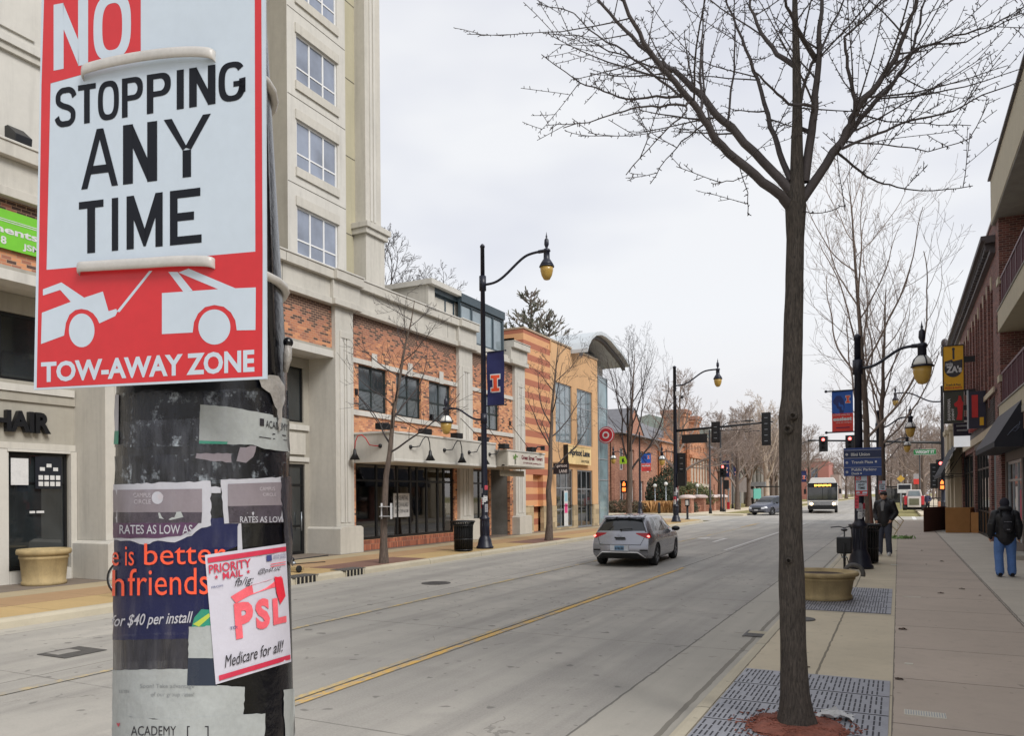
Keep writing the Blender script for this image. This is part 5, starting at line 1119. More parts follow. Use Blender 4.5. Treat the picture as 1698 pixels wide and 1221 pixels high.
# ------------------------------------------------------------------ street lamps, banners, signals
amber = NT('amber_globe'); amber.set(lin((176, 144, 76)), .25); amber.b.inputs['Emission Color'].default_value = (*lin((220, 170, 70)), 1); amber.b.inputs['Emission Strength'].default_value = .02; amber = amber.m
milk = M('milk_glass', lin((226, 226, 222)), .3, var=.03)
navyb = M('banner_navy', lin((28, 34, 84)), .6, var=.1); oran = M('banner_orange', lin((226, 80, 44)), .6, var=.05); blu = M('banner_blue', lin((30, 84, 168)), .6, var=.15); brd = M('banner_red', lin((214, 62, 54)), .6, var=.08)
def luminaire(t, p, amb=True, white=False, s=1.0):
    p = Vector(p); b = MB()
    b.lathe([(.002, .62*s), (.02*s, .5*s), (.035*s, .46*s), (.02*s, .42*s), (.07*s, .36*s), (.08*s, .2*s), (.05*s, .12*s), (.03*s, .06*s), (.10*s, .05*s), (.13*s, .0), (.13*s, -.03*s), (.10*s, -.05*s), (.105*s, -.28*s), (.15*s, -.34*s), (.20*s, -.42*s), (.24*s, -.50*s)] if not white else
            [(.002, .62*s), (.02*s, .5*s), (.035*s, .46*s), (.02*s, .42*s), (.07*s, .36*s), (.08*s, .2*s), (.05*s, .12*s), (.03*s, .06*s), (.10*s, .05*s), (.13*s, .0), (.13*s, -.03*s), (.10*s, -.05*s), (.105*s, -.26*s), (.001, -.27*s)], navy_m, p, 16)
    if white:
        b.lathe([(.25*s, -.50*s), (.265*s, -.52*s), (.265*s, -.545*s), (.24*s, -.55*s)], navy_m, p, 16)
        for a in range(4): c_, s_ = math.cos(a*PI/2+.4), math.sin(a*PI/2+.4); b.tube([p+Vector((c_*.1*s, s_*.1*s, -.26*s)), p+Vector((c_*.2*s, s_*.2*s, -.36*s)), p+Vector((c_*.25*s, s_*.25*s, -.5*s))], .018*s, navy_m, 4)
    else: b.lathe([(.24*s, -.50*s), (.25*s, -.52*s), (.25*s, -.55*s), (.22*s, -.56*s)], navy_m, p, 16)
    b.build('housing', t)
    if white: b = MB(); b.lathe([(.10*s, -.265*s), (.18*s, -.34*s), (.225*s, -.44*s), (.235*s, -.51*s)], milk, p, 16); b.build('shade', t)
    b = MB(); b.lathe([(.22*s, -.545*s), (.21*s, -.68*s), (.17*s, -.84*s), (.10*s, -.96*s), (.001, -.99*s)], amber, p, 16); b.build('globe', t)
def post(b, x, y, z0_, h, s=1.0, fl=True, r0=.11, r1=.07, m=None):
    m = m or navy_m
    b.lathe([(.30*s, 0), (.30*s, .06), (.26*s, .10), (.22*s, .30), (.175*s, .40), (.16*s, .44), (.155*s, .98), (.175*s, 1.0), (.175*s, 1.05), (r0*1.12, 1.10), (r0, 1.16), (r1, h-.12), (r1*1.2, h-.12), (r1*1.2, h-.06), (r1*.5, h)], m, (x, y, z0_), 20)
    if fl:
        for k in range(12): a = 2*PI*k/12; b.tube([(x+math.cos(a)*.155*s, y+math.sin(a)*.155*s, z0_+.46), (x+math.cos(a)*.152*s, y+math.sin(a)*.152*s, z0_+.96)], .014, m, 4)
def sarm(x, y, z0_, dx, dz): return [(x, y, z0_), (x+dx*.18, y, z0_+dz*.02), (x+dx*.34, y, z0_+dz*.22), (x+dx*.62, y, z0_+dz*.82), (x+dx*.78, y, z0_+dz*.98), (x+dx, y, z0_+dz)]
def smooth(pts, k=4):
    pts = [Vector(p) for p in pts]; o = []
    for i in range(len(pts)-1):
        a, b_, c_, d = pts[max(0, i-1)], pts[i], pts[i+1], pts[min(len(pts)-1, i+2)]
        for j in range(k): t = j/k; o.append(.5*((2*b_)+(c_-a)*t+(2*a-5*b_+4*c_-d)*t*t+(3*b_-a-3*c_+d)*t**3))
    o.append(pts[-1]); return o
Ish = [(0, 0), (1, 0), (1, .2), (.72, .2), (.72, .8), (1, .8), (1, 1), (0, 1), (0, .8), (.28, .8), (.28, .2), (0, .2)]
def block_I(b, fn, m1, m2):
    g_ = .10
    b.flat([(-g_, -g_*.7), (1+g_, -g_*.7), (1+g_, .2+g_*.7), (.72+g_, .2+g_*.7), (.72+g_, .8-g_*.7), (1+g_, .8-g_*.7), (1+g_, 1+g_*.7), (-g_, 1+g_*.7), (-g_, .8-g_*.7), (.28-g_, .8-g_*.7), (.28-g_, .2+g_*.7), (-g_, .2+g_*.7)], lambda u, v: fn(u, v, .003), m1)
    b.flat(Ish, lambda u, v: fn(u, v, .006), m2)
def banner(t, x0, x1, y, z0_, z1_, kind, xp_):
    b = MB(); n = 8; wv = lambda u, v: .02*math.sin(v*7+u*3)
    F = lambda u, v, d=0: (x0+u*(x1-x0), y+wv(u, v)-d, z0_+v*(z1_-z0_))
    def sheet_(u0, u1, v0, v1, m, d=0):
        for i in range(6):
            for j in range(6):
                a, c_ = u0+(u1-u0)*i/6, u0+(u1-u0)*(i+1)/6; p, q = v0+(v1-v0)*j/6, v0+(v1-v0)*(j+1)/6; b.add([F(a, p, d), F(c_, p, d), F(c_, q, d), F(a, q, d)], [(0, 1, 2, 3)], m, True)
                if d == 0: b.add([F(a, p, -.004), F(c_, p, -.004), F(c_, q, -.004), F(a, q, -.004)], [(3, 2, 1, 0)], m, True)
    if kind == 0:
        sheet_(0, 1, 0, 1, navyb); block_I(b, lambda u, v, d: F(.24+u*.5, .26+v*.30, d), bw, oran)
    else:
        sheet_(0, 1, .45, 1, blu); sheet_(0, 1, 0, .45, brd)
        b.flat([(.02, .45), (.55, .45), (.6, .6), (.56, .78), (.42, .88), (.22, .88), (.06, .76)], lambda u, v: F(u, v, .003), M('banner_dark_blue', lin((30, 44, 104)), .6) if 'banner_dark_blue' not in bpy.data.materials else bpy.data.materials['banner_dark_blue'])
        block_I(b, lambda u, v, d: F(.66+u*.2, .70+v*.17, d), bw, oran)
        b.text('COVID tests the', lambda u, v: F(.06+u*.78, .40+v*.04, .006), bw); b.text('easiest', lambda u, v: F(.05+u*.9, .27+v*.09, .006), bw, .05); b.text('tests on campus.', lambda u, v: F(.18+u*.76, .205+v*.04, .006), bw); b.flat([(.18, .10), (.84, .10), (.84, .118), (.18, .118)], lambda u, v: F(u, v, .006), navyb)
    o = b.build('banner', t)
    b = MB()
    for z in (z0_, z1_): b.cyl((xp_, y, z), (x1+.05 if xp_ < x1 else x0-.12, y, z), .018, navy_m, 6); b.ball((x1+.06 if xp_ < x1 else x0-.13, y, z), .035, .035, .035, navy_m, 8, 6)
    b.build_each('banner_rod', t)
def sticker_cluster(t, x, y, r, z0_, z1_, n, seed):
    rg = random.Random(seed); b = MB(); ms = [bw, M('faded_red_paper', lin((196, 70, 84)), .7), M('grey_paper', lin((160, 160, 166)), .7), bd] if 'faded_red_paper' not in bpy.data.materials else [bw, bpy.data.materials['faded_red_paper'], bpy.data.materials['grey_paper'], bd]
    for i in range(n):
        a0 = rg.uniform(-2.9, -.3); w_ = rg.uniform(.6, 1.3); z = rg.uniform(z0_, z1_-.1); hh = rg.uniform(.12, .32); m_ = rg.choice(ms[:3] if i % 3 else ms); k = 6; rr = r+.004+i*.0012
        for j in range(k): a, c_ = a0+w_*j/k, a0+w_*(j+1)/k; b.quad((x+rr*math.cos(a), y+rr*math.sin(a), z), (x+rr*math.cos(c_), y+rr*math.sin(c_), z), (x+rr*math.cos(c_), y+rr*math.sin(c_), z+hh), (x+rr*math.cos(a), y+rr*math.sin(a), z+hh), m_)
        if m_ is not bd:
            for q in range(3):
                for j in range(1, k-1): a, c_ = a0+w_*j/k, a0+w_*(j+.7)/k; zz = z+hh*(.2+.25*q); b.quad((x+(rr+.001)*math.cos(a), y+(rr+.001)*math.sin(a), zz), (x+(rr+.001)*math.cos(c_), y+(rr+.001)*math.sin(c_), zz), (x+(rr+.001)*math.cos(c_), y+(rr+.001)*math.sin(c_), zz+hh*.08), (x+(rr+.001)*math.cos(a), y+(rr+.001)*math.sin(a), zz+hh*.08), bd)
    return b.build('sticker', t)
def tall_lamp(x, y, top, az, adx, adz, label, ban=None, ped=None, stick=None, s=1.0):
    t = thing('street_lamp', label, 'street lamp', (x, y, .15), 0, 'street lamps'); b = MB(); post(b, x, y, .15, top-.15, s); b.build('pole', t)
    if adx:
        b = MB(); b.tube(smooth(sarm(x, y, az, adx, adz)), [.05]*21 if False else .045, navy_m, 8); b.cyl((x, y, az-.2), (x, y, az+.3), .12, navy_m, 12); b.cyl((x+adx*.88, y, az+adz), (x+adx, y, az+adz), .062, navy_m, 8); b.build('arm', t); luminaire(t, (x+adx, y, az+adz), s=1.0)
    if ped:
        pz, pdx, pdz = ped; b = MB(); b.tube(smooth(sarm(x, y, pz, pdx, pdz)), .035, navy_m, 8); b.cyl((x, y, pz-.15), (x, y, pz+.2), .115, navy_m, 12); b.cyl((x+pdx*.84, y, pz+pdz), (x+pdx, y, pz+pdz), .05, navy_m, 8); b.build('arm', t); luminaire(t, (x+pdx, y, pz+pdz), white=True, s=.92)
    if ban: banner(t, *ban, x)
    if stick: sticker_cluster(t, x, y, *stick)
    return t
tall_lamp(-12.72, 23.1, 10.65, 9.24, 2.42, .82, 'tall dark blue street lamp with navy banner bearing an orange letter I', ban=(-12.58, -11.92, 23.1, 5.05, 6.9, 0), ped=(4.6, -1.52, .45), stick=(.115, 1.35, 2.3, 9, 3))
# right pedestrian lamp with wayfinding board, banner and small tow sign
lr = tall_lamp(-.84, 20.05, 5.75, 0, 0, 0, 'dark pedestrian street lamp carrying the large blue and red banner and wayfinding board', ban=(-1.42, -.95, 20.05, 3.42, 4.42, 1), ped=(4.93, 1.36, .42), stick=(.12, 1.32, 1.75, 7, 9))
WB = M('wayfinding_blue', lin((36, 62, 122)), .5, var=.05)
t = thing('wayfinding_board', 'dark blue wayfinding board listing three campus destinations', 'sign', (-.76, 19.85, 2.37))
a0, a1 = yp(1399, 744, 19.86), yp(1462, 789, 19.86); wx0, wx1, wz0, wz1 = a0.x, a1.x, a1.z, yp(1400, 744, 19.86).z
b = MB(); b.box(wx0, wx1, 19.82, 19.86, wz0, wz1, WB); b.box(wx0, wx1, 19.812, 19.82, wz0+(wz1-wz0)*.645, wz0+(wz1-wz0)*.905, M('wayfinding_navy', lin((30, 42, 78)), .5)); b.build('panel', t, bevel=.004)
b = MB(); FW = lambda u, v: (wx0+u*(wx1-wx0), 19.806, wz0+v*(wz1-wz0))
for v in (.92, .635, .30): b.box(wx0, wx1, 19.808, 19.8115, FW(0, v)[2]-.002, FW(0, v)[2]+.004, bw)
for s_, u0, u1, v0, v1 in (('Illini Union', .2, .70, .71, .82), ('Transit Plaza', .21, .78, .44, .54), ('Public Parking', .21, .87, .15, .27), ('Deck', .21, .42, .045, .13)): b.text(s_, lambda u, v: FW(u0+u*(u1-u0), v0+v*(v1-v0)), bw, .02)
for v, an in ((.77, PI/2), (.48, 0), (.14, PI)):
    cx_, cz_ = FW(.085, v)[0], FW(.085, v)[2]; b.lathe([(.028, 0), (.028, -.001)], bw, (cx_, 19.809, cz_), 18, False, 'Y')
    ar = [(-.018, -.004), (.004, -.004), (.004, -.013), (.019, 0), (.004, .013), (.004, .004), (-.018, .004)]; b.flat([(u*math.cos(an)-w_*math.sin(an), u*math.sin(an)+w_*math.cos(an)) for u, w_ in ar], lambda u, v_: (cx_+u, 19.8065, cz_+v_), WB)
b.box(FW(.83, 0)[0], FW(.88, 0)[0], 19.806, 19.809, FW(0, .46)[2], FW(0, .53)[2], bw); b.lathe([(.018, 0), (.018, -.001)], bw, (FW(.46, 0)[0], 19.809, FW(0, .085)[2]), 14, False, 'Y')
b.build('lettering', t); b = MB(); b.box(wx0+.3, wx0+.44, 19.861, 19.97, wz0+.1, wz0+.16, black_m); b.box(wx0+.3, wx0+.44, 19.861, 19.97, wz1-.16, wz1-.1, black_m); b.build('bracket', t)
sred = M('tow_sign_red', lin((200, 40, 46)), .42, var=.09, sc=8, stain=.12); swh = M('tow_sign_white', lin((192, 204, 216)), .38, var=.05, sc=8, stain=.10); sblk = M('tow_sign_black', lin((20, 23, 31)), .5, spec=.2)
def small_tow(x0, x1, y, z0_, z1_, label):
    t = thing('tow_away_sign', label, 'sign', ((x0+x1)/2, y, z0_)); b = MB(); b.box(x0, x1, y-.004, y, z0_, z1_, swh); b.build('plate', t)
    Fq = lambda u, v: (x0+u*(x1-x0), y-.0075, z0_+v*(z1_-z0_)); Fr = lambda u, v: (x0+u*(x1-x0), y-.006, z0_+v*(z1_-z0_)); b = MB()
    b.flat([(0, .80), (.48, .80), (.48, .99), (0, .99)], Fr, sred); b.flat([(0, 0), (1, 0), (1, .27), (0, .27)], Fr, sred)
    for q in ((0, .04, .27, .8), (.96, 1, .27, 1)): b.flat([(q[0], q[2]), (q[1], q[2]), (q[1], q[3]), (q[0], q[3])], Fr, sred)
    b.text('NO', lambda u, v: Fq(.08+u*.34, .83+v*.14), swh, .03)
    for s_, v0, hh, u0 in (('STOPPING', .66, .1, .08), ('ANY', .51, .11, .22), ('TIME', .34, .12, .22)): b.text(s_, lambda u, v: Fq(u0+u*(1-2*u0), v0+v*hh), sblk, .03)
    b.text('TOW-AWAY', lambda u, v: Fq(.08+u*.84, .03+v*.07), swh, .03); b.flat([(.06, .12), (.4, .15), (.3, .22), (.08, .2)], Fq, swh); b.flat([(.55, .12), (.95, .12), (.95, .22), (.6, .22)], Fq, swh); b.build('lettering', t)
a0, a1 = yp(1418, 790, 19.9), yp(1439, 823, 19.9); small_tow(a0.x, a1.x, 19.9, a1.z, a0.z, 'small red and white no stopping sign under the blue wayfinding board')
for y, lab in ((38.5, 'pedestrian street lamp with white shade and amber globe just below the red lettered shop signs'), (53.0, 'smallest pedestrian street lamp, just above the green street name sign')): tall_lamp(-.8, y, 5.7, 0, 0, 0, lab, ped=(4.9, 1.3, .42))

def signal(t, c, n, m_lit=None, back=False, w_=.34, yaw=0, nm='signal_head'):
    """c = centre; faces -y (towards camera) unless back"""
    c = Vector(c); hh = .36*n+.06; s_ = 1 if back else -1; b = MB(); b.box(c.x-w_/2, c.x+w_/2, c.y-.12, c.y+.12, c.z-hh/2, c.z+hh/2, black_m)
    b.box(c.x-w_/2-.11, c.x+w_/2+.11, c.y-s_*.02-.01, c.y-s_*.02+.01, c.z-hh/2-.1, c.z+hh/2+.1, black_m)
    for i in range(n):
        z = c.z+hh/2-.21-.36*i; vs_ = []; k = 10
        for j in range(k): a, d = PI*(-.15+1.3*j/k), PI*(-.15+1.3*(j+1)/k); b.quad((c.x+.14*math.cos(a), c.y+s_*.12, z+.14*math.sin(a)), (c.x+.14*math.cos(d), c.y+s_*.12, z+.14*math.sin(d)), (c.x+.14*math.cos(d), c.y+s_*.34, z+.14*math.sin(d)), (c.x+.14*math.cos(a), c.y+s_*.34, z+.14*math.sin(a)), black_m)
        if back: b.box(c.x-.1, c.x+.1, c.y-.135, c.y-.12, z-.05, z-.02, alu)
    h = b.build(nm, t, bevel=.01)
    for i in range(n):
        z = c.z+hh/2-.21-.36*i; q = MB(); lit = (m_lit if (m_lit and i == 0) else black_m); q.lathe([(.001, s_*.165), (.08, s_*.15), (.125, s_*.125)], lit, (c.x, c.y, z), 14, True, 'Y'); q.build('lamp', h)
    return h
red_l = EMIT('red_signal', (1, .10, .09), 4.0); org_l = EMIT('orange_hand_signal', (1, .16, .03), 1.5)
def hand_signal(t, x, y, z, lit=True):
    b = MB(); b.box(x-.27, x+.27, y-.1, y+.1, z-.46, z+.46, black_m); h = b.build('signal_head', t, bevel=.015)
    if lit: b = MB(); b.box(x-.13, x+.13, y-.115, y-.101, z-.34, z-.06, org_l); b.flat([(-.12, .06), (.1, .06), (.12, .26), (.06, .28), (.05, .36), (0, .38), (-.06, .36), (-.07, .28), (-.12, .22)], lambda u, v: (x+u, y-.112, z+v), org_l); b.build('lamp', h)
# near-left mast pole (arm reaches over the street, heads face away)
mp_ = thing('signal_mast', 'black traffic signal mast with lamp arm, its signal heads seen from behind', 'traffic signal', (-13.05, 49.7, .15))
b = MB(); post(b, -13.05, 49.7, .15, 10.25, 1.1, r0=.14, r1=.1); b.build('pole', mp_)
b = MB(); b.tube(smooth(sarm(-13.05, 49.7, 9.1, 2.8, .85)), .05, navy_m, 8); b.build('lamp_arm', mp_); luminaire(mp_, (-10.25, 49.7, 9.95), s=1.15)
b = MB(); b.tube([(-13.05, 49.7, 6.12), (-10, 49.7, 6.25), (-6.9, 49.7, 6.42)], [.09, .075, .05], black_m, 10); b.tube([(-10.5, 49.68, 6.0), (-8.2, 49.68, 6.02)], .02, black_m, 6); b.build('mast_arm', mp_)
signal(mp_, (-10.4, 49.62, 5.92), 3, None, True); signal(mp_, (-7.3, 49.62, 5.98), 5, None, True)
signal(mp_, (-12.65, 49.75, 4.0), 3, None, True); hand_signal(mp_, -12.6, 49.6, 2.95, False)
b = MB(); b.box(-12.6, -10.95, 49.6, 49.66, 5.28, 5.85, black_m); b.cyl((-12.4, 49.63, 5.85), (-12.4, 49.63, 6.15), .02, black_m, 6); b.cyl((-11.15, 49.63, 5.85), (-11.15, 49.63, 6.2), .02, black_m, 6); b.build('street_name_board', mp_)
b = MB(); b.tube(smooth([(-13.05, 49.7, 4.6), (-13.3, 49.7, 4.75), (-13.6, 49.7, 4.8), (-13.85, 49.7, 4.75)]), .035, navy_m, 6); b.build('arm', mp_); luminaire(mp_, (-13.95, 49.7, 4.75), white=True, s=.9)
b = MB(); b.cyl((-12.95, 49.6, 8.5), (-12.6, 49.6, 8.5), .02, alu, 6); b.ball((-12.55, 49.6, 8.3), .1, .1, .12, black_m); b.box(-12.95, -12.7, 49.5, 49.7, 8.42, 8.7, bw); b.build('camera_bracket', mp_)
sticker_cluster(mp_, -13.05, 49.7, .16, 1.3, 2.4, 10, 5)
# far-right mast with red heads and WRIGHT ST
mr_ = thing('signal_mast', 'far traffic signal mast with two lit red signals and a green street name sign', 'traffic signal', (3.27, 72, .1))
b = MB(); post(b, 3.27, 72, .1, 10.6, 1.2, r0=.16, r1=.1); b.build('pole', mr_)
b = MB(); b.tube([(3.27, 72, 6.0), (-2, 72, 6.35), (-7.1, 72, 6.62)], [.12, .1, .06], black_m, 10); b.build('mast_arm', mr_)
b = MB(); b.tube(smooth(sarm(3.27, 72, 9.4, -3.4, .9)), .06, navy_m, 8); b.build('lamp_arm', mr_); luminaire(mr_, (-.15, 72, 10.3), s=1.1)
for x in (-5.8, -3.68): signal(mr_, (x, 71.8, 6.25), 3, red_l, w_=.5)
grs = M('street_sign_green', lin((40, 128, 70)), .5, var=.06)
b = MB(); b.box(1.15, 2.78, 71.7, 71.74, 5.05, 5.52, grs); b.cyl((1.4, 71.72, 5.5), (1.4, 71.9, 6.0), .02, black_m, 6); b.cyl((2.5, 71.72, 5.5), (2.5, 71.9, 6.0), .02, black_m, 6); b.text('WRIGHT ST', lambda u, v: (1.28+u*1.38, 71.69, 5.15+v*.26), bw, .04)
for q in ((1.15, 2.78, 5.05, 5.075), (1.15, 2.78, 5.495, 5.52)): b.box(q[0], q[1], 71.692, 71.70, q[2], q[3], bw)
b.build('street_name_board', mr_)
signal(mr_, (3.1, 71.7, 3.95), 3, red_l, w_=.45); signal(mr_, (2.62, 71.9, 3.3), 5, None, True); hand_signal(mr_, 3.18, 71.7, 2.55)
# left corner poles: yellow-green ped sign + hand signal; banner pole
x_ = yp(1042, 800, 56).x; pp = thing('signal_pole', 'black corner pole with lit orange hand signal and yellow green crossing sign', 'traffic signal', (x_, 54.5, .15))
x_ = yp(1042, 800, 54.5).x; b = MB(); post(b, x_, 54.5, .15, 8.4, .9, False); b.build('pole', pp); hand_signal(pp, x_-.28, 54.4, 2.55); sticker_cluster(pp, x_, 54.5, .12, 1.0, 2.0, 7, 8)
b = MB(); b.box(x_-.6, x_-.05, 54.3, 54.33, 4.25, 4.8, M('fluorescent_sign', lin((170, 206, 50)), .5)); b.flat([(-.42, .1), (-.36, .1), (-.34, .2), (-.28, .1), (-.22, .1), (-.3, .3), (-.28, .4), (-.4, .4), (-.44, .28)], lambda u, v: (x_+u+.02, 54.295, 4.25+v), bd); b.build('crossing_sign', pp)
b = MB(); b.tube(smooth([(x_, 54.5, 4.9), (x_-.4, 54.5, 5.0), (x_-.8, 54.5, 5.2), (x_-1.1, 54.5, 5.15)]), .035, navy_m, 6); b.build('arm', pp); luminaire(pp, (x_-1.15, 54.5, 5.15), white=True, s=.9)
x_ = yp(1061, 800, 71).x; t = tall_lamp(x_, 71, 8.0, 0, 0, 0, 'dark lamp post with small blue and red banner before the university hall', ban=(x_+.15, x_+1.1, 71, 4.2, 5.9, 1))
# campus poles farther along
for px, y, h, lab, ban in ((1178, 71.5, 7.8, 'tall plain black pole at the far corner kerb', False), (1196, 80, 8.2, 'black curved street light beside the far red signal', True), (1215, 96, 8.4, 'black curved street light with small banner behind the far red signal', True), (1328, 125, 8.8, 'black curved street light with small banner before the far red brick block', True)):
    p = yp(px, 850, y); t = thing('street_light', lab, 'street lamp', (p.x, y, .1), 0, 'far street lights'); b = MB(); b.lathe([(.16, 0), (.14, .5), (.09, .6), (.075, h)], black_m, (p.x, y, .1), 10); b.build('pole', t)
    if ban:
        b = MB(); b.tube(smooth([(p.x, y, h-.1), (p.x+.1, y, h+.5), (p.x+.5, y, h+.95), (p.x+1.2, y, h+1.1), (p.x+3, y, h+1.15)]), .05, black_m, 6); b.box(p.x+2.5, p.x+3.3, y-.12, y+.12, h+1.1, h+1.22, black_m); b.build('arm', t)
        banner(t, p.x+.15, p.x+.85, y, 3.7, 5.4, 0, p.x)
p = yp(1199, 850, 79); t = thing('signal_pole', 'far black signal post with one lit red light beside the curved street light', 'traffic signal', (p.x, 79, .1)); b = MB(); b.lathe([(.2, 0), (.16, .3), (.09, .4), (.08, 5)], black_m, (p.x+.1, 79, .1), 10); b.build('pole', t)
signal(t, (p.x+.1, 78.7, 4.35), 3, red_l, w_=.45); hand_signal(t, p.x+.4, 78.7, 2.9, False)
for px, py, y in ((1086, 806, 76), (1104, 803, 76), (1156, 806, 82)):
    p = yp(px, py, y); t = thing('globe_lamp', {1086: 'white globe lamp against the hall wall, just clear of the dark shrub', 1104: 'white globe lamp in front of the dark shrub by the hall', 1156: 'white globe lamp before the orange entrance of the hall'}[px], 'lamp', (p.x, y, .1), 0, 'globe lamps'); b = MB(); b.lathe([(.1, 0), (.05, .3), (.04, p.z-.3)], alu, (p.x, y, .1), 8); b.build('pole', t); b = MB(); b.ball(p, .2, .2, .2, milk, 12, 8); b.build('globe', t)
# ------------------------------------------------------------------ campus corner: pillars, hedges, shrubs, grasses, signs
pil_cap = M('pillar_cap', lin((206, 190, 184)), .8)
for i, (px, y) in enumerate(((1140, 74), (1161, 80), (1178, 84), (1195, 87))):
    p = yp(px, 830, y); t = thing('brick_pillar', ['brick pillar with pale cap behind the parking meter', 'brick pillar with pale cap before the olive shrub, between meter and plain pole', 'brick pillar with pale cap behind the plain black pole', 'brick pillar with pale cap by the far red signal'][i], 'pillar', (p.x, y, .1), 0, 'brick pillars'); b = MB(); b.box(p.x-.5, p.x+.5, y-.5, y+.5, .1, 1.55, brick_p); b.build('shaft', t); b = MB(); b.lathe([(.78, 0), (.82, .12), (.74, .24), (.5, .34), (.001, .38)], pil_cap, (p.x, y, 1.55), 16); b.build('cap', t)
b = MB(); p, q = yp(1140, 840, 75), yp(1178, 840, 84)
for i in range(6): f = i/6; b.obox(Vector((p.x, 75.5, .45)).lerp(Vector((q.x, 84.5, .45)), f+.08), .4, 1.5, .7, brick_p, .3)
tag(b.build('low_brick_wall', loc=(p.x, 76, .1)), 'low brick garden wall running between the capped pillars', 'wall')
shr = M('shrub_green', lin((58, 64, 48)), .9, var=.45, sc=3); shr2 = M('olive_shrub', lin((96, 100, 66)), .9, var=.4, sc=3); dgr = M('dry_ornamental_grass', lin((204, 160, 108)), .9, var=.25, sc=3); hed = M('hedge_brown', lin((86, 78, 62)), .9, var=.4, sc=4)
def leafy(name, label, c, rx, ry, rz, n, m, seed, sz=.14, cat='shrub', group=None):
    rg = random.Random(seed); b = MB(); c = Vector(c)
    for i in range(n):
        a, e_ = rg.uniform(0, 6.28), rg.uniform(-1, 1); k = rg.uniform(.45, 1)**.6*(1+.25*mnoise.noise(Vector((math.cos(a)*2, math.sin(a)*2, e_*2+seed)))); cs = math.sqrt(1-e_*e_)
        q = c+Vector((math.cos(a)*cs*rx*k, math.sin(a)*cs*ry*k, e_*rz*k)); u = Vector((rg.uniform(-1, 1), rg.uniform(-1, 1), rg.uniform(-1, 1))).normalized(); v = u.orthogonal().normalized(); s_ = sz*rg.uniform(.6, 1.4); b.add([q-u*s_, q+v*s_*.5, q+u*s_, q-v*s_*.5], [(0, 1, 2, 3)], m)
    return tag(b.build(name, loc=(c.x, c.y, .1)), label, cat, group)
p = yp(1096, 820, 79); leafy('shrub', 'large dark evergreen shrub behind the globe lamps', (p.x, 79, 1.9), 1.7, 1.6, 2.0, 2600, shr, 1); p2 = yp(1108, 790, 80); leafy('shrub', 'pointed dark evergreen behind the middle globe lamp', (p2.x, 80.5, 3.0), 1.1, 1.1, 2.6, 1600, shr, 2)
p = yp(1146, 822, 83); leafy('shrub', 'olive green shrub before the orange hall entrance', (p.x, 83, 1.7), 2.4, 1.4, 1.6, 2600, shr2, 3)
p = yp(1135, 840, 76); leafy('hedge', 'low dark clipped shrub behind the signal mast', (p.x, 76, .7), 1.5, .9, .7, 1200, shr, 4, .1); p = yp(1112, 846, 73.4)
p = yp(1030, 846, 73); leafy('hedge', 'brown clipped hedge between the stair tower and the corner poles', (p.x, 74, .75), 2.2, 1.0, .75, 1800, hed, 6, .1)
def dry_grass(px, y, lab, seed, w_=1.0, n=700):
    rg = random.Random(seed); b = MB(); p = yp(px, 840, y)
    for i in range(n):
        x = p.x+rg.gauss(0, w_*.5); yy = y+rg.gauss(0, .5); h = rg.uniform(.6, 1.25); dx = rg.gauss(0, .18); b.add([(x-.02, yy, .1), (x+.02, yy, .1), (x+dx+.012, yy+rg.gauss(0, .15), .1+h), (x+dx-.03, yy+rg.gauss(0, .1), .1+h)], [(0, 1, 2, 3)], dgr)
    return tag(b.build('ornamental_grass', loc=(p.x, y, .1)), lab, 'grass clump', 'tan grass clumps')
dry_grass(1076, 76, 'tan ornamental grass clump between the banner post and the first globe lamp', 1, .8); dry_grass(1092, 75.5, 'tan ornamental grass clump below the middle globe lamp', 2, 1.2); dry_grass(1108, 75.5, 'tan ornamental grass clump touching the signal mast base', 3, 1.0)
p = yp(1140, 862, 54.6); t = thing('parking_meter', 'black parking pay post with small white label by the signal mast', 'post', (p.x, 54.6, .15)); b = MB(); b.lathe([(.18, 0), (.18, .04), (.08, .06), (.08, .95)], black_m, (p.x, 54.6, .15), 10); b.build('post', t); b = MB(); b.box(p.x-.14, p.x+.14, 54.48, 54.72, 1.1, 1.6, black_m); b.box(p.x-.1, p.x+.1, 54.47, 54.479, 1.18, 1.52, bw); b.build('head', t, bevel=.02)
p = yp(1093, 850, 70.8); b = MB(); b.lathe([(.13, 0), (.12, 1.0), (.08, 1.1), (.001, 1.12)], black_m, (p.x, 70.8, .1), 10); tag(b.build('bollard', loc=(p.x, 70.8, .1)), 'plain black bollard between the corner poles', 'bollard')
for px, y, z0_, z1_, w_, lab in ((1228, 108, 2.2, 4.2, 1.7, 'blank grey sign back on a thin post between the far red signal and the minivan'), (1243, 112, 1.4, 2.6, 1.0, 'smaller grey sign back next to the dark kiosk')):
    p = yp(px, 850, y); t = thing('road_sign', lab, 'sign', (p.x, y, .1)); b = MB(); b.cyl((p.x, y, .1), (p.x, y, z1_), .05, alu, 6); b.build('post', t); b = MB(); b.box(p.x-w_/2, p.x+w_/2, y-.06, y-.05, z0_, z1_, M('sign_back', lin((150, 144, 142)), .6)); b.build('plate', t)
p = yp(1208, 850, 92); b = MB(); b.cyl((p.x, 92, .1), (p.x, 92, 2.4), .08, alu, 8); b.lathe([(.1, 0), (.22, .3)], alu, (p.x, 92, 2.3), 8); b.box(p.x-.15, p.x+.15, 91.85, 92.1, .1, 1.0, redm); tag(b.build('marker_post', loc=(p.x, 92, .1)), 'thin white marker post with red foot on the far lawn', 'post')
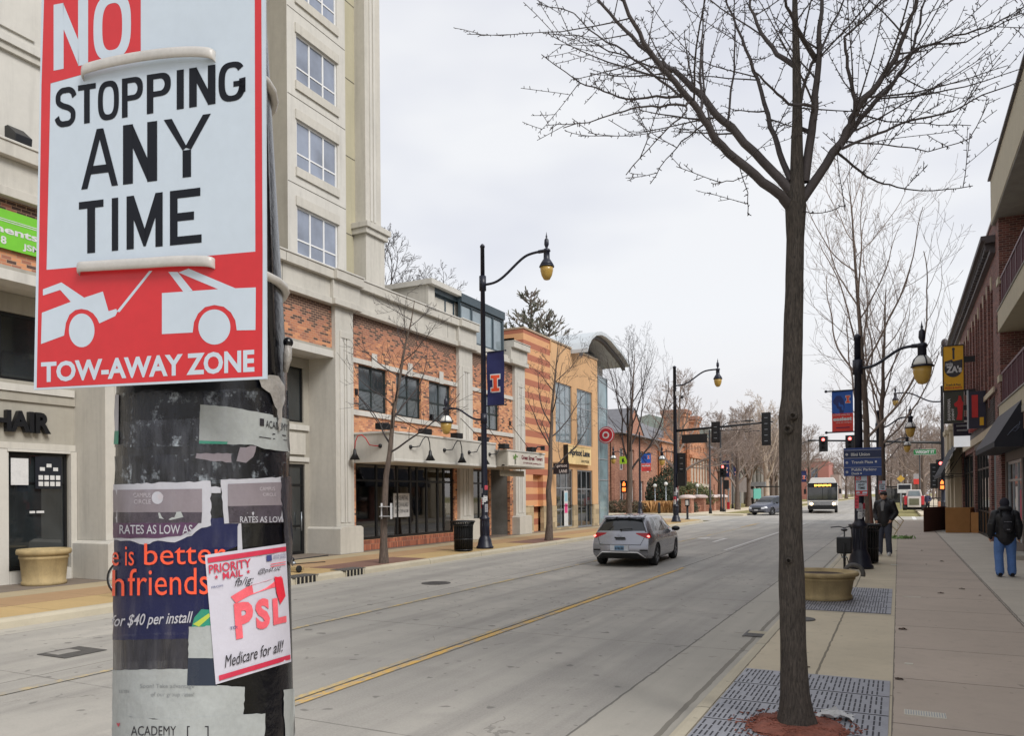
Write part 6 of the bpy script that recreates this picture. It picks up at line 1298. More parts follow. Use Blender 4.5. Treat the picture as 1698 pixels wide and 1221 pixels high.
# bus shelter with teal screen, left of the van; shelter on the right
p = yp(1248, 830, 118); t = thing('bus_shelter', 'dark bus shelter with glowing teal screen behind the minivan', 'bus shelter', (p.x, 118, .1))
b = MB(); b.box(p.x+.5, p.x+6.5, 117.5, 119.5, 2.9, 3.05, black_m); b.box(p.x+.6, p.x+.7, 117.6, 117.7, .1, 2.9, black_m); b.box(p.x+6.2, p.x+6.3, 117.6, 117.7, .1, 2.9, black_m); b.box(p.x-.6, p.x+.2, 117.6, 118.2, .1, 3.2, black_m); b.build('frame', t); b = MB(); b.box(p.x+.25, p.x+1.3, 117.4, 117.5, 1.2, 2.7, EMIT('teal_screen', lin((120, 200, 186)), .12)); b.build('screen', t); b = MB(); b.box(p.x-.2, p.x+1.9, 117.4, 118.4, 3.06, 3.7, alu); b.build('header', t)
t = thing('bus_shelter', 'long dark glass bus shelter between the bus and the loader', 'bus shelter', (-2, 128, .1)); b = MB(); b.box(-3.2, 1.2, 127.5, 129.5, 2.7, 2.9, black_m)
for x in (-3.1, -2.0, -.9, .2, 1.1): b.box(x-.05, x+.05, 127.5, 127.6, .1, 2.7, black_m)
b.build('frame', t); b = MB(); b.box(-3.1, 1.1, 129.2, 129.24, .4, 2.6, glass_d); b.build('pane', t)
p = yp(1494, 820, 96); t = thing('warning_sign', 'yellow diamond warning sign above a white arrow board', 'sign', (p.x, 96, .1)); b = MB(); b.cyl((p.x, 96, .1), (p.x, 96, 3.9), .05, alu, 6); b.build('post', t); b = MB(); b.flat([(0, -.42), (.42, 0), (0, .42), (-.42, 0)], lambda u, v: (p.x+u, 95.94, 3.5+v), M('warning_yellow', lin((200, 160, 66)), .6)); b.build('diamond', t)
p = yp(1500, 825, 95); t = thing('road_sign', 'black and white arrow board beside the yellow diamond sign', 'sign', (p.x, 95, .1)); b = MB(); b.cyl((p.x-.4, 95, .1), (p.x-.4, 95, 2.5), .04, alu, 6); b.cyl((p.x+.3, 95, .1), (p.x+.3, 95, 2.5), .04, alu, 6); b.build('post', t); b = MB(); b.box(p.x-.7, p.x+.7, 94.9, 94.95, 1.9, 2.9, bw); b.box(p.x-.6, p.x+.6, 94.89, 94.899, 2.3, 2.8, bd); b.build('plate', t)
p = yp(1519, 805, 100); t = thing('street_lamp', 'thin far post with a small red and white banner behind the loader', 'street lamp', (p.x, 100, .1)); b = MB(); b.lathe([(.14, 0), (.08, .5), (.06, 7)], black_m, (p.x+.4, 100, .1), 8); b.build('pole', t); b = MB(); b.box(p.x-.25, p.x+.3, 99.98, 100, 2.9, 3.5, brd); b.box(p.x-.25, p.x+.3, 99.98, 100, 3.5, 4.1, M('banner_grey', lin((160, 156, 158)), .7)); b.build('banner', t)
# fence line behind
b = MB()
for i in range(28): x = 1.0+i*.45; b.box(x-.03, x+.03, 104, 104.05, .1, 1.25, black_m)
b.box(.9, 13.4, 103.98, 104.06, 1.2, 1.3, black_m); b.box(.9, 13.4, 103.98, 104.06, .3, .36, black_m); tag(b.build('iron_fence', loc=(1, 104, .1)), 'low black iron fence across the far plaza', 'fence')
b = MB(); b.box(4.6, 12, 98, 99, .1, .5, kerb_m); tag(b.build('low_wall', loc=(5, 98, .1)), 'low pale wall behind the loader', 'wall')

# ------------------------------------------------------------------ street furniture near the camera
def trash_can(x, y, label):
    t = thing('trash_can', label, 'trash can', (x, y, .15), 0, 'slatted trash cans'); b = MB(); b.lathe([(.27, .05), (.27, .9), (.25, .9), (.25, .3), (.001, .28)], M('can_liner', lin((18, 18, 20)), .7) if 'can_liner' not in bpy.data.materials else bpy.data.materials['can_liner'], (x, y, .15), 20); b.build('liner', t)
    b = MB()
    for k in range(28):
        a = 2*PI*k/28; c_, s_ = math.cos(a), math.sin(a); b.tube([(x+c_*.29, y+s_*.29, .2), (x+c_*.30, y+s_*.30, .8), (x+c_*.31, y+s_*.31, 1.0), (x+c_*.37, y+s_*.37, 1.13)], .018, black_m, 4)
    for z, r in ((.2, .295), (.55, .305), (1.0, .315)): b.lathe([(r-.01, -.02), (r+.012, -.02), (r+.012, .02), (r-.01, .02), (r-.01, -.02)], black_m, (x, y, z), 24, caps=False)
    b.lathe([(.28, 0), (.30, .03), (.37, .03), (.39, .0), (.39, .03), (.37, .055), (.29, .055), (.28, 0)], black_m, (x, y, 1.1), 24, caps=False); b.lathe([(.2, 0), (.24, .05)], black_m, (x, y, .15), 16); b.build('slats', t)
trash_can(-12.75, 21.7, 'black slatted trash can on the far pavement by the banner lamp'); trash_can(-.78, 21.6, 'black slatted trash can between the dark lamp and the man in the black jacket')
plt = M('planter_stone', lin((170, 150, 110)), .85, var=.2, sc=5, bump=.25, stain=.6); soil = M('soil', lin((66, 52, 42)), .95, var=.4, sc=12, bump=.6)
def planter(c, R_, h, label):
    t = thing('stone_planter', label, 'planter', c, 0, 'stone planters'); b = MB(); b.lathe([(R_*.78, 0), (R_*.82, .02), (R_*.82, .07), (R_*.78, .09), (R_*.80, h*.3), (R_*.86, h*.72), (R_*.90, h*.74), (R_*.90, h*.80), (R_*.86, h*.82), (R_*.9, h*.84), (R_*.98, h*.86), (R_, h*.93), (R_*.97, h), (R_*.86, h), (R_*.82, h*.9)], plt, c, 32); b.build('pot', t); b = MB(); b.lathe([(R_*.83, h*.88), (R_*.4, h*.93), (.001, h*.92)], soil, c, 20); b.build('soil', t)
planter((-16.3, 10.1, .15), .52, .76, 'tan stone urn planter before the salon window'); planter((-1.2, 14.1, .15), .60, .47, 'wide tan stone planter behind the near tree on its grate')
p = yp(1416, 962, 17.2); b = MB(); b.tube(smooth([(p.x-.16, 17.2, .15), (p.x-.17, 17.2, .30), (p.x-.12, 17.2, .42), (p.x, 17.2, .47), (p.x+.12, 17.2, .42), (p.x+.17, 17.2, .32), (p.x+.17, 17.2, .24)]), .045, iron, 10); tag(b.build('hitching_loop', loc=(p.x, 17.2, .15)), 'curved dark iron loop sticking up behind the wide planter', 'iron loop')
slot_m = M('slot_dark', lin((58, 58, 64)), .8)
gmet = M('grate_metal', lin((150, 151, 158)), .55, .25, .15, 6, .2, 40)
def grate(x0, x1, y0, y1, label, hole=None):
    t = thing('tree_grate', label, 'tree grate', ((x0+x1)/2, (y0+y1)/2, .155)); b = MB(); b.box(x0, x1, y0, y1, .12, .158, gmet); b.build('plate', t); b = MB(); y = y0+.05; ny = max(1, round((y1-y0)/.62)); py_ = (y1-y0)/ny
    for r_ in range(ny):
        ya = y0+r_*py_; b.box(x0, x1, ya-.006, ya+.006, .1585, .1600, dk)
        for s_ in range(4):
            for k in range(round((x1-x0)/.040)-1):
                x = x0+.03+k*.040
                if (k+s_*2+r_) % 9 == 8: continue
                yy = ya+.045+s_*(py_-.06)/4; b.box(x-.0065, x+.0065, yy, yy+(py_-.06)/4-.03, .1585, .1598, slot_m)
    b.build('slots', t)
grate(-1.42, -.09, 4.9, 8.12, 'grey slotted metal grate round the near tree'); grate(-1.42, -.12, 12.6, 15.9, 'grey slotted metal grate under the wide stone planter')
mul = M('red_mulch', lin((130, 78, 64)), .95, var=.45, sc=14, bump=.8, bsc=40); rg = random.Random(3); b = MB(); n = 26; c = (-.72, 6.22)
rings = [(0, .182), (.16, .182), (.25, .176), (.31, .162)]; vs, fs = [], []
for r_, z in rings:
    for k in range(n): a = 2*PI*k/n; rr = r_*(1+.16*mnoise.noise(Vector((math.cos(a)*2, math.sin(a)*2, 3)))); sq = 1/max(abs(math.cos(a)), abs(math.sin(a)))**.6; vs.append((c[0]+rr*sq*math.cos(a), c[1]+rr*sq*math.sin(a), z+.012*rg.random()))
for i in range(3):
    for k in range(n): a = i*n+k; b_ = i*n+(k+1) % n; fs.append((a, b_, b_+n, a+n))
b.add(vs, fs, mul)
for i in range(1500):
    a = rg.uniform(0, 6.28); r_ = (.37 if i % 6 else .5)*math.sqrt(rg.random()); b.obox((c[0]+math.cos(a)*r_, c[1]+math.sin(a)*r_, .188 if r_ < .15 else max(.163, .188-.13*(r_-.15))+rg.uniform(-.005, .008)), rg.uniform(.015, .045), rg.uniform(.006, .014), .006, mul, 0, Matrix.Rotation(rg.uniform(0, 6), 3, 'Z') @ Matrix.Rotation(rg.uniform(-.4, .4), 3, 'X'))
tag(b.build('mulch', loc=(c[0], c[1], .15)), kind='stuff')
def crumple(name, label, c, s, m, seed, cat='litter', group=None, fl=.45):
    rg = random.Random(seed); b = MB(); n = 7; vs = [(c[0]+(i/(n-1)-.5)*s*1.5+rg.uniform(-.1, .1)*s, c[1]+(j/(n-1)-.5)*s+rg.uniform(-.1, .1)*s, c[2]+.004+rg.random()*s*fl*(1-abs(i/(n-1)-.5)*1.5)) for j in range(n) for i in range(n)]
    b.add(vs, [(j*n+i, j*n+i+1, (j+1)*n+i+1, (j+1)*n+i) for j in range(n-1) for i in range(n-1)], m, False); return tag(b.build(name, loc=c), label, cat, group)
q = gp(1386, 1193); crumple('crumpled_paper', 'crumpled white paper litter on the grate beside the near trunk', (q.x, q.y, .165), .17, bw, 2)
q = gp(1421, 917+20); crumple('paper_scrap', 'flat white paper scrap on the paving past the planter', (gp(1483, 938).x, gp(1483, 938).y, .152), .1, bw, 3, fl=.1)
lf = M('dry_leaf', lin((72, 56, 46)), .9, var=.4, sc=30)
for i, (px, py) in enumerate(((1536, 937), (1529, 914), (1562, 932), (1526, 886), (1486, 915), (1560, 985), (1625, 989), (1491, 1128), (1497, 1045), (1340, 1108), (1503, 888), (1595, 978))):
    q = gp(px, py); crumple('dead_leaf', 'dead brown leaf lying on the near pavement', (q.x, q.y, .153), .03+.018*(i % 3), lf, 10+i, 'leaf', 'dead leaves on the pavement', .35)
plq = M('pale_plaque', lin((206, 202, 188)), .7, var=.06)
for i, (px, py, w_, lab) in enumerate(((1534, 1186, .30, 'pale ribbed plaque in the brown pavement nearest the camera'), (1512, 991, .28, 'pale strip plaque in the pavement past the second joint from the planter'), (1511, 952, .24, 'small pale strip plaque in the pavement farther along'), (1507, 1102, .08, 'tiny pale chip in the brown paving level with the near grate'))):
    q = gp(px, py); b = MB(); d_ = .16 if i == 0 else .05; b.box(q.x-w_/2, q.x+w_/2, q.y-d_/2, q.y+d_/2, .152, .158, plq)
    if i == 0:
        for k in range(16): b.box(q.x-w_/2+.01+k*.0185, q.x-w_/2+.016+k*.0185, q.y-d_/2+.015, q.y+d_/2-.015, .158, .1595, gmet)
    tag(b.build('pavement_plaque', loc=(q.x, q.y, .152)), lab, 'plaque')
pv = BRICK('dark_paver', [(0, lin((118, 84, 76))), (.5, lin((132, 96, 84)))], lin((120, 100, 90)), bw=.2, bh=.1)
def square(x0, x1, y0, y1): 
    b = MB(); b.box(x0, x1, y0, y1, .12, .157, M('paver_square', lin((126, 94, 82)), .85, var=.2, sc=8)); return struct(b, 'tree_pit_paving')
square(-13.5, KL-.2, 15.2, 18.8); square(-13.5, KL-.2, 26.2, 29.8)
# white boards strapped to the left street tree
t = thing('paper_boards', 'pair of white boards strapped round the slender tree by the dark shopfront', 'notice', (-12.5, 16.9, 1.6)); b = MB(); q = yp(640, 848, 16.85)
for dx in (-.17, .14): b.obox((q.x+dx, 16.9, q.z), .03, .22, .42, bw, .5)
b.build('board', t); b = MB()
for dz in (-.14, .12): b.obox((q.x, 16.86, q.z+dz), .3, .25, .012, bw, .2)
b.build('strap', t)
# cardboard
cbm = M('cardboard', lin((178, 128, 78)), .85, var=.1, sc=3); cbd = M('shaded_cardboard', lin((92, 60, 48)), .9, var=.15, sc=3)  # shade inside the flap put into a darker cardboard colour
t = thing('cardboard_box', 'big opened cardboard box standing on the pavement with a dark flap', 'box', (1.9, 39.4, .15))
p0, p1, p2_, p3_ = gp(1532, 883), gp(1560, 881), gp(1568, 884), gp(1609, 884); H_ = 1.12
def panel(b, a, c_, m, th=.02, h=H_): d = Vector((c_[0]-a[0], c_[1]-a[1], 0)); b.obox(((a[0]+c_[0])/2, (a[1]+c_[1])/2, .15+h/2), d.length, th, h, m, math.atan2(d.y, d.x))
b = MB(); panel(b, p2_, p3_, cbm); panel(b, p3_, (p3_.x+.35, p3_.y+1.1), cbm); b.build('side', t, bevel=.01)
b = MB(); panel(b, (p0.x, p0.y), (p1.x+.25, p1.y+1.5), cbd); panel(b, (p1.x+.25, p1.y+1.5), (p2_.x+.12, p2_.y+.12), cbd); panel(b, (p3_.x+.03, p3_.y-.03), (p3_.x+.3, p3_.y-.14), cbm, .015, .9); b.build('flap', t)
# bicycles, scooter, ladder-like bits
tyre = M('tyre', lin((28, 28, 30)), .8)
def torus(b, c, R_, r, m, ax='X', n=28, k=8):
    pts = [(c[0], c[1]+R_*math.cos(2*PI*i/n), c[2]+R_*math.sin(2*PI*i/n)) for i in range(n+1)]; b.tube(pts, r, m, k, False)
def bicycle(loc, rz, label):
    t = thing('bicycle', label, 'bicycle', loc, rz); 
    for y in (0, 1.02):
        b = MB(); torus(b, (0, y, .34), .325, .02, tyre); w_ = b.build('wheel', t, world=False); b = MB(); torus(b, (0, y, .34), .30, .01, alu, n=24, k=5)
        for k in range(14): a = 2*PI*k/14; b.cyl((0, y, .34), (0, y+.3*math.cos(a), .34+.3*math.sin(a)), .0025, alu, 3)
        b.cyl((-.05, y, .34), (.05, y, .34), .025, alu, 8); b.build('rim', w_, world=False)
    b = MB(); pp_ = dict(bb=(0, .44, .30), st=(0, .30, .80), ht=(0, .86, .82), hb=(0, .88, .70), ra=(0, 0, .34), fa=(0, 1.02, .34))
    for a, c_ in (('bb', 'st'), ('st', 'ht'), ('bb', 'hb'), ('bb', 'ra'), ('st', 'ra'), ('ht', 'hb')): b.cyl(pp_[a], pp_[c_], .017, black_m, 7)
    for s_ in (-.05, .05): b.cyl((s_, .88, .70), (s_, 1.02, .34), .012, black_m, 6)
    b.build('frame', t, world=False); b = MB(); b.tube([(-.3, .80, .98), (-.12, .84, 1.0), (0, .85, .97), (.12, .84, 1.0), (.3, .80, .98)], .014, black_m, 6); b.cyl((0, .86, .82), (0, .85, .98), .015, black_m, 6); b.build('handlebar', t, world=False)
    b = MB(); b.cyl((0, .30, .8), (0, .28, .92), .013, alu, 6); b.ball((0, .25, .95), .075, .14, .035, black_m); b.build('saddle', t, world=False); b = MB(); b.cyl((-.03, .44, .3), (.03, .44, .3), .09, black_m, 14); b.cyl((.05, .44, .3), (.09, .5, .16), .01, black_m, 5); b.cyl((-.05, .44, .3), (-.09, .38, .44), .01, black_m, 5); b.build('crank', t, world=False)
    return t
q = gp(172, 993); bicycle((q.x+.2, q.y+.28, .15), -1.15, 'black bicycle on the far pavement, mostly hidden by the near pole')
bk = bicycle((-1.12, 19.0, .15), .05, 'black bicycle with rear bag parked along the near kerb by the dark lamp')
b = MB(); b.box(-.16, .16, -.1, .12, .42, .8, black_m); b.build('pannier', bk, world=False, bevel=.03)
q = gp(500, 947); t = thing('kick_scooter', 'black kick scooter lying on the far pavement by the kerb drain inlets', 'scooter', (q.x, q.y, .15)); b = MB(); b.obox((q.x, q.y-.35, .24), .6, .14, .1, plt, .3); b.build('deck', t, bevel=.02); b = MB()
b.tube([(q.x-.1, q.y-.2, .25), (q.x-.2, q.y-.1, .42), (q.x+.55, q.y+.35, .52)], .014, black_m, 6); b.tube([(q.x-.15, q.y-.2, .32), (q.x+.5, q.y+.3, .36)], .012, black_m, 6); b.build('stem', t)
for dx, dy in ((-.25, -.3), (.3, -.42)): b = MB(); b.lathe([(.05, -.02), (.085, -.02), (.085, .02), (.05, .02)], tyre, (q.x+dx, q.y+dy, .24), 14, True, 'X'); b.build('wheel', t)
b = MB(); b.ball((q.x-.2, q.y-.12, .42), .07, .07, .07, black_m); b.ball((q.x-.12, q.y-.15, .34), .06, .06, .05, alu); b.build('headset', t)
# crate frame and greens by the man
q = gp(1482, 893); t = thing('wire_trolley', 'pale folding wire trolley lying beside the man in the black jacket', 'trolley', (q.x, q.y, .15)); b = MB(); wd = M('pale_wood', lin((196, 176, 140)), .7)
for a, c_ in (((-.3, 0, .2), (.1, 0, 1.05)), ((-.05, 0, .1), (.35, 0, .8)), ((-.3, 0, .2), (-.05, 0, .1)), ((.1, 0, 1.05), (.35, 0, .8)), ((-.1, 0, .6), (.12, 0, .4)), ((0, 0, .85), (.24, 0, .6))): b.cyl((q.x+a[0], q.y+a[1], a[2]+.05), (q.x+c_[0], q.y+c_[1], c_[2]+.05), .018, wd, 5)
b.build('frame', t)
leafy('fallen_greens', 'scattered green leaves on the paving by the trolley', (q.x+.2, q.y-.2, .2), .55, .35, .06, 160, M('fresh_green', lin((128, 160, 96)), .8, var=.3), 9, .06, 'leaves')
q = yp(1440, 850, 21.0); b = MB(); b.cyl((-.62, 22.6, .15), (-.70, 22.6, 2.6), .035, M('rusty_post', lin((108, 72, 60)), .8), 8); tag(b.build('sign_post', loc=(-.66, 22.6, .15)), 'thin rusty brown sign post behind the dark lamp', 'post')
a0, a1 = yp(1457, 798, 31.5), yp(1464, 815, 31.5); small_tow(a0.x, a1.x+.1, 31.5, a1.z-.1, a0.z, 'tiny white notice fixed to the tree behind the man')

# ------------------------------------------------------------------ vehicles (lofted bodies cut into panels)
def carpaint(name, col, rough=.28, metal=.5):
    t = NT(name); p = t.pos(); n = t.noise(p, 120, 2); c = t.mix(n, tuple(x*.93 for x in col), tuple(min(1, x*1.07) for x in col)); P = t.sep(t.n('ShaderNodeTexCoord').outputs['Object'])
    d = t.math('MULTIPLY', t.math('SUBTRACT', 1.0, t.ramp(P[2], .2, .75)), .35); c = t.mix(t.math('MULTIPLY', d, t.ramp(t.noise(p, 6, 5), .3, .7)), c, lin((120, 114, 106)))
    t.set(c, rough, metal); t.b.inputs['Coat Weight'].default_value = .6; t.b.inputs['Coat Roughness'].default_value = .06; return t.m
def crs(a, b, c, d, t): return .5*((2*b)+(c-a)*t+(2*a-5*b+4*c-d)*t*t+(3*b-a-3*c+d)*t**3)
def loft_rows(st, ns):
    o = []; n = len(st)
    for i in range(ns+1):
        f = i/ns*(n-1); k = min(int(f), n-2); t = f-k; g = [st[max(0, min(n-1, k+q))] for q in (-1, 0, 1, 2)]
        o.append([tuple(crs(g[0][j][c], g[1][j][c], g[2][j][c], g[3][j][c], t) for c in range(3)) for j in range(len(st[0]))])
    return o
def dense(row, m):
    n = len(row); o = []
    for i in range(m+1):
        f = i/m*(n-1); k = min(int(f), n-2); t = f-k; g = [row[max(0, min(n-1, k+q))] for q in (-1, 0, 1, 2)]
        o.append((tuple(crs(g[0][c], g[1][c], g[2][c], g[3][c], t) for c in range(3)), f))
    return o
def car(root, table, rear_off, front_off, wheels, wr_, cls, parts, NS=300, NJ=96, NC=130):
    """table rows: (y, w, zb, zB, wroof, zroof); cls(x, y, z, j, zone) -> part key; parts: key -> (name, material)"""
    st = []; n = len(table)
    for i, (y, w_, zb, zB, wr2, zr) in enumerate(table):
        sec = [(0, zb), (.80*w_, zb), (.955*w_, zb+.07), (.992*w_, .42), (1.0*w_, .62), (.985*w_, (zB+.62)/2+.01), (.935*w_, zB), (wr2, zB+(zr-zB)*.80), (wr2*.80, zB+(zr-zB)*.965), (0, zr)]
        kr = max(0, 1-i/1.6); kf = max(0, 1-(n-1-i)/1.6)
        st.append([(x, y+rear_off[j]*kr+front_off[j]*kf, z) for j, (x, z) in enumerate(sec)])
    rows = [dense(r, NJ) for r in loft_rows(st, NS)]
    out = {k: MB() for k in parts}
    def put(a, zone, quad, f):
        c = [sum(v[k] for v in quad)/4 for k in range(3)]; k = cls(c[0], c[1], c[2], f, zone)
        if k: out[k].add(quad, [(0, 1, 2, 3)], parts[k][1], True)
    for i in range(NS):
        for j in range(NJ):
            q = [rows[i][j][0], rows[i][j+1][0], rows[i+1][j+1][0], rows[i+1][j][0]]; f = rows[i][j][1]+.1
            cy = sum(v[1] for v in q)/4; cz = sum(v[2] for v in q)/4
            if any((cy-wy)**2+(cz-wr_)**2 < (wr_+.045)**2 for wy in wheels) and f < 5 : continue
            put(0, 'side', q, f); put(0, 'side', [(-x, y, z) for x, y, z in reversed(q)], f)
    for end, sgn in ((0, -1), (NS, 1)):
        row = rows[end]; js = [j for j in range(NJ+1) if row[j][1] >= .9]
        def pt(j, u):
            (x, y, z), f = row[j]; return (x*u, y+sgn*.09*(1-abs(u)**2.4), z+.0)
        for a in range(len(js)-1):
            for c in range(NC):
                u0, u1 = -1+2*c/NC, -1+2*(c+1)/NC; q = [pt(js[a], u0), pt(js[a], u1), pt(js[a+1], u1), pt(js[a+1], u0)]
                if sgn > 0: q.reverse()
                put(0, 'rear' if sgn < 0 else 'front', q, row[js[a]][1])
    objs = {}
    import collections
    for k, b in out.items():
        if not b.f: continue
        # weld shared vertices so that panels shade smoothly
        key = {}; vs = []; mp_ = []
        for v in b.v:
            q = (round(v[0], 4), round(v[1], 4), round(v[2], 4))
            if q not in key: key[q] = len(vs); vs.append(v)
            mp_.append(key[q])
        b.v = vs; b.f = [tuple(mp_[i] for i in f) for f in b.f]; ok = [len(set(f)) >= 3 for f in b.f]
        b.f = [tuple(dict.fromkeys(f)) for f, o_ in zip(b.f, ok) if o_]; b.mi = b.mi[:len(b.f)]; b.sm = b.sm[:len(b.f)]
        objs[k] = b.build(parts[k][0], root if '>' not in k else objs[k.split('>')[0]], world=False)
    return objs
rimm = M('alloy_rim', lin((120, 122, 126)), .35, .6)
def wheels_(root, ys, tr, r, w_=.2, spokes=5):
    for y in ys:
        for s_ in (-1, 1):
            b = MB(); b.lathe([(r*.62, -w_/2), (r*.94, -w_/2), (r, -w_*.36), (r, w_*.36), (r*.94, w_/2), (r*.62, w_/2), (r*.62, -w_/2)], tyre, (s_*tr, y, r), 32, True, 'X', caps=False); wh = b.build('wheel', root, world=False)
            b = MB(); x = s_*(tr+w_*.38); b.lathe([(r*.66, -.01), (r*.66, .02), (r*.60, .02), (r*.58, -.01), (r*.66, -.01)], rimm, (x, y, r), 24, True, 'X', caps=False); b.lathe([(r*.64, -s_*.06), (.001, -s_*.06)], dk, (x, y, r), 20, False, 'X', caps=False)
            b.lathe([(r*.16, -.02), (r*.16, .02), (.001, .025)], rimm, (x, y, r), 12, True, 'X')
            for k in range(spokes): a = 2*PI*k/spokes; b.obox((x, y+math.cos(a)*r*.36, r+math.sin(a)*r*.36), .03, r*.52, r*.15, rimm, 0, Matrix.Rotation(a, 3, 'X'))
            b.build('rim', wh, world=False)
silver = carpaint('silver_paint', lin((150, 151, 158)), .26, .6); lightr = M('tail_red', lin((150, 20, 30)), .15, var=.1); litr = EMIT('brake_light', (1, .12, .10), 3.2)
hc = thing('hatchback_car', 'silver hatchback car driving away with its brake lights on', 'car', (-6.86, 21.9, .004), rad(3.5))
hc.scale = (.96, .97, .945)
tab = [(-2.16, .80, .24, .97, .60, 1.38), (-1.72, .865, .20, .975, .635, 1.44), (-1.0, .885, .18, .965, .66, 1.47), (-.2, .885, .18, .945, .665, 1.48), (.35, .885, .18, .935, .645, 1.43), (.85, .885, .18, .93, .66, 1.20), (1.25, .875, .18, .915, .70, 1.0), (1.7, .85, .2, .83, .66, .89), (2.0, .79, .22, .71, .60, .75), (2.15, .66, .26, .60, .5, .63)]
ro = [.14, .12, .05, .0, .01, .09, .17, .40, .52, .52]; fo = [-.1, -.08, -.03, 0, 0, -.02, -.03, -.03, -.02, 0]
HW = (-1.33, 1.30)
def cls_h(x, y, z, f, zone):
    ax_ = abs(x)
    if zone == 'rear':
        if 1.015 < z < 1.35 and ax_ < .665-(z-1.02)*.50: return 'glass'
        if ax_ < .70-(z-1.02)*.5 and 1.0 < z < 1.36 and ax_ > .655-(z-1.02)*.5: return 'black'
        if z < min(.40, .40-(ax_-.5)*.75): return 'black'
        if .445 < z < .50 and .56 < ax_ < .78: return 'black'
        if abs(z-.642+max(0, .5-abs(ax_-.0))*.0) < .0075 and ax_ < .585: return 'black'
        if .642 < z < .84 and abs(ax_-(.585+(z-.642)*.42)) < .008: return 'black'
        if abs(z-.41) < .008 and ax_ > .5: return 'black'
        if .82 < z < .965 and ax_ > .43 and (z > .955-(ax_-.40)*.42 or ax_ > .74): return 'light'
        if z < .24: return 'black'
        return 'body'
    if zone == 'front': return 'body' if z > .5 else 'black'
    if y < -1.86 and .83 < z < .965 and f > 4 and f < 6.3: return 'light'
    if f < 2.0 and z < .235: return 'black'
    if 3 < f < 6.1 and z > .32 and any(abs(y-q) < .009 for q in (-.03, .98)) : return 'black'
    if 3 < f < 6.0 and z > .62 and abs(y+1.0+(z-.62)*.35) < .009: return 'black'
    if 5.2 < f < 6.4 and abs(y+1.86) < .01: return 'black'
    if 6.15 < f < 7.15:
        if -1.66+(z-.95)*.8 < y < 1.16-(z-.93)*1.05:
            return None if False else ('body' if any(abs(y-(p-(z-1.2)*.15)) < .035 for p in (-1.02, -.03)) else 'glass')
    if f > 7.25 and .50 < y < 1.2 and ax_ < .62: return 'glass'
    return 'body'
ho = car(hc, tab, ro, fo, HW, .32, cls_h, {'body': ('body', silver), 'glass': ('windows', GLASS('car_glass', (.012, .014, .015), .04, .6)), 'light': ('tail_lights', lightr), 'black': ('lower_trim', black_f)})
wheels_(hc, HW, .765, .32)
b = MB(); b.box(-.72, .72, -1.7, 1.7, .2, .62, dk); b.box(-.85, .85, HW[0]-.36, HW[0]+.36, .25, .66, dk); b.box(-.85, .85, HW[1]-.36, HW[1]+.36, .25, .62, dk); b.build('underbody', hc, world=False)
b = MB(); b.add([(-.60, -1.80, 1.435), (.60, -1.80, 1.435), (.62, -1.58, 1.46), (-.62, -1.58, 1.46), (-.58, -1.84, 1.40), (.58, -1.84, 1.40), (.6, -1.6, 1.42), (-.6, -1.6, 1.42)], [(0, 1, 2, 3), (7, 6, 5, 4), (0, 4, 5, 1), (1, 5, 6, 2), (3, 7, 4, 0)], silver); b.build('spoiler', hc, world=False, bevel=.01)
b = MB()
for x in (-.18, .18): b.box(x-.03, x+.03, -1.852, -1.835, 1.39, 1.42, black_f)
b.cyl((0, -2.06, 1.055), (-.0, -2.08, 1.05), .03, black_f, 8); b.tube([(-.02, -2.075, 1.06), (.2, -2.06, 1.085), (.32, -2.04, 1.09)], .012, black_f, 5); b.build('wiper', hc, world=False)
pl_b = M('plate_blue', lin((104, 138, 166)), .5, var=.5, sc=16); b = MB(); b.box(-.26, .26, -2.278, -2.25, .47, .63, M('plate_frame', lin((188, 192, 198)), .4)); b.box(-.135, .135, -2.284, -2.279, .485, .615, pl_b)
for i in range(6): b.box(-.115+i*.042, -.09+i*.042, -2.287, -2.2845, .505, .565, bd)
b.build('number_plate', hc, world=False)
b = MB(); b.tube([(-.05, -2.205, .90), (0, -2.212, .93), (.05, -2.205, .90), (0, -2.212, .875), (-.05, -2.205, .90)], .007, alu, 5); b.box(-.15, .15, -2.225, -2.18, .815, .855, black_f); b.tube([(-.70, -2.10, .27), (-.55, -2.22, .40), (-.5, -2.245, .425), (.5, -2.245, .425), (.55, -2.22, .40), (.70, -2.10, .27)], .016, white_f, 6); b.box(-.56, -.42, -2.20, -2.17, .675, .69, alu); b.build('badge', hc, world=False)
for s_ in (-1, 1):
    b = MB(); b.ball((s_*.765, -2.02, .872), .045, .04, .034, litr, 12, 8); b.build('brake_lamp', hc, world=False); b = MB(); b.ball((s_*.97, .78, .99), .13, .10, .08, black_f, 12, 8); b.box(min(s_*.85, s_*.95), max(s_*.85, s_*.95), .77, .83, .93, .96, black_f); b.build('mirror', hc, world=False)
    b = MB()
    for y in (-.75, .28): b.box(min(s_*.872, s_*.90), max(s_*.872, s_*.90), y, y+.2, .80, .825, silver)
    b.build('handle', hc, world=False)
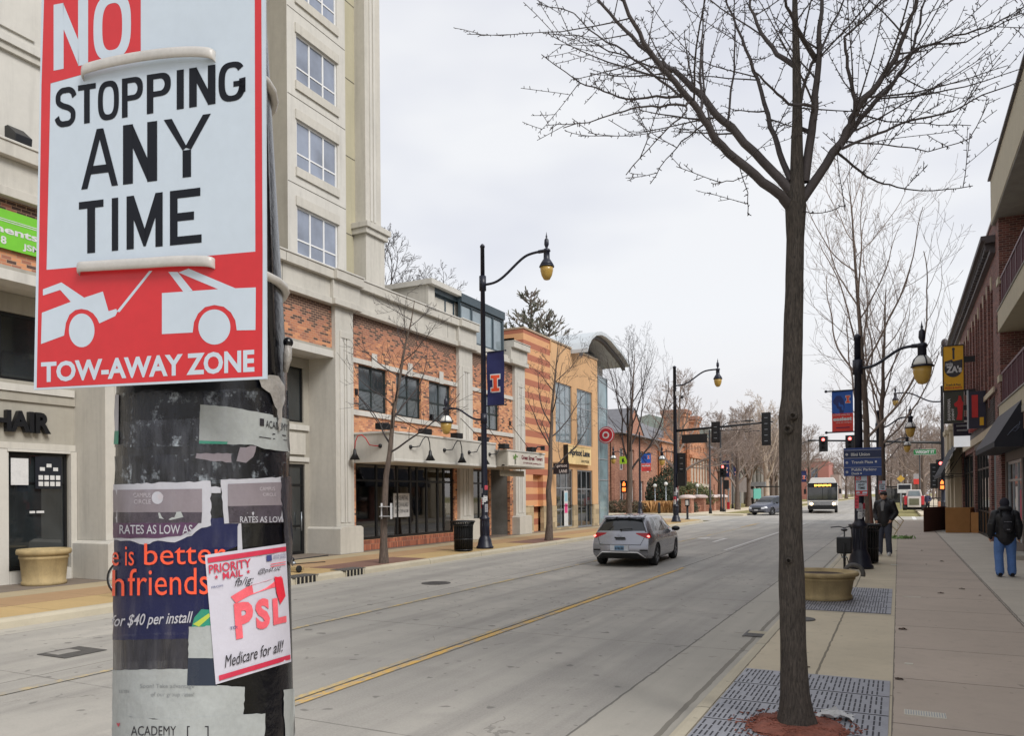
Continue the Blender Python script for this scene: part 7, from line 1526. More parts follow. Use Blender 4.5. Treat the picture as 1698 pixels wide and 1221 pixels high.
# minivan facing us on the far side of the crossing
grey = carpaint('blue_grey_paint', lin((84, 88, 102)), .25, .5)
vn = thing('minivan', 'dark blue grey minivan coming through the crossing towards the camera', 'car', (-10.35, 73.6, .01), rad(180-24))
tabv = [(-2.55, .88, .26, 1.05, .70, 1.66), (-2.2, .97, .22, 1.06, .76, 1.74), (-1.2, .99, .2, 1.06, .78, 1.77), (0, .99, .2, 1.05, .78, 1.76), (.6, .99, .2, 1.05, .76, 1.68), (1.1, .99, .2, 1.05, .76, 1.42), (1.5, .98, .2, 1.04, .80, 1.14), (2.0, .95, .22, .95, .78, 1.02), (2.4, .90, .24, .84, .7, .89), (2.55, .80, .28, .74, .64, .77)]
VW = (-1.5, 1.55)
def cls_v(x, y, z, f, zone):
    ax_ = abs(x)
    if zone == 'front':
        if .50 < z < .70 and ax_ < .45: return 'grille'
        if .58 < z < .74 and ax_ > .48: return 'light'
        return 'black' if z < .36 else 'body'
    if zone == 'rear': return 'glass' if 1.12 < z < 1.6 and ax_ < .7 else 'body'
    if y > 2.28 and .64 < z < .80 and 4 < f < 6.6: return 'light'
    if f < 2 and z < .26: return 'black'
    if 6.15 < f < 7.2 and -2.2 < y < 1.45-(z-1.05)*1.0: return 'body' if any(abs(y-p) < .045 for p in (-1.3, -.1)) else 'glass'
    if f > 7.2 and .75 < y < 1.5 and ax_ < .74: return 'glass'
    return 'body'
car(vn, tabv, [.1, .08, .03, 0, 0, .02, .06, .2, .3, .3], fo, VW, .35, cls_v, {'body': ('body', grey), 'glass': ('windows', bpy.data.materials['car_glass']), 'light': ('headlights', M('headlight', lin((214, 216, 220)), .15, var=.05)), 'black': ('lower_trim', black_f), 'grille': ('grille', black_f)}, 110, 44, 50)
wheels_(vn, VW, .86, .35); b = MB(); b.box(-.8, .8, -2.0, 2.0, .22, .6, dk); b.build('underbody', vn, world=False)
b = MB(); b.box(-.17, .17, 2.62, 2.66, .42, .53, bw); b.build('number_plate', vn, world=False); b = MB(); b.box(-.5, .5, 2.60, 2.64, .70, .725, alu); b.build('chrome_strip', vn, world=False)
for s_ in (-1, 1): b = MB(); b.ball((s_*1.1, 1.0, 1.12), .13, .1, .1, black_f, 10, 6); b.build('mirror', vn, world=False)
# city bus
bus = thing('city_bus', 'white city bus with lit orange destination sign coming down the street', 'bus', (-6.6, 80.2, .01), rad(184)); bus.scale = (1.07, 1.07, 1.07)
busw = carpaint('bus_white', lin((214, 212, 208)), .35, 0); warm = EMIT('bus_headlight', (1, .72, .40), 5.0)
def busbox(pts, y0, y1, m, nm, bev=.06): b = MB(); b.prism(pts, lambda u, v, t: (u, t, v), y0, y1, m); return b.build(nm, bus, world=False, bevel=bev)
busbox([(-1.25, .35), (1.25, .35), (1.28, 1.0), (1.28, 2.65), (1.2, 2.78), (-1.2, 2.78), (-1.28, 2.65), (-1.28, 1.0)], -10.9, 1.0, busw, 'body', .10)
busbox([(-1.15, 2.78), (1.15, 2.78), (1.02, 3.12), (.9, 3.22), (-.9, 3.22), (-1.02, 3.12)], -9.6, .55, busw, 'roof_housing', .05)
b = MB(); b.box(-1.24, 1.24, 1.0, 1.03, 1.18, 2.74, black_f); b.build('front_mask', bus, world=False, bevel=.03)
wsn = MB(); wsn.box(-1.18, -.02, 1.03, 1.045, 1.28, 2.34, glass_d); wsn.box(.02, 1.18, 1.03, 1.045, 1.28, 2.34, glass_d); wsn.build('windscreen', bus, world=False)
b = MB(); b.box(-.78, .78, 1.03, 1.05, 2.40, 2.64, black_f); dsn = b.build('destination_sign', bus, world=False); b = MB(); _led = EMIT('led_orange', (1, .42, .06), 2.6)
for i in range(13): b.box(-.70+i*.108, -.625+i*.108, 1.051, 1.055, 2.43+(.05 if i % 3 == 1 else 0), 2.60-(.04 if i % 4 == 2 else 0), _led)
b.build('led_row', dsn, world=False)
b = MB(); b.box(-1.24, 1.24, 1.0, 1.06, .36, .72, black_f); b.box(-1.0, 1.0, 1.0, 1.03, .74, 1.1, M('bus_grille', lin((128, 128, 130)), .5)); b.build('bumper', bus, world=False, bevel=.02)
for s_ in (-1, 1):
    b = MB(); b.lathe([(.001, .05), (.1, .03), (.13, 0)], warm, (s_*.92, 1.02, .86), 14, True, 'Y'); b.build('headlight', bus, world=False); b = MB(); b.tube([(s_*1.2, 1.0, 2.5), (s_*1.42, 1.25, 2.4), (s_*1.45, 1.25, 2.2)], .025, black_f, 5); b.box(s_*1.45-.1, s_*1.45+.1, 1.2, 1.3, 1.75, 2.2, black_f); b.build('mirror', bus, world=False)
    b = MB()
    for i in range(6): b.box(min(s_*1.282, s_*1.29), max(s_*1.282, s_*1.29), -9.9+i*1.75, -8.3+i*1.75, 1.35, 2.4, glass_d)
    b.build('side_windows', bus, world=False); b = MB(); b.box(min(s_*1.282, s_*1.287), max(s_*1.282, s_*1.287), -10.7, .5, .95, 1.15, grey); b.build('stripe', bus, world=False)
for y in (-1.9, -7.8):
    for s_ in (-1, 1): b = MB(); b.lathe([(.3, -.13), (.48, -.13), (.5, -.1), (.5, .1), (.48, .13), (.3, .13)], tyre, (s_*1.12, y, .5), 20, True, 'X'); b.build('wheel', bus, world=False)
# red and white skid loader
ld = thing('skid_loader', 'red and white compact track loader parked beyond the crossing', 'loader', (1.35, 85.5, .1)); 
lw = M('loader_white', lin((206, 200, 196)), .5, var=.08); lr_ = M('loader_red', lin((188, 48, 58)), .45, var=.1)
for s_ in (-1, 1):
    b = MB(); b.prism([(-1.1, .1), (1.1, .1), (1.25, .35), (1.1, .62), (-1.1, .62), (-1.25, .35)], lambda u, v, t: (t, u, v), min(s_*.62, s_*1.0), max(s_*.62, s_*1.0), tyre); b.build('track', ld, world=False, bevel=.04)
    b = MB(); b.prism([(-1.2, .64), (.9, .64), (.9, 1.0), (-.6, 1.5), (-1.2, 1.5)], lambda u, v, t: (t, u, v), min(s_*.60, s_*.86), max(s_*.60, s_*.86), lr_); b.build('side_panel', ld, world=False, bevel=.04)
    b = MB(); b.tube([(s_*.92, -1.1, 1.45), (s_*.94, .4, 1.5), (s_*.94, 1.3, .5)], .08, lw, 6); b.build('lift_arm', ld, world=False)
b = MB(); b.box(-.59, .59, -1.25, .9, .4, 1.42, lw); b.build('body', ld, world=False, bevel=.05); b = MB(); b.box(-.42, .42, -1.29, -1.255, .62, 1.25, M('loader_grille', lin((104, 104, 84)), .6)); b.build('grille', ld, world=False)
b = MB(); b.prism([(-.72, 1.42), (.72, 1.42), (.58, 2.12), (-.58, 2.12)], lambda u, v, t: (u, t, v), -.8, .7, lw); cb2 = b.build('cab', ld, world=False, bevel=.05); b = MB(); b.prism([(-.55, 1.5), (.55, 1.5), (.47, 2.0), (-.47, 2.0)], lambda u, v, t: (u, t, v), -.83, -.8, dgl); b.build('rear_window', cb2, world=False)
b = MB(); b.box(-1.0, 1.0, 1.3, 1.8, .1, .7, tyre); b.build('bucket', ld, world=False)

# ------------------------------------------------------------------ people: each body one remeshed skin, clothes over it
skin = M('skin', lin((206, 158, 132)), .55, var=.06, sc=8)
def remesh(o, vx, smooth_it=4):
    m = o.modifiers.new('remesh', 'REMESH'); m.mode = 'VOXEL'; m.voxel_size = vx; m.use_smooth_shade = True
    if smooth_it: s_ = o.modifiers.new('smooth', 'SMOOTH'); s_.factor = .5; s_.iterations = smooth_it
    return o
def limb(b, pts, rr, m, n=12):
    b.tube(smooth(pts, 4), [crs(rr[max(0, i//4-1)], rr[i//4], rr[min(len(rr)-1, i//4+1)], rr[min(len(rr)-1, i//4+2)], (i % 4)/4) for i in range((len(pts)-1)*4+1)], m, n)
    for p, r in ((pts[0], rr[0]), (pts[-1], rr[-1])): b.ball(p, r, r, r, m, n, 8)
def hand(b, w_, d, side, m):
    """palm from wrist w_ along d with four fingers curled and a thumb on the inner side"""
    w_ = Vector(w_); d = Vector(d).normalized(); s_ = Vector(side).normalized(); nrm = d.cross(s_)
    limb(b, [w_, w_+d*.045, w_+d*.085], [.026, .034, .03], m, 10)
    for i, (o_, l_) in enumerate(((.027, .068), (.010, .078), (-.008, .072), (-.025, .056))):
        p = w_+d*.085+s_*o_; limb(b, [p, p+d*l_*.5+nrm*.006, p+d*l_*.85+nrm*.022], [.0095, .009, .0075], m, 7)
    p = w_+d*.03+s_*.028; limb(b, [p, p+d*.03+s_*.022, p+d*.058+s_*.024+nrm*.01], [.012, .0105, .008], m, 7)
def person(label, loc, rz, J, cl, h):
    """J: joints (metres, facing +y); cl: clothing colours"""
    t = thing('person', label, 'person', loc, rz); k = h/1.75; V = lambda a: Vector(a)*k
    b = MB()
    limb(b, [V(J['pel']), V(J['wai']), V(J['che']), V(J['nec'])], [.125*k, .115*k, .13*k, .055*k], skin, 14); b.ball(V(J['che'])+V((0, 0, .0)), .17*k, .105*k, .14*k, skin, 14, 10)
    H = V(J['hea']); limb(b, [V(J['nec']), H+V((0, -.005, -.06))], [.052*k, .055*k], skin)
    f = Vector(J.get('look', (0, 1, 0))).normalized(); sd_ = Vector((f.y, -f.x, 0)); b.ball(H, .075*k, .092*k, .112*k, skin, 16, 12)
    b.ball(H+f*.028*k+V((0, 0, -.055)), .052*k, .055*k, .06*k, skin, 12, 8); b.ball(H+f*.097*k+V((0, 0, -.018)), .013*k, .013*k, .022*k, skin, 8, 6)
    for s_ in (-1, 1): b.ball(H+sd_*s_*.078*k+V((0, 0, -.01)), .013*k, .02*k, .032*k, skin, 8, 6)
    for s_ in ('l', 'r'):
        limb(b, [V(J['sh'+s_]), V(J['el'+s_]), V(J['wr'+s_])], [.052*k, .042*k, .028*k], skin); e_ = V(J['wr'+s_]); d = (e_-V(J['el'+s_])); hand(b, e_, d, (0, 1, 0) if 'hs'+s_ not in J else J['hs'+s_], skin)
        limb(b, [V(J['hi'+s_]), V(J['kn'+s_]), V(J['an'+s_])], [.085*k, .056*k, .038*k], skin); a = V(J['an'+s_]); ff = Vector(J.get('ft'+s_, (0, 1, 0))); limb(b, [a+V((0, -.02, -.035)), a+ff*.13*k+V((0, 0, -.055))], [.04*k, .032*k], skin)
    remesh(b.build('body', t, world=False), .0085, 3)
    # trousers
    b = MB(); m = cl['trousers']; b.ball(V(J['pel'])+V((0, 0, .0)), .175*k, .135*k, .15*k, m, 16, 10)
    for s_ in ('l', 'r'):
        hi, kn, an = V(J['hi'+s_]), V(J['kn'+s_]), V(J['an'+s_]); w_ = cl.get('leg', 1.0); limb(b, [hi+V((0, 0, .02)), hi.lerp(kn, .5), kn, kn.lerp(an, .5), an+V((0, 0, -.0))], [.105*k, .093*k*w_, .078*k*w_, .074*k*w_, .072*k*w_], m, 14)
        for q in (.80, .90): c = kn.lerp(an, q); b.ball(c+V((0, .01, 0)), .082*k*w_, .082*k*w_, .016*k, m, 12, 6)
    remesh(b.build('trousers', t, world=False), .012, 3)
    # jacket
    b = MB(); m = cl['jacket']; w_ = cl.get('puff', 1.0); limb(b, [V(J['pel'])+V((0, 0, cl.get('hem', .0))), V(J['wai']), V(J['che']), V(J['nec'])+V((0, 0, -.02))], [.165*k*w_, .165*k*w_, .165*k*w_, .10*k], m, 16); limb(b, [V(J['nec'])+V((-.15, 0, -.085)), V(J['nec'])+V((0, 0, -.03)), V(J['nec'])+V((.15, 0, -.085))], [.07*k, .085*k, .07*k], m, 12)
    b.ball(V(J['che'])+V((0, 0, .0)), .205*k*w_, .145*k*w_, .155*k, m, 16, 10); b.ball(V(J['wai']), .185*k*w_, .15*k*w_, .16*k, m, 16, 10); b.ball(V(J['pel'])+V((0, 0, .03+cl.get('hem', 0))), .19*k*w_, .155*k*w_, .10*k, m, 16, 10)
    for s_ in ('l', 'r'):
        limb(b, [V(J['sh'+s_]), V(J['sh'+s_]).lerp(V(J['el'+s_]), .5), V(J['el'+s_]), V(J['el'+s_]).lerp(V(J['wr'+s_]), .5), V(J['wr'+s_])+V((0, 0, .01))], [.085*k*w_, .078*k*w_, .072*k*w_, .066*k*w_, .052*k*w_], m, 14)
        for q in (.25, .6, .9): c = V(J['sh'+s_]).lerp(V(J['el'+s_]), q); b.ball(c, .088*k*w_, .086*k*w_, .02*k, m, 12, 6)
    if cl.get('hood'): limb(b, [V(J['nec'])+V((-.11, .03, -.02)), V(J['nec'])+V((-.08, -.09, .03)), V(J['nec'])+V((.08, -.09, .03)), V(J['nec'])+V((.11, .03, -.02))], [.035*k, .055*k, .055*k, .035*k], m, 10)
    remesh(b.build('jacket', t, world=False), .011, 3)
    for s_ in ('l', 'r'):
        b = MB(); a = V(J['an'+s_]); ff = Vector(J.get('ft'+s_, (0, 1, 0))).normalized(); z0_ = a.z-.075*k
        limb(b, [a+V((0, 0, -.02))-ff*.03*k, a+ff*.07*k+V((0, 0, -.035)), a+ff*.17*k+V((0, 0, -.05))], [.055*k, .048*k, .036*k], cl['shoe'], 12); remesh(b.build('shoe', t, world=False), .009, 2)
        b = MB(); u = Vector((ff.y, -ff.x, 0)); pts = [a-ff*.075*k-u*.035*k, a-ff*.075*k+u*.035*k, a+ff*.1*k+u*.048*k, a+ff*.2*k+u*.02*k, a+ff*.2*k-u*.02*k, a+ff*.1*k-u*.048*k]; lo = min(.0, 0); b.prism([(p.x, p.y) for p in pts], lambda x, y, q: (x, y, q), a.z-.082*k, a.z-.058*k, cl['sole']); b.build('sole', t, world=False)
    return t, V, H, f, sd_, k
jet = M('black_nylon', lin((21, 22, 28)), .5, var=.25, sc=9, bump=.25, bsc=22); denim = M('blue_denim', lin((86, 120, 176)), .85, var=.2, sc=7, bump=.15); dden = M('dark_denim', lin((66, 70, 84)), .85, var=.25, sc=7); blk = M('black_cloth', lin((28, 28, 34)), .8, var=.25, sc=10); shoe_w = M('white_shoe', lin((200, 200, 202)), .6, var=.1); fleece = M('dark_knit', lin((42, 42, 52)), .95, var=.3, sc=20, bump=.4)
JA = dict(pel=(0, 0, .93), wai=(0, 0, 1.10), che=(0, .0, 1.30), nec=(0, .02, 1.47), hea=(0, .05, 1.60), shl=(-.185, 0, 1.375), ell=(-.255, -.03, 1.13), wrl=(-.27, .03, .90), shr=(.185, 0, 1.375), elr=(.25, -.03, 1.12), wrr=(.26, .02, .90), hil=(-.10, 0, .90), knl=(-.12, .03, .50), anl=(-.12, -.08, .105), hir=(.10, 0, .90), knr=(.12, .05, .50), anr=(.125, .02, .10))
pa, V, H, f, sd_, k = person('person in black jacket, knit cap and blue jeans walking away with a black backpack', (2.0, 19.15, .15), rad(4), JA, dict(trousers=denim, jacket=jet, shoe=blk, sole=blk, puff=1.14, leg=1.18, hem=-.06, hood=True), 1.68)
b = MB(); b.ball(H+V((0, -.015, .025)), .098*k, .115*k, .118*k, fleece, 16, 10); b.ball(H+V((0, -.04, -.06)), .088*k, .085*k, .08*k, fleece, 14, 8); remesh(b.build('knit_cap', pa, world=False), .009, 2)
b = MB(); b.ball(V((0, -.23, 1.18)), .125*k, .10*k, .20*k, blk, 14, 10); b.ball(V((0, -.29, 1.08)), .10*k, .07*k, .10*k, blk, 12, 8); bp = remesh(b.build('backpack', pa, world=False), .010, 3); b = MB(); gl = M('reflective_grey', lin((150, 150, 160)), .5)
b.box(-.03*k, .03*k, -.372*k, -.352*k, 1.05*k, 1.063*k, gl); b.box(-.07*k, .07*k, -.335*k, -.325*k, 1.22*k, 1.226*k, gl); b.build('label_tab', bp, world=False)
b = MB()
for s_ in (-1, 1): b.tube([V((s_*.10, -.20, 1.33)), V((s_*.125, -.12, 1.47)), V((s_*.13, .06, 1.47)), V((s_*.14, .17, 1.30))], .018, blk, 6)
b.build('strap', bp, world=False)
for s_ in ('l', 'r'):
    b = MB(); e_ = V(JA['wr'+s_]); hand(b, e_+V((0, 0, .01)), (V(JA['wr'+s_])-V(JA['el'+s_])), (0, 1, 0), blk); b.ball(e_+V((0, 0, -.04)), .034*k, .042*k, .05*k, blk, 10, 8); remesh(b.build('glove', pa, world=False), .007, 1)
JB = dict(pel=(0, 0, .95), wai=(0, .0, 1.12), che=(0, -.01, 1.35), nec=(0, .0, 1.52), hea=(.01, .04, 1.67), shl=(-.19, -.01, 1.45), ell=(-.27, -.05, 1.19), wrl=(-.20, .09, 1.01), shr=(.19, -.01, 1.45), elr=(.26, -.07, 1.18), wrr=(.19, .08, .99), hil=(-.09, 0, .92), knl=(-.10, .03, .52), anl=(-.11, -.01, .105), hir=(.09, 0, .92), knr=(.11, .04, .52), anr=(.14, .0, .105), look=(-.25, 1, 0), ftl=(-.2, .98, 0), ftr=(.25, .97, 0))
pb, V, H, f, sd_, k = person('young man in black hooded jacket and dark jeans standing behind the trash can', (-.36, 24.2, .15), rad(163), JB, dict(trousers=dden, jacket=jet, shoe=shoe_w, sole=shoe_w, puff=1.08, leg=1.05, hem=.0, hood=True), 1.80)
hair = M('black_hair', lin((24, 22, 24)), .6, var=.3, sc=30); b = MB(); b.ball(H+V((0, -.012, .04)), .088*k, .104*k, .093*k, hair, 16, 10); b.ball(H-f*.03*k+V((0, 0, -.01)), .086*k, .085*k, .09*k, hair, 14, 8)
for i in range(7): b.ball(H+f*.075*k+sd_*(i-3)*.021*k+V((0, 0, .062-.003*(i % 2))), .02*k, .022*k, .03*k, hair, 8, 6)
remesh(b.build('hair', pb, world=False), .009, 2)
b = MB()
for s_ in (-1, 1): b.ball(H+f*.084*k+sd_*s_*.031*k+V((0, 0, .0)), .012*k, .008*k, .007*k, hair, 8, 6); b.ball(H+f*.083*k+sd_*s_*.032*k+V((0, 0, .022)), .017*k, .008*k, .005*k, hair, 8, 6)
b.ball(H+f*.084*k+V((0, 0, -.062)), .02*k, .008*k, .006*k, M('lip', lin((160, 96, 88)), .5), 8, 6); b.build('face', pb, world=False)
b = MB(); b.add([V((-.05, .165, 1.50)), V((.05, .165, 1.50)), V((.03, .20, 1.25)), V((-.03, .20, 1.25))], [(0, 1, 2, 3)], M('grey_shirt', lin((128, 128, 130)), .8)); b.ball(V((0, .10, 1.44)), .055*k, .075*k, .09*k, bpy.data.materials['grey_shirt'], 10, 8); b.build('shirt', pb, world=False)
b = MB(); b.box(.24*k, .275*k, -.13*k, -.10*k, 1.26*k, 1.29*k, shoe_w); b.build('sleeve_patch', pb, world=False)
# a worker far off by the corner
JC = dict(JB); pc, V, H, f, sd_, k = person('far person in dark work clothes standing near the red traffic light pole', (2.35, 79.0, .1), rad(150), JC, dict(trousers=blk, jacket=M('work_navy', lin((58, 60, 84)), .8), shoe=blk, sole=blk), 1.75); b = MB(); b.ball(H+V((0, 0, .03)), .095*k, .11*k, .09*k, gl, 12, 8); b.build('hard_hat', pc, world=False)
b = MB(); b.lathe([(.34, 0), (.34, .06), (.28, .08), (.25, .5), (.24, 1.0), (.18, 1.04), (.001, 1.04)], M('barrel_orange', lin((196, 132, 100)), .6, var=.15), (3.35, 78.0, .1), 16); tag(b.build('traffic_barrel', loc=(3.35, 78, .1)), 'faded orange traffic barrel beside the far worker', 'barrel')
b = MB(); rg = random.Random(6)
for i in range(6): b.ball((4.2+rg.uniform(-.5, .5), 76+rg.uniform(-.3, .3), .45+rg.uniform(-.2, .6)), .35, .3, .3, bw, 9, 6)
remesh(tag(b.build('sack_pile', loc=(4.2, 76, .1)), 'pile of white sacks by the far corner', 'sacks'), .05, 2)

# ------------------------------------------------------------------ the near pole, its tow sign and its posters
dL, dR = .891, .8123
A_ = EYE+ray(57, 646)*(dL/ray(57, 646).dot(_F)); B_ = EYE+ray(441, 628)*(dR/ray(441, 628).dot(_F))
SU = (B_-A_); SU.z = 0; SU.normalize(); SN = Vector((SU.y, -SU.x, 0))
if SN.dot(EYE-A_) < 0: SN = -SN
def PL(px, py, off=0):
    d = ray(px, py); q = EYE+d*((A_-EYE).dot(SN)/d.dot(SN)); return q+SN*off
PCen = EYE+ray(340, 640)*(.978/ray(340, 640).dot(_F)); PX, PY = PCen.x, PCen.y
def prad(z): return .1065-(z-1.62)*.012 if z < 2.12 else max(.078, .1005-(z-2.12)*.05)
def CY(px, py, off=0):
    d = ray(px, py); dx, dy = d.x, d.y; ex, ey = EYE.x-PX, EYE.y-PY; r = .1025
    for _ in range(4):
        a = dx*dx+dy*dy; b_ = 2*(ex*dx+ey*dy); c = ex*ex+ey*ey-(r+off)**2; D_ = b_*b_-4*a*c
        if D_ < 0: t = -b_/(2*a)
        else: t = (-b_-math.sqrt(D_))/(2*a)
        r = prad(EYE.z+d.z*t)+.0010*mnoise.noise(Vector((px*.05, py*.03, 0)))+.0004*mnoise.noise(Vector((px*.15, py*.1, 9)))
    q = EYE+d*t
    if D_ < 0: v = Vector((q.x-PX, q.y-PY)); v = v.normalized()*(r+off); q = Vector((PX+v.x, PY+v.y, q.z))
    return q
pole = thing('street_lamp', 'black post plastered with torn flyers under the big tow sign', 'street lamp', (PX, PY, .15))
pole_m = M('pole_black', lin((12, 13, 19)), .22, .0, .3, 8, .15, 60)
b = MB(); pr = [(.30, 0), (.30, .08), (.24, .2), (.19, .4), (.165, .5), (.16, .95), (.17, 1.0), (.12, 1.1), (prad(1.35)+.002, 1.2)]
z = 1.4
while z < 2.7: pr.append((prad(z), z-.15)); z += .04
pr += [(.08, 2.7), (.075, 4.6), (.06, 5.4), (.05, 5.6)]; b.lathe(pr, pole_m, (PX, PY, .15), 48); b.build('pole', pole)
b = MB(); b.tube(smooth(sarm(PX, PY, 4.9, 1.3, .42)), .035, navy_m, 8); b.build('arm', pole); luminaire(pole, (PX+1.3, PY, 5.32), white=True, s=.92)
b = MB(); dirr = (ray(462, 300)-_F*0); ang = math.atan2(PY-0, PX-0)
rt = Vector((_RR.x, _RR.y, 0)).normalized(); fw = Vector((_F.x, _F.y, 0)).normalized()
b.tube([Vector((PX, PY, 2.05))+rt*.088-fw*.025, Vector((PX, PY, 2.9))+rt*.066-fw*.025], .012, pole_m, 8); b.build('conduit', pole)
# sign plate
sg = thing('tow_away_sign', 'big red and white no stopping tow away sign zip tied to the near post', 'sign', tuple(PL(250, 640)))
TOPY = -150
b = MB(); F4 = [(56, 647), (441.6, 628.5), (438.5, TOPY), (72, TOPY-5)]
fr = [PL(x, y, 0) for x, y in F4]; bk_ = [q-SN*.0025 for q in fr]
b.add(fr+bk_, [(0, 1, 2, 3), (7, 6, 5, 4), (0, 4, 5, 1), (1, 5, 6, 2), (2, 6, 7, 3), (3, 7, 4, 0)], swh); b.build('plate', sg)
def Z1(x, y): return x*.2948, y*.2948
def Z2(x, y): return x*.2948, y*.2948+340
o1, o2 = .00018, .00036
rim = [(61, 643.5), (435.2, 624.5), (433, TOPY+6), (76, TOPY)]
fld = [(77.3, 447.6), (423.6, 417.3), (422.2, TOPY+20), (233.5, TOPY+20), (233.5, 95.9), (84, 138)]
b = MB(); 
# red ground: lower panel, side bands and the NO box
b.flat([(61, 643.5), (435.2, 624.5), (435.6, 416.2), (77.3, 447.6), (64.5, 448.8)], lambda u, v: PL(u, v, o1), sred)
b.flat([(435.6, 416.2), (423.6, 417.3), (422.2, TOPY+20), (432.8, TOPY+20)], lambda u, v: PL(u, v, o1), sred)
b.flat([(64.5, 448.8), (77.3, 447.6), (84, 138), (69, 142)], lambda u, v: PL(u, v, o1), sred)
b.flat([(69, 142), (84, 138), (233.5, 95.9), (233.5, TOPY+20), (77, TOPY+20)], lambda u, v: PL(u, v, o1), sred); b.build('red_field', sg)
def word(b, s, ranges, base, cap, Zf, m, bold=.06, cut=None):
    for ch, (x0, x1) in zip(s, ranges):
        dy = .0
        def fn(u, v):
            x = x0+u*(x1-x0); yb = base[0]+base[1]*(x-base[2]); yt = cap[0]+cap[1]*(x-cap[2]); return PL(*Zf(x, yb+(yt-yb)*v), o2)
        if ch == 'I': b.flat([(0, 0), (1, 0), (1, 1), (0, 1)], fn, m)
        elif ch == 'N':
            a = .29; b.flat([(0, 0), (a, 0), (a, 1), (0, 1)], fn, m); b.flat([(1-a, 0), (1, 0), (1, 1), (1-a, 1)], fn, m); b.flat([(a, .98), (a, .60), (1-a, .02), (1-a, .40)], fn, m); b.flat([(a-.02, 1), (a, 1), (a, .6)], fn, m); b.flat([(1-a+.02, 0), (1-a, 0), (1-a, .4)], fn, m)
        elif ch == 'T': b.flat([(0, .86), (1, .86), (1, 1), (0, 1)], fn, m); b.flat([(.34, 0), (.66, 0), (.66, .86), (.34, .86)], fn, m)
        elif ch == 'E':
            b.flat([(0, 0), (.24, 0), (.24, 1), (0, 1)], fn, m)
            for v0, v1, u1 in ((0, .15, 1), (.43, .58, .76), (.85, 1, .96)): b.flat([(.24, v0), (u1, v0), (u1, v1), (.24, v1)], fn, m)
        elif ch == 'M':
            b.flat([(0, 0), (.2, 0), (.2, 1), (0, 1)], fn, m); b.flat([(.8, 0), (1, 0), (1, 1), (.8, 1)], fn, m); b.flat([(.2, 1), (.2, .55), (.47, .03), (.53, .03), (.53, .40), (.5, .36)], fn, m); b.flat([(.8, 1), (.5, .36), (.53, .03), (.8, .55)], fn, m)
        elif ch == 'A':
            b.flat([(0, 0), (.17, 0), (.58, 1), (.42, 1)], fn, m); b.flat([(.83, 0), (1, 0), (.60, 1), (.44, .93), (.5, .82)], fn, m); b.flat([(.24, .24), (.76, .24), (.70, .38), (.30, .38)], fn, m)
        elif ch == 'Y': b.flat([(.40, 0), (.58, 0), (.58, .45), (.40, .45)], fn, m); b.flat([(.40, .45), (.49, .50), (.17, 1), (0, 1)], fn, m); b.flat([(.58, .45), (1, 1), (.83, 1), (.45, .5)], fn, m)
        elif ch in 'OG':
            n = 40; st = .235; sh = .145
            aa = [2*PI*i/n for i in range(n+1)] if ch == 'O' else [rad(38)+(rad(322+28))*i/n*.93 for i in range(n+1)]
            sup = lambda c_: math.copysign(abs(c_)**.72, c_)
            for i in range(n):
                q = []
                for a, kx, ky in ((aa[i], .5, .5), (aa[i+1], .5, .5), (aa[i+1], .5-st, .5-sh), (aa[i], .5-st, .5-sh)): q.append((.5+kx*sup(math.cos(a)), .5+ky*sup(math.sin(a))))
                b.flat(q, fn, m)
            if ch == 'G': b.flat([(.55, .36), (1.0, .36), (1.0, .50), (.55, .50)], fn, m); b.flat([(.77, .14), (1.0, .2), (1.0, .37), (.77, .37)], fn, m)
        elif ch == 'P':
            b.flat([(0, 0), (.27, 0), (.27, 1), (0, 1)], fn, m); n = 20; pts = [(.55+.45*math.copysign(abs(math.cos(rad(a)))**.8, math.cos(rad(a))), .705+.295*math.copysign(abs(math.sin(rad(a)))**.8, math.sin(rad(a)))) for a in [90-180*i/n for i in range(n+1)]]; pin = [(.55+.19*math.cos(rad(a)), .705+.155*math.sin(rad(a))) for a in [90-180*i/n for i in range(n+1)]]
            for i in range(n): b.flat([pts[i], pts[i+1], pin[i+1], pin[i]], fn, m)
            b.flat([(.27, 1), (.55, 1), (.55, .86), (.27, .86)], fn, m); b.flat([(.27, .41), (.55, .41), (.55, .55), (.27, .55)], fn, m)
        elif ch == 'S':
            cl_ = [(.95, .74), (.86, .86), (.70, .925), (.5, .93), (.30, .92), (.15, .84), (.115, .74), (.15, .63), (.32, .55), (.5, .505), (.68, .46), (.85, .37), (.885, .26), (.85, .16), (.70, .08), (.5, .07), (.30, .075), (.14, .14), (.05, .26)]
            pp = smooth([(x, y, 0) for x, y in cl_], 4); L_, R2 = [], []
            for i, p in enumerate(pp):
                d = (pp[min(i+1, len(pp)-1)]-pp[max(i-1, 0)]).normalized(); nn_ = Vector((-d.y, d.x)); hx, hy = .125, .075
                L_.append((p.x+nn_.x*hx, p.y+nn_.y*hy)); R2.append((p.x-nn_.x*hx, p.y-nn_.y*hy))
            for i in range(len(pp)-1): b.flat([L_[i], L_[i+1], R2[i+1], R2[i]], fn, m)
b = MB()
word(b, 'NO', [(303, 497), (527, 738)], (397, -.19, 303), (26, -.19, 303), Z1, swh)
b.build('white_lettering', sg); b = MB()
word(b, 'STOPPING', [(315, 425), (440, 540), (552, 670), (687, 805), (827, 962), (995, 1035), (1065, 1213), (1230, 1382)], (720, -.152, 315), (500, -.154, 315), Z1, sblk)
word(b, 'ANY', [(458, 665), (693, 885), (922, 1187)], (1067, -.118, 458), (737, -.135, 458), Z1, sblk)
word(b, 'TIME', [(445, 583), (630, 666), (713, 916), (957, 1135)], (277+1153.3, -.095, 445), (1138, -.122, 445), Z1, sblk)
b.build('black_lettering', sg)
b = MB(); P2 = lambda u, v: PL(*Z2(u, v), o2)
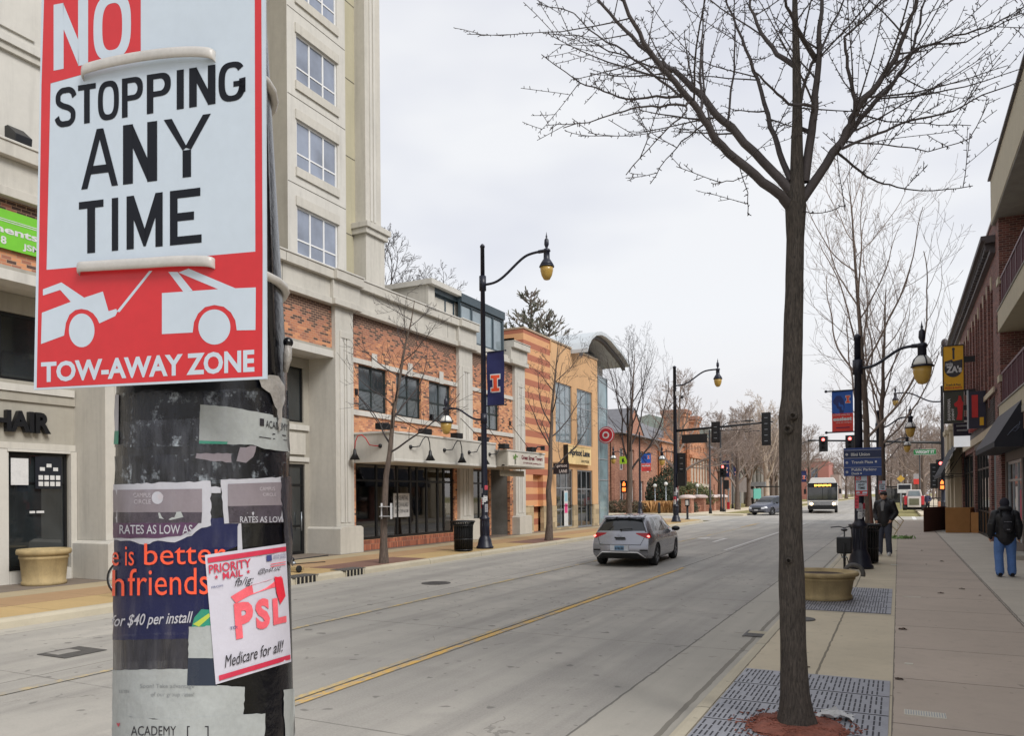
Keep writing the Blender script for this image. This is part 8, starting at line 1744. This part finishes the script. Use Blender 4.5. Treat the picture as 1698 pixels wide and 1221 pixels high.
for poly in ([(237, 607), (400, 545), (340, 478), (243, 510), (243, 475), (347, 436), (475, 522), (580, 487), (612, 598), (655, 585), (662, 600), (650, 625), (560, 667), (548, 640), (525, 610), (495, 592), (460, 585), (425, 592), (392, 618), (372, 665), (362, 735), (232, 783)], [(840, 372), (858, 371), (674, 603), (657, 600)], [(948, 377), (1000, 377), (1085, 483), (1032, 488)],
             [(912, 496), (1228, 474), (1005, 380), (1062, 358), (1325, 469), (1440, 464), (1438, 704), (1333, 706), (1325, 650), (1300, 605), (1260, 573), (1207, 563), (1155, 575), (1115, 612), (1092, 660), (1085, 718), (912, 727)]):
    b.flat(poly, P2, swh)
for cx_, cy_, rx, ry in ((461, 706, 72, 95), (1207, 687, 90, 99)): b.flat([(cx_+rx*math.cos(rad(a)), cy_-ry*math.sin(rad(a))) for a in range(0, 360, 10)], P2, swh)
b.text('TOW-AWAY ZONE', lambda u, v: PL(*Z2(232+u*1200, (1000-.05*u*1200)+v*((885-.06*u*1200)-(1000-.05*u*1200))), o2), swh, .035); b.build('pictogram', sg)
# zip ties
tie = M('zip_tie_white', lin((184, 181, 177)), .35, var=.14, sc=25)
b = MB()
for pth in ([(139, 130), (143, 122), (170, 113), (230, 101), (300, 92), (352, 92), (357, 97)], [(133, 452), (136, 446), (165, 444), (240, 440), (300, 436), (350, 436), (357, 440)]):
    pts = smooth([PL(x, y, .0035+.004*math.sin(PI*i/(len(pth)-1))-(.009 if i in (0, len(pth)-1) else 0)) for i, (x, y) in enumerate(pth)], 5); 
    n = len(pts); vs, fs = [], []; hw, th = .0062, .0022
    for p in pts:
        for k in range(10): a = 2*PI*k/10; vs.append(p+Vector((0, 0, 1))*hw*math.cos(a)*(1 if abs(math.cos(a)) < .9 else .96)+SN*th*math.sin(a))
    for i in range(n-1):
        for k in range(10): a = i*10+k; c = i*10+(k+1) % 10; fs.append((a, c, c+10, a+10))
    fs += [tuple(range(9, -1, -1)), tuple((n-1)*10+k for k in range(10))]; b.add(vs, fs, tie, True)
b.build_each('zip_tie', sg)
b = MB()
for zz, dz in ((yp(445, 160, PY).z, .03), (yp(445, 470, PY).z, .018)):
    zz = CY(455, 165 if dz == .03 else 468).z; pts = []
    for i in range(21): a = rad(-60+i*14); v = (-fw)*math.cos(a)+rt*math.sin(a); pts.append(Vector((PX, PY, zz+dz*.5-dz*.9*(i/20)))+v*(prad(zz)+.004))
    b.tube(pts, .0058, tie, 8)
b.build_each('tie_loop', sg)
# posters: outlines in photo pixels laid onto the round post
def patch(name, poly, m, off, sub=9, jag=0, seed=0, parent=None, holes=None):
    if jag:
        rg = random.Random(seed); q = []
        for i, p in enumerate(poly):
            c = poly[(i+1) % len(poly)]; q.append(p); L_ = math.hypot(c[0]-p[0], c[1]-p[1]); n = int(L_/7)
            for k in range(1, n): f = k/n; q.append((p[0]+(c[0]-p[0])*f+rg.uniform(-jag, jag), p[1]+(c[1]-p[1])*f+rg.uniform(-jag, jag)))
        poly = q
    bm = bmesh.new(); vs = [bm.verts.new((x, y, 0)) for x, y in poly]; bm.faces.new(vs); xs = [p[0] for p in poly]
    x = min(xs)+sub
    while x < max(xs): bmesh.ops.bisect_plane(bm, geom=bm.verts[:]+bm.edges[:]+bm.faces[:], plane_co=(x, 0, 0), plane_no=(1, 0, 0)); x += sub
    ys = [p[1] for p in poly]; y = min(ys)+30
    while y < max(ys): bmesh.ops.bisect_plane(bm, geom=bm.verts[:]+bm.edges[:]+bm.faces[:], plane_co=(0, y, 0), plane_no=(0, 1, 0)); y += 30
    bm.verts.index_update(); b = MB(); b.add([CY(v.co.x, v.co.y, off) for v in bm.verts], [tuple(v.index for v in f.verts) for f in bm.faces], m, True); bm.free()
    return b
def ptext(b, s, x0, y0, x1, y1, m, off, bold=.02, shear=0, slope=0):
    """text box in pixels, bottom-left (x0, y1), slope = rise per pixel"""
    b.text(s, lambda u, v: CY(x0+u*(x1-x0), y1-v*(y1-y0)-slope*u*(x1-x0), off), m, bold, shear)
pw = M('flyer_white', lin((176, 176, 184)), .45, spec=.15, var=.07, sc=30, bump=.12, bsc=40); pgr = M('flyer_grey_mauve', lin((128, 120, 126)), .4, spec=.15, var=.1, sc=30); pdp = M('flyer_purple', lin((84, 58, 84)), .45, spec=.15, var=.2, sc=40); pph = M('flyer_photo', lin((70, 64, 72)), .4, spec=.15, var=.6, sc=55)
pnv = M('flyer_navy', lin((33, 36, 70)), .4, spec=.15, var=.12, sc=25, bump=.15, bsc=30); por = M('flyer_orange', lin((232, 90, 62)), .45, spec=.15, var=.04); ptl = M('flyer_teal', lin((36, 134, 110)), .5); plg = M('flyer_lime', lin((176, 190, 70)), .5); pwg = M('weathered_white', lin((158, 162, 162)), .5, spec=.15, var=.14, sc=22, bump=.25, bsc=30, stain=.25)
pcr = M('sticker_crimson', lin((190, 44, 72)), .5, var=.06); ppk = M('marker_pink_red', lin((226, 96, 108)), .5, var=.18, sc=60); ppr = M('marker_red', lin((216, 40, 60)), .5, var=.1, sc=60); pst = M('sticker_white', lin((192, 190, 202)), .5, spec=.15, var=.04, sc=30, bump=.1); pbl = M('sticker_blue', lin((58, 66, 118)), .5); ink2 = M('marker_black', lin((34, 32, 40)), .5)
tp_ = NT('clear_tape_residue'); _q = tp_.pos(); _n = tp_.noise(tp_.mapv(_q, (30, 30, 8)), 2.5, 6, .7); _n2 = tp_.noise(_q, 60, 5, .7)
_c = tp_.mix(tp_.ramp(_n, .42, .75), lin((14, 15, 21)), lin((34, 35, 42))); _c = tp_.mix(tp_.math('MULTIPLY', tp_.ramp(_n2, .56, .68), tp_.ramp(_n, .4, .6)), _c, lin((150, 158, 166))); tp_.set(_c, .14, 0, .4); tp_.bump(_n, .6, .004); tape = tp_.m
tp2 = NT('grey_tape'); _q = tp2.pos(); tp2.set(tp2.mix(tp2.ramp(tp2.noise(tp2.mapv(_q, (40, 40, 9)), 2, 5, .6), .35, .7), lin((30, 30, 38)), lin((60, 60, 68))), .25, 0, .35); tp2.bump(tp2.noise(tp2.mapv(_q, (40, 40, 6)), 3, 4), .4, .004); tape2 = tp2.m
def fl(name, label_off=None): return None
patch('tape', [(186, 652), (486, 648), (486, 738), (186, 742)], tape, .0008, seed=1).build('tape', pole)
patch('tape', [(186, 757), (486, 750), (486, 800), (186, 806)], tape, .0008, seed=2).build('tape', pole)
def flyer(name, builds):
    root = None
    for i, mb in enumerate(builds):
        o = mb.build(name if i == 0 else 'print', pole if i == 0 else root); root = root or o
    return root
# academy strip
a = patch('x', [(332, 671), (380, 675), (440, 686), (486, 697), (486, 750), (440, 745), (420, 738), (330, 736)], pwg, .0014, jag=.5, seed=3); c = patch('x', [(330.3, 731), (378, 733), (376, 737), (330, 736)], ptl, .0019); ptext(c, 'ACADEMY', 441, 697, 478, 709, ink2, .0022, .0, 0, -.18); c.add([CY(x, y, .0022) for x, y in ((431, 694), (438, 695), (438, 707), (431, 706))], [(0, 1, 2, 3)], ink2); [c.add([CY(x, y, .0022) for x, y in q], [(0, 1, 2, 3)], ink2) for q in (((452, 719), (474, 722), (474, 724), (452, 721)), ((430, 724), (450, 727), (450, 728.4), (430, 725.4)), ((453, 727), (476, 730), (476, 731.4), (453, 728.4)))]; flyer('flyer', [a, c])
a = patch('x', [(186, 655), (197, 655), (196, 737), (186, 737)], pw, .0014, 4); c = patch('x', [(186, 715), (196.6, 715), (196, 737), (186, 737)], ptl, .0019, 4); flyer('flyer', [a, c])
for poly, s_ in (([(326, 752), (383, 753), (384, 767), (350, 765), (324, 760)], 1), ([(398, 742), (425, 740), (420, 758), (408, 768), (392, 765)], 2), ([(383, 808), (366, 808), (366, 818), (349, 818), (349, 808)], 3)): patch('x', poly, pgr if s_ < 3 else pw, .0013, jag=1.2, seed=s_).build('paper_scrap', pole)
# navy flyer with orange slogan
a = patch('x', [(186, 880), (192, 890), (350, 860), (400, 858), (396, 905), (350, 925), (356, 1000), (345, 1014), (318, 1040), (320, 1060), (186, 1062)], pnv, .0012, jag=.6, seed=6)
c = MB(); ptext(c, 'e is', 185, 907, 222, 939, por, .0028, .0, 0, .01); ptext(c, 'better', 239, 902, 374, 938, por, .0028, .0, 0, .02); ptext(c, 'h', 186, 946, 206, 989, por, .0028, .0); ptext(c, 'friends', 212, 944, 346, 989, por, .0028, .0, 0, .02)
ptext(c, 'for $40 per install', 184, 1021, 320, 1046, pw, .0028, .01, .35, .05); flyer('flyer', [a, c])
a = patch('x', [(318, 1040), (322, 1025), (334, 1011), (349, 1012), (352, 1040)], ptl, .0017, seed=7); c = patch('x', [(320, 1036), (346, 1018), (350, 1022), (330, 1040)], plg, .0021); flyer('flyer', [a, c])
a = patch('x', [(313, 1040), (356, 1038), (358, 1092), (312, 1092)], pwg, .0016, jag=.6, seed=8); flyer('flyer', [a]); a = patch('x', [(312, 1092), (358, 1092), (360, 1138), (310, 1138)], M('flyer_dark_teal', lin((34, 44, 62)), .45), .0015, seed=9); flyer('flyer', [a])
patch('x', [(186, 1060), (318, 1058), (313, 1112), (186, 1114)], tape2, .0010, seed=10).build('tape', pole)
# campus circle flyers
a = patch('x', [(186, 804), (349, 798), (350, 872), (334, 876), (318, 889), (290, 900), (262, 897), (240, 904), (215, 897), (186, 896)], pw, .0017, jag=1.2, seed=11); c = patch('x', [(186, 813), (335, 811), (335, 850), (186, 850)], pgr, .0022); d_ = patch('x', [(186, 850), (335, 850), (334, 868), (186, 868)], pph, .0022, seed=2); e_ = patch('x', [(186, 868), (330, 867), (322, 876), (300, 889), (262, 893), (186, 893)], pdp, .0022, jag=.8, seed=4)
for x in (c, d_, e_): pass
tx = MB(); ptext(tx, 'CAMPUS', 221, 818, 250, 825, M('pale_print', lin((176, 170, 176)), .5), .0026, .0); ptext(tx, 'CIRCLE', 222, 829, 250, 836, bpy.data.materials['pale_print'], .0026, 0); tx.add([CY(261+9.5*math.cos(rad(q)), 826+10.5*math.sin(rad(q)), .0026) for q in range(0, 360, 15)], [tuple(range(24))], pw); tx.add([CY(266+5*math.cos(rad(q)), 824+5*math.sin(rad(q)), .0029) for q in range(0, 360, 30)], [tuple(range(12))], bpy.data.materials['pale_print']); ptext(tx, 'RATES AS LOW AS', 198, 871, 319, 886, pw, .0026, .01)
for q0, q1 in ((262, 303),): tx.add([CY(x, y, .0026) for x, y in ((262, 851), (300, 849), (304, 858), (283, 863), (264, 860))], [(0, 1, 2, 3, 4)], pwg)
flyer('flyer', [a, c, d_, e_, tx])
a = patch('x', [(366, 796), (486, 791), (486, 866), (372, 869)], pw, .0017, jag=.8, seed=12); c = patch('x', [(378, 803), (468, 800), (468, 838), (378, 840)], pgr, .0022); d_ = patch('x', [(378, 840), (468, 838), (466, 867), (380, 868)], pph, .0022, seed=5); tx = MB(); ptext(tx, 'CAMPUS', 431, 808, 456, 814, bpy.data.materials['pale_print'], .0026, 0); ptext(tx, 'CIRCLE', 436, 818, 458, 823, bpy.data.materials['pale_print'], .0026, 0); ptext(tx, 'RATES AS LOW', 398, 857, 472, 867, pw, .0026, .01); flyer('flyer', [a, c, d_, tx])
patch('x', [(394, 868), (400, 868), (402, 912), (394, 914)], pw, .0013, 4).build('paper_scrap', pole); patch('x', [(466, 792), (486, 791), (486, 940), (474, 930), (470, 880)], tape2, .0028, 5, jag=1.5, seed=3).build('tape', pole)
# lower white papers
a = patch('x', [(186, 1112), (312, 1110), (312, 1136), (406, 1140), (404, 1190), (340, 1196), (186, 1190)], pwg, .0013, jag=1, seed=14); c = MB(); gp_ = M('faint_print', lin((128, 132, 134)), .6); ptext(c, 'Soon! Take advantage', 232, 1135, 322, 1144, gp_, .0018, 0); ptext(c, 'of our group rates!', 250, 1149, 322, 1158, gp_, .0018, 0); ptext(c, 'LETES', 198, 1145, 214, 1150, gp_, .0018, 0); flyer('flyer', [a, c])
a = patch('x', [(186, 1186), (260, 1194), (440, 1184), (438, 1260), (186, 1260)], pwg, .0017, jag=1, seed=15); c = MB(); ptext(c, 'ACADEMY', 217, 1205, 292, 1221, ink2, .0022, 0); ptext(c, 'v', 193, 1200, 199, 1206, pcr, .0022, .05)
for q in (((310, 1205), (346, 1205), (346, 1207), (310, 1207)), ((310, 1205), (312, 1205), (312, 1240), (310, 1240)), ((344, 1205), (346, 1205), (346, 1240), (344, 1240))): c.add([CY(x, y, .0022) for x, y in q], [(0, 1, 2, 3)], ink2)
flyer('flyer', [a, c]); patch('x', [(470, 1145), (492, 1142), (492, 1260), (474, 1260)], pwg, .0014, 4, jag=1, seed=16).build('paper_scrap', pole)
# mail label sticker
a = patch('x', [(339.7, 921), (474, 902), (483, 1098), (357.7, 1136)], pst, .0030, 7, seed=17)
def SK(u, v):   # unit square on the label (u right, v up) -> photo pixel
    x = (357.7*(1-u)+482*u)*(1-v)+(339.7*(1-u)+474*u)*v; y = (1136*(1-u)+1098*u)*(1-v)+(921*(1-u)+902*u)*v; return x, y
c = MB()
def sq(u0, u1, v0, v1, m, off=.0044):
    n = 6
    for i in range(n): s0, s1 = u0+(u1-u0)*i/n, u0+(u1-u0)*(i+1)/n; c.add([CY(*SK(s0, v0), off), CY(*SK(s1, v0), off), CY(*SK(s1, v1), off), CY(*SK(s0, v1), off)], [(0, 1, 2, 3)], m)
def st(s, u0, u1, v0, v1, m, bold=.02, shear=0, off=.0048): c.text(s, lambda u, v: CY(*SK(u0+u*(u1-u0), v0+v*(v1-v0)), off), m, bold, shear)
sq(.03, 1, .935, .975, pcr); sq(.05, 1, .02, .06, pcr)
st('PRIORITY', .035, .56, .85, .92, pcr, .02); st('MAIL', .20, .45, .79, .845, pcr, .02); 
for u in (.12, .52): c.add([CY(*SK(u+(.028 if k % 2 == 0 else .011)*math.sin(k*PI/5), .817+(.02 if k % 2 == 0 else .008)*math.cos(k*PI/5)), .0048) for k in range(10)], [tuple(range(10))], pcr)
sq(.755, .82, .875, .925, pbl)
for v in (.905, .885): st('UNITED STATES' if v == .905 else 'POSTAL SERVICE', .84, .995, v-.004, v+.012, pbl, 0)
for v in (.845, .825): sq(.80, .99, v-.002, v+.005, ppk, .0048)
st('FROM:', .05, .20, .735, .752, pbl, 0); st('TO:', .24, .34, .385, .41, pbl, .01)
st('fb/ig:', .34, .58, .70, .78, ink2, .0, .4); st('@psl.uc', .64, .93, .775, .825, ink2, .0, .4)
def blob(pts, m, off): c.add([CY(*SK(u, v), off) for u, v in pts], [tuple(range(len(pts)))], m)
blob([(.28, .645), (.50, .70), (.74, .715), (.93, .735), (.92, .655), (.72, .645), (.52, .625), (.34, .585)], ppk, .0042)
blob([(.84, .74), (.94, .72), (.97, .56), (.90, .50), (.86, .60)], ppr, .0047)
for ch, u0, u1, v0, v1 in (('P', .31, .55, .30, .585), ('S', .58, .76, .33, .58), ('L', .80, .97, .34, .56)): c.text(ch, lambda u, v: CY(*SK(u0+u*(u1-u0), v0+v*(v1-v0)), .0045), ppk, .05)
st('Medicare for all!', .14, .92, .105, .20, ink2, .0, .3); flyer('mail_sticker', [a, c])
# clear packing tape over the flyers
ct = NT('clear_tape'); ct.t.nodes.remove(ct.b); tr_ = ct.n('ShaderNodeBsdfTransparent'); gl_ = ct.n('ShaderNodeBsdfGlossy'); gl_.inputs['Roughness'].default_value = .16; gl_.inputs['Color'].default_value = (.9, .92, 1, 1)
mxs = ct.n('ShaderNodeMixShader'); lw_ = ct.n('ShaderNodeLayerWeight'); lw_.inputs['Blend'].default_value = .16; bp_ = ct.n('ShaderNodeBump'); bp_.inputs['Strength'].default_value = .28; bp_.inputs['Distance'].default_value = .004
_q = ct.pos(); ct.l(ct.noise(ct.mapv(_q, (34, 34, 7)), 2.4, 5, .6), bp_.inputs['Height']); ct.l(bp_.outputs[0], gl_.inputs['Normal']); ct.l(bp_.outputs[0], lw_.inputs['Normal'])
ct.l(ct.math('ADD', .012, ct.math('MULTIPLY', ct.ramp(ct.noise(ct.mapv(_q, (40, 40, 6)), 2.0, 5, .6),   .48, .78), .09)), mxs.inputs[0]); ct.l(tr_.outputs[0], mxs.inputs[1]); ct.l(gl_.outputs[0], mxs.inputs[2]); ct.l(mxs.outputs[0], ct.o.inputs[0])
for k, (x0_, x1_, y0_, y1_) in enumerate(((186, 338, 700, 1052), (338, 486, 648, 905), (186, 312, 1054, 1118), (186, 330, 1100, 1200))):
    patch('x', [(x0_, y0_), (x1_, y0_-6), (x1_, y1_), (x0_, y1_+4)], ct.m, .0056, 6, jag=.8, seed=20+k).build('clear_tape', pole)
# loose plastic, bolt and rag hanging at the right edge
pl_ = M('loose_plastic', lin((150, 146, 142)), .25, var=.3, sc=40, bump=.5); a = patch('x', [(430, 630), (446, 622), (462, 624), (472, 640), (473, 662), (468, 678), (466, 712), (462, 716), (460, 680), (448, 652), (434, 642)], pl_, .004, 5, jag=1.2, seed=18); a.build('loose_tape', pole)
q = CY(470, 568, .004); b = MB(); b.ball(q+rt*.006, .0065, .0065, .0065, pole_m, 12, 8); b.tube([q+rt*.006, q+rt*.005+Vector((0, 0, -.02)), q+rt*.002+Vector((0, 0, -.038))], [.0045, .0055, .003], pl_, 8); b.build('bolt', pole)
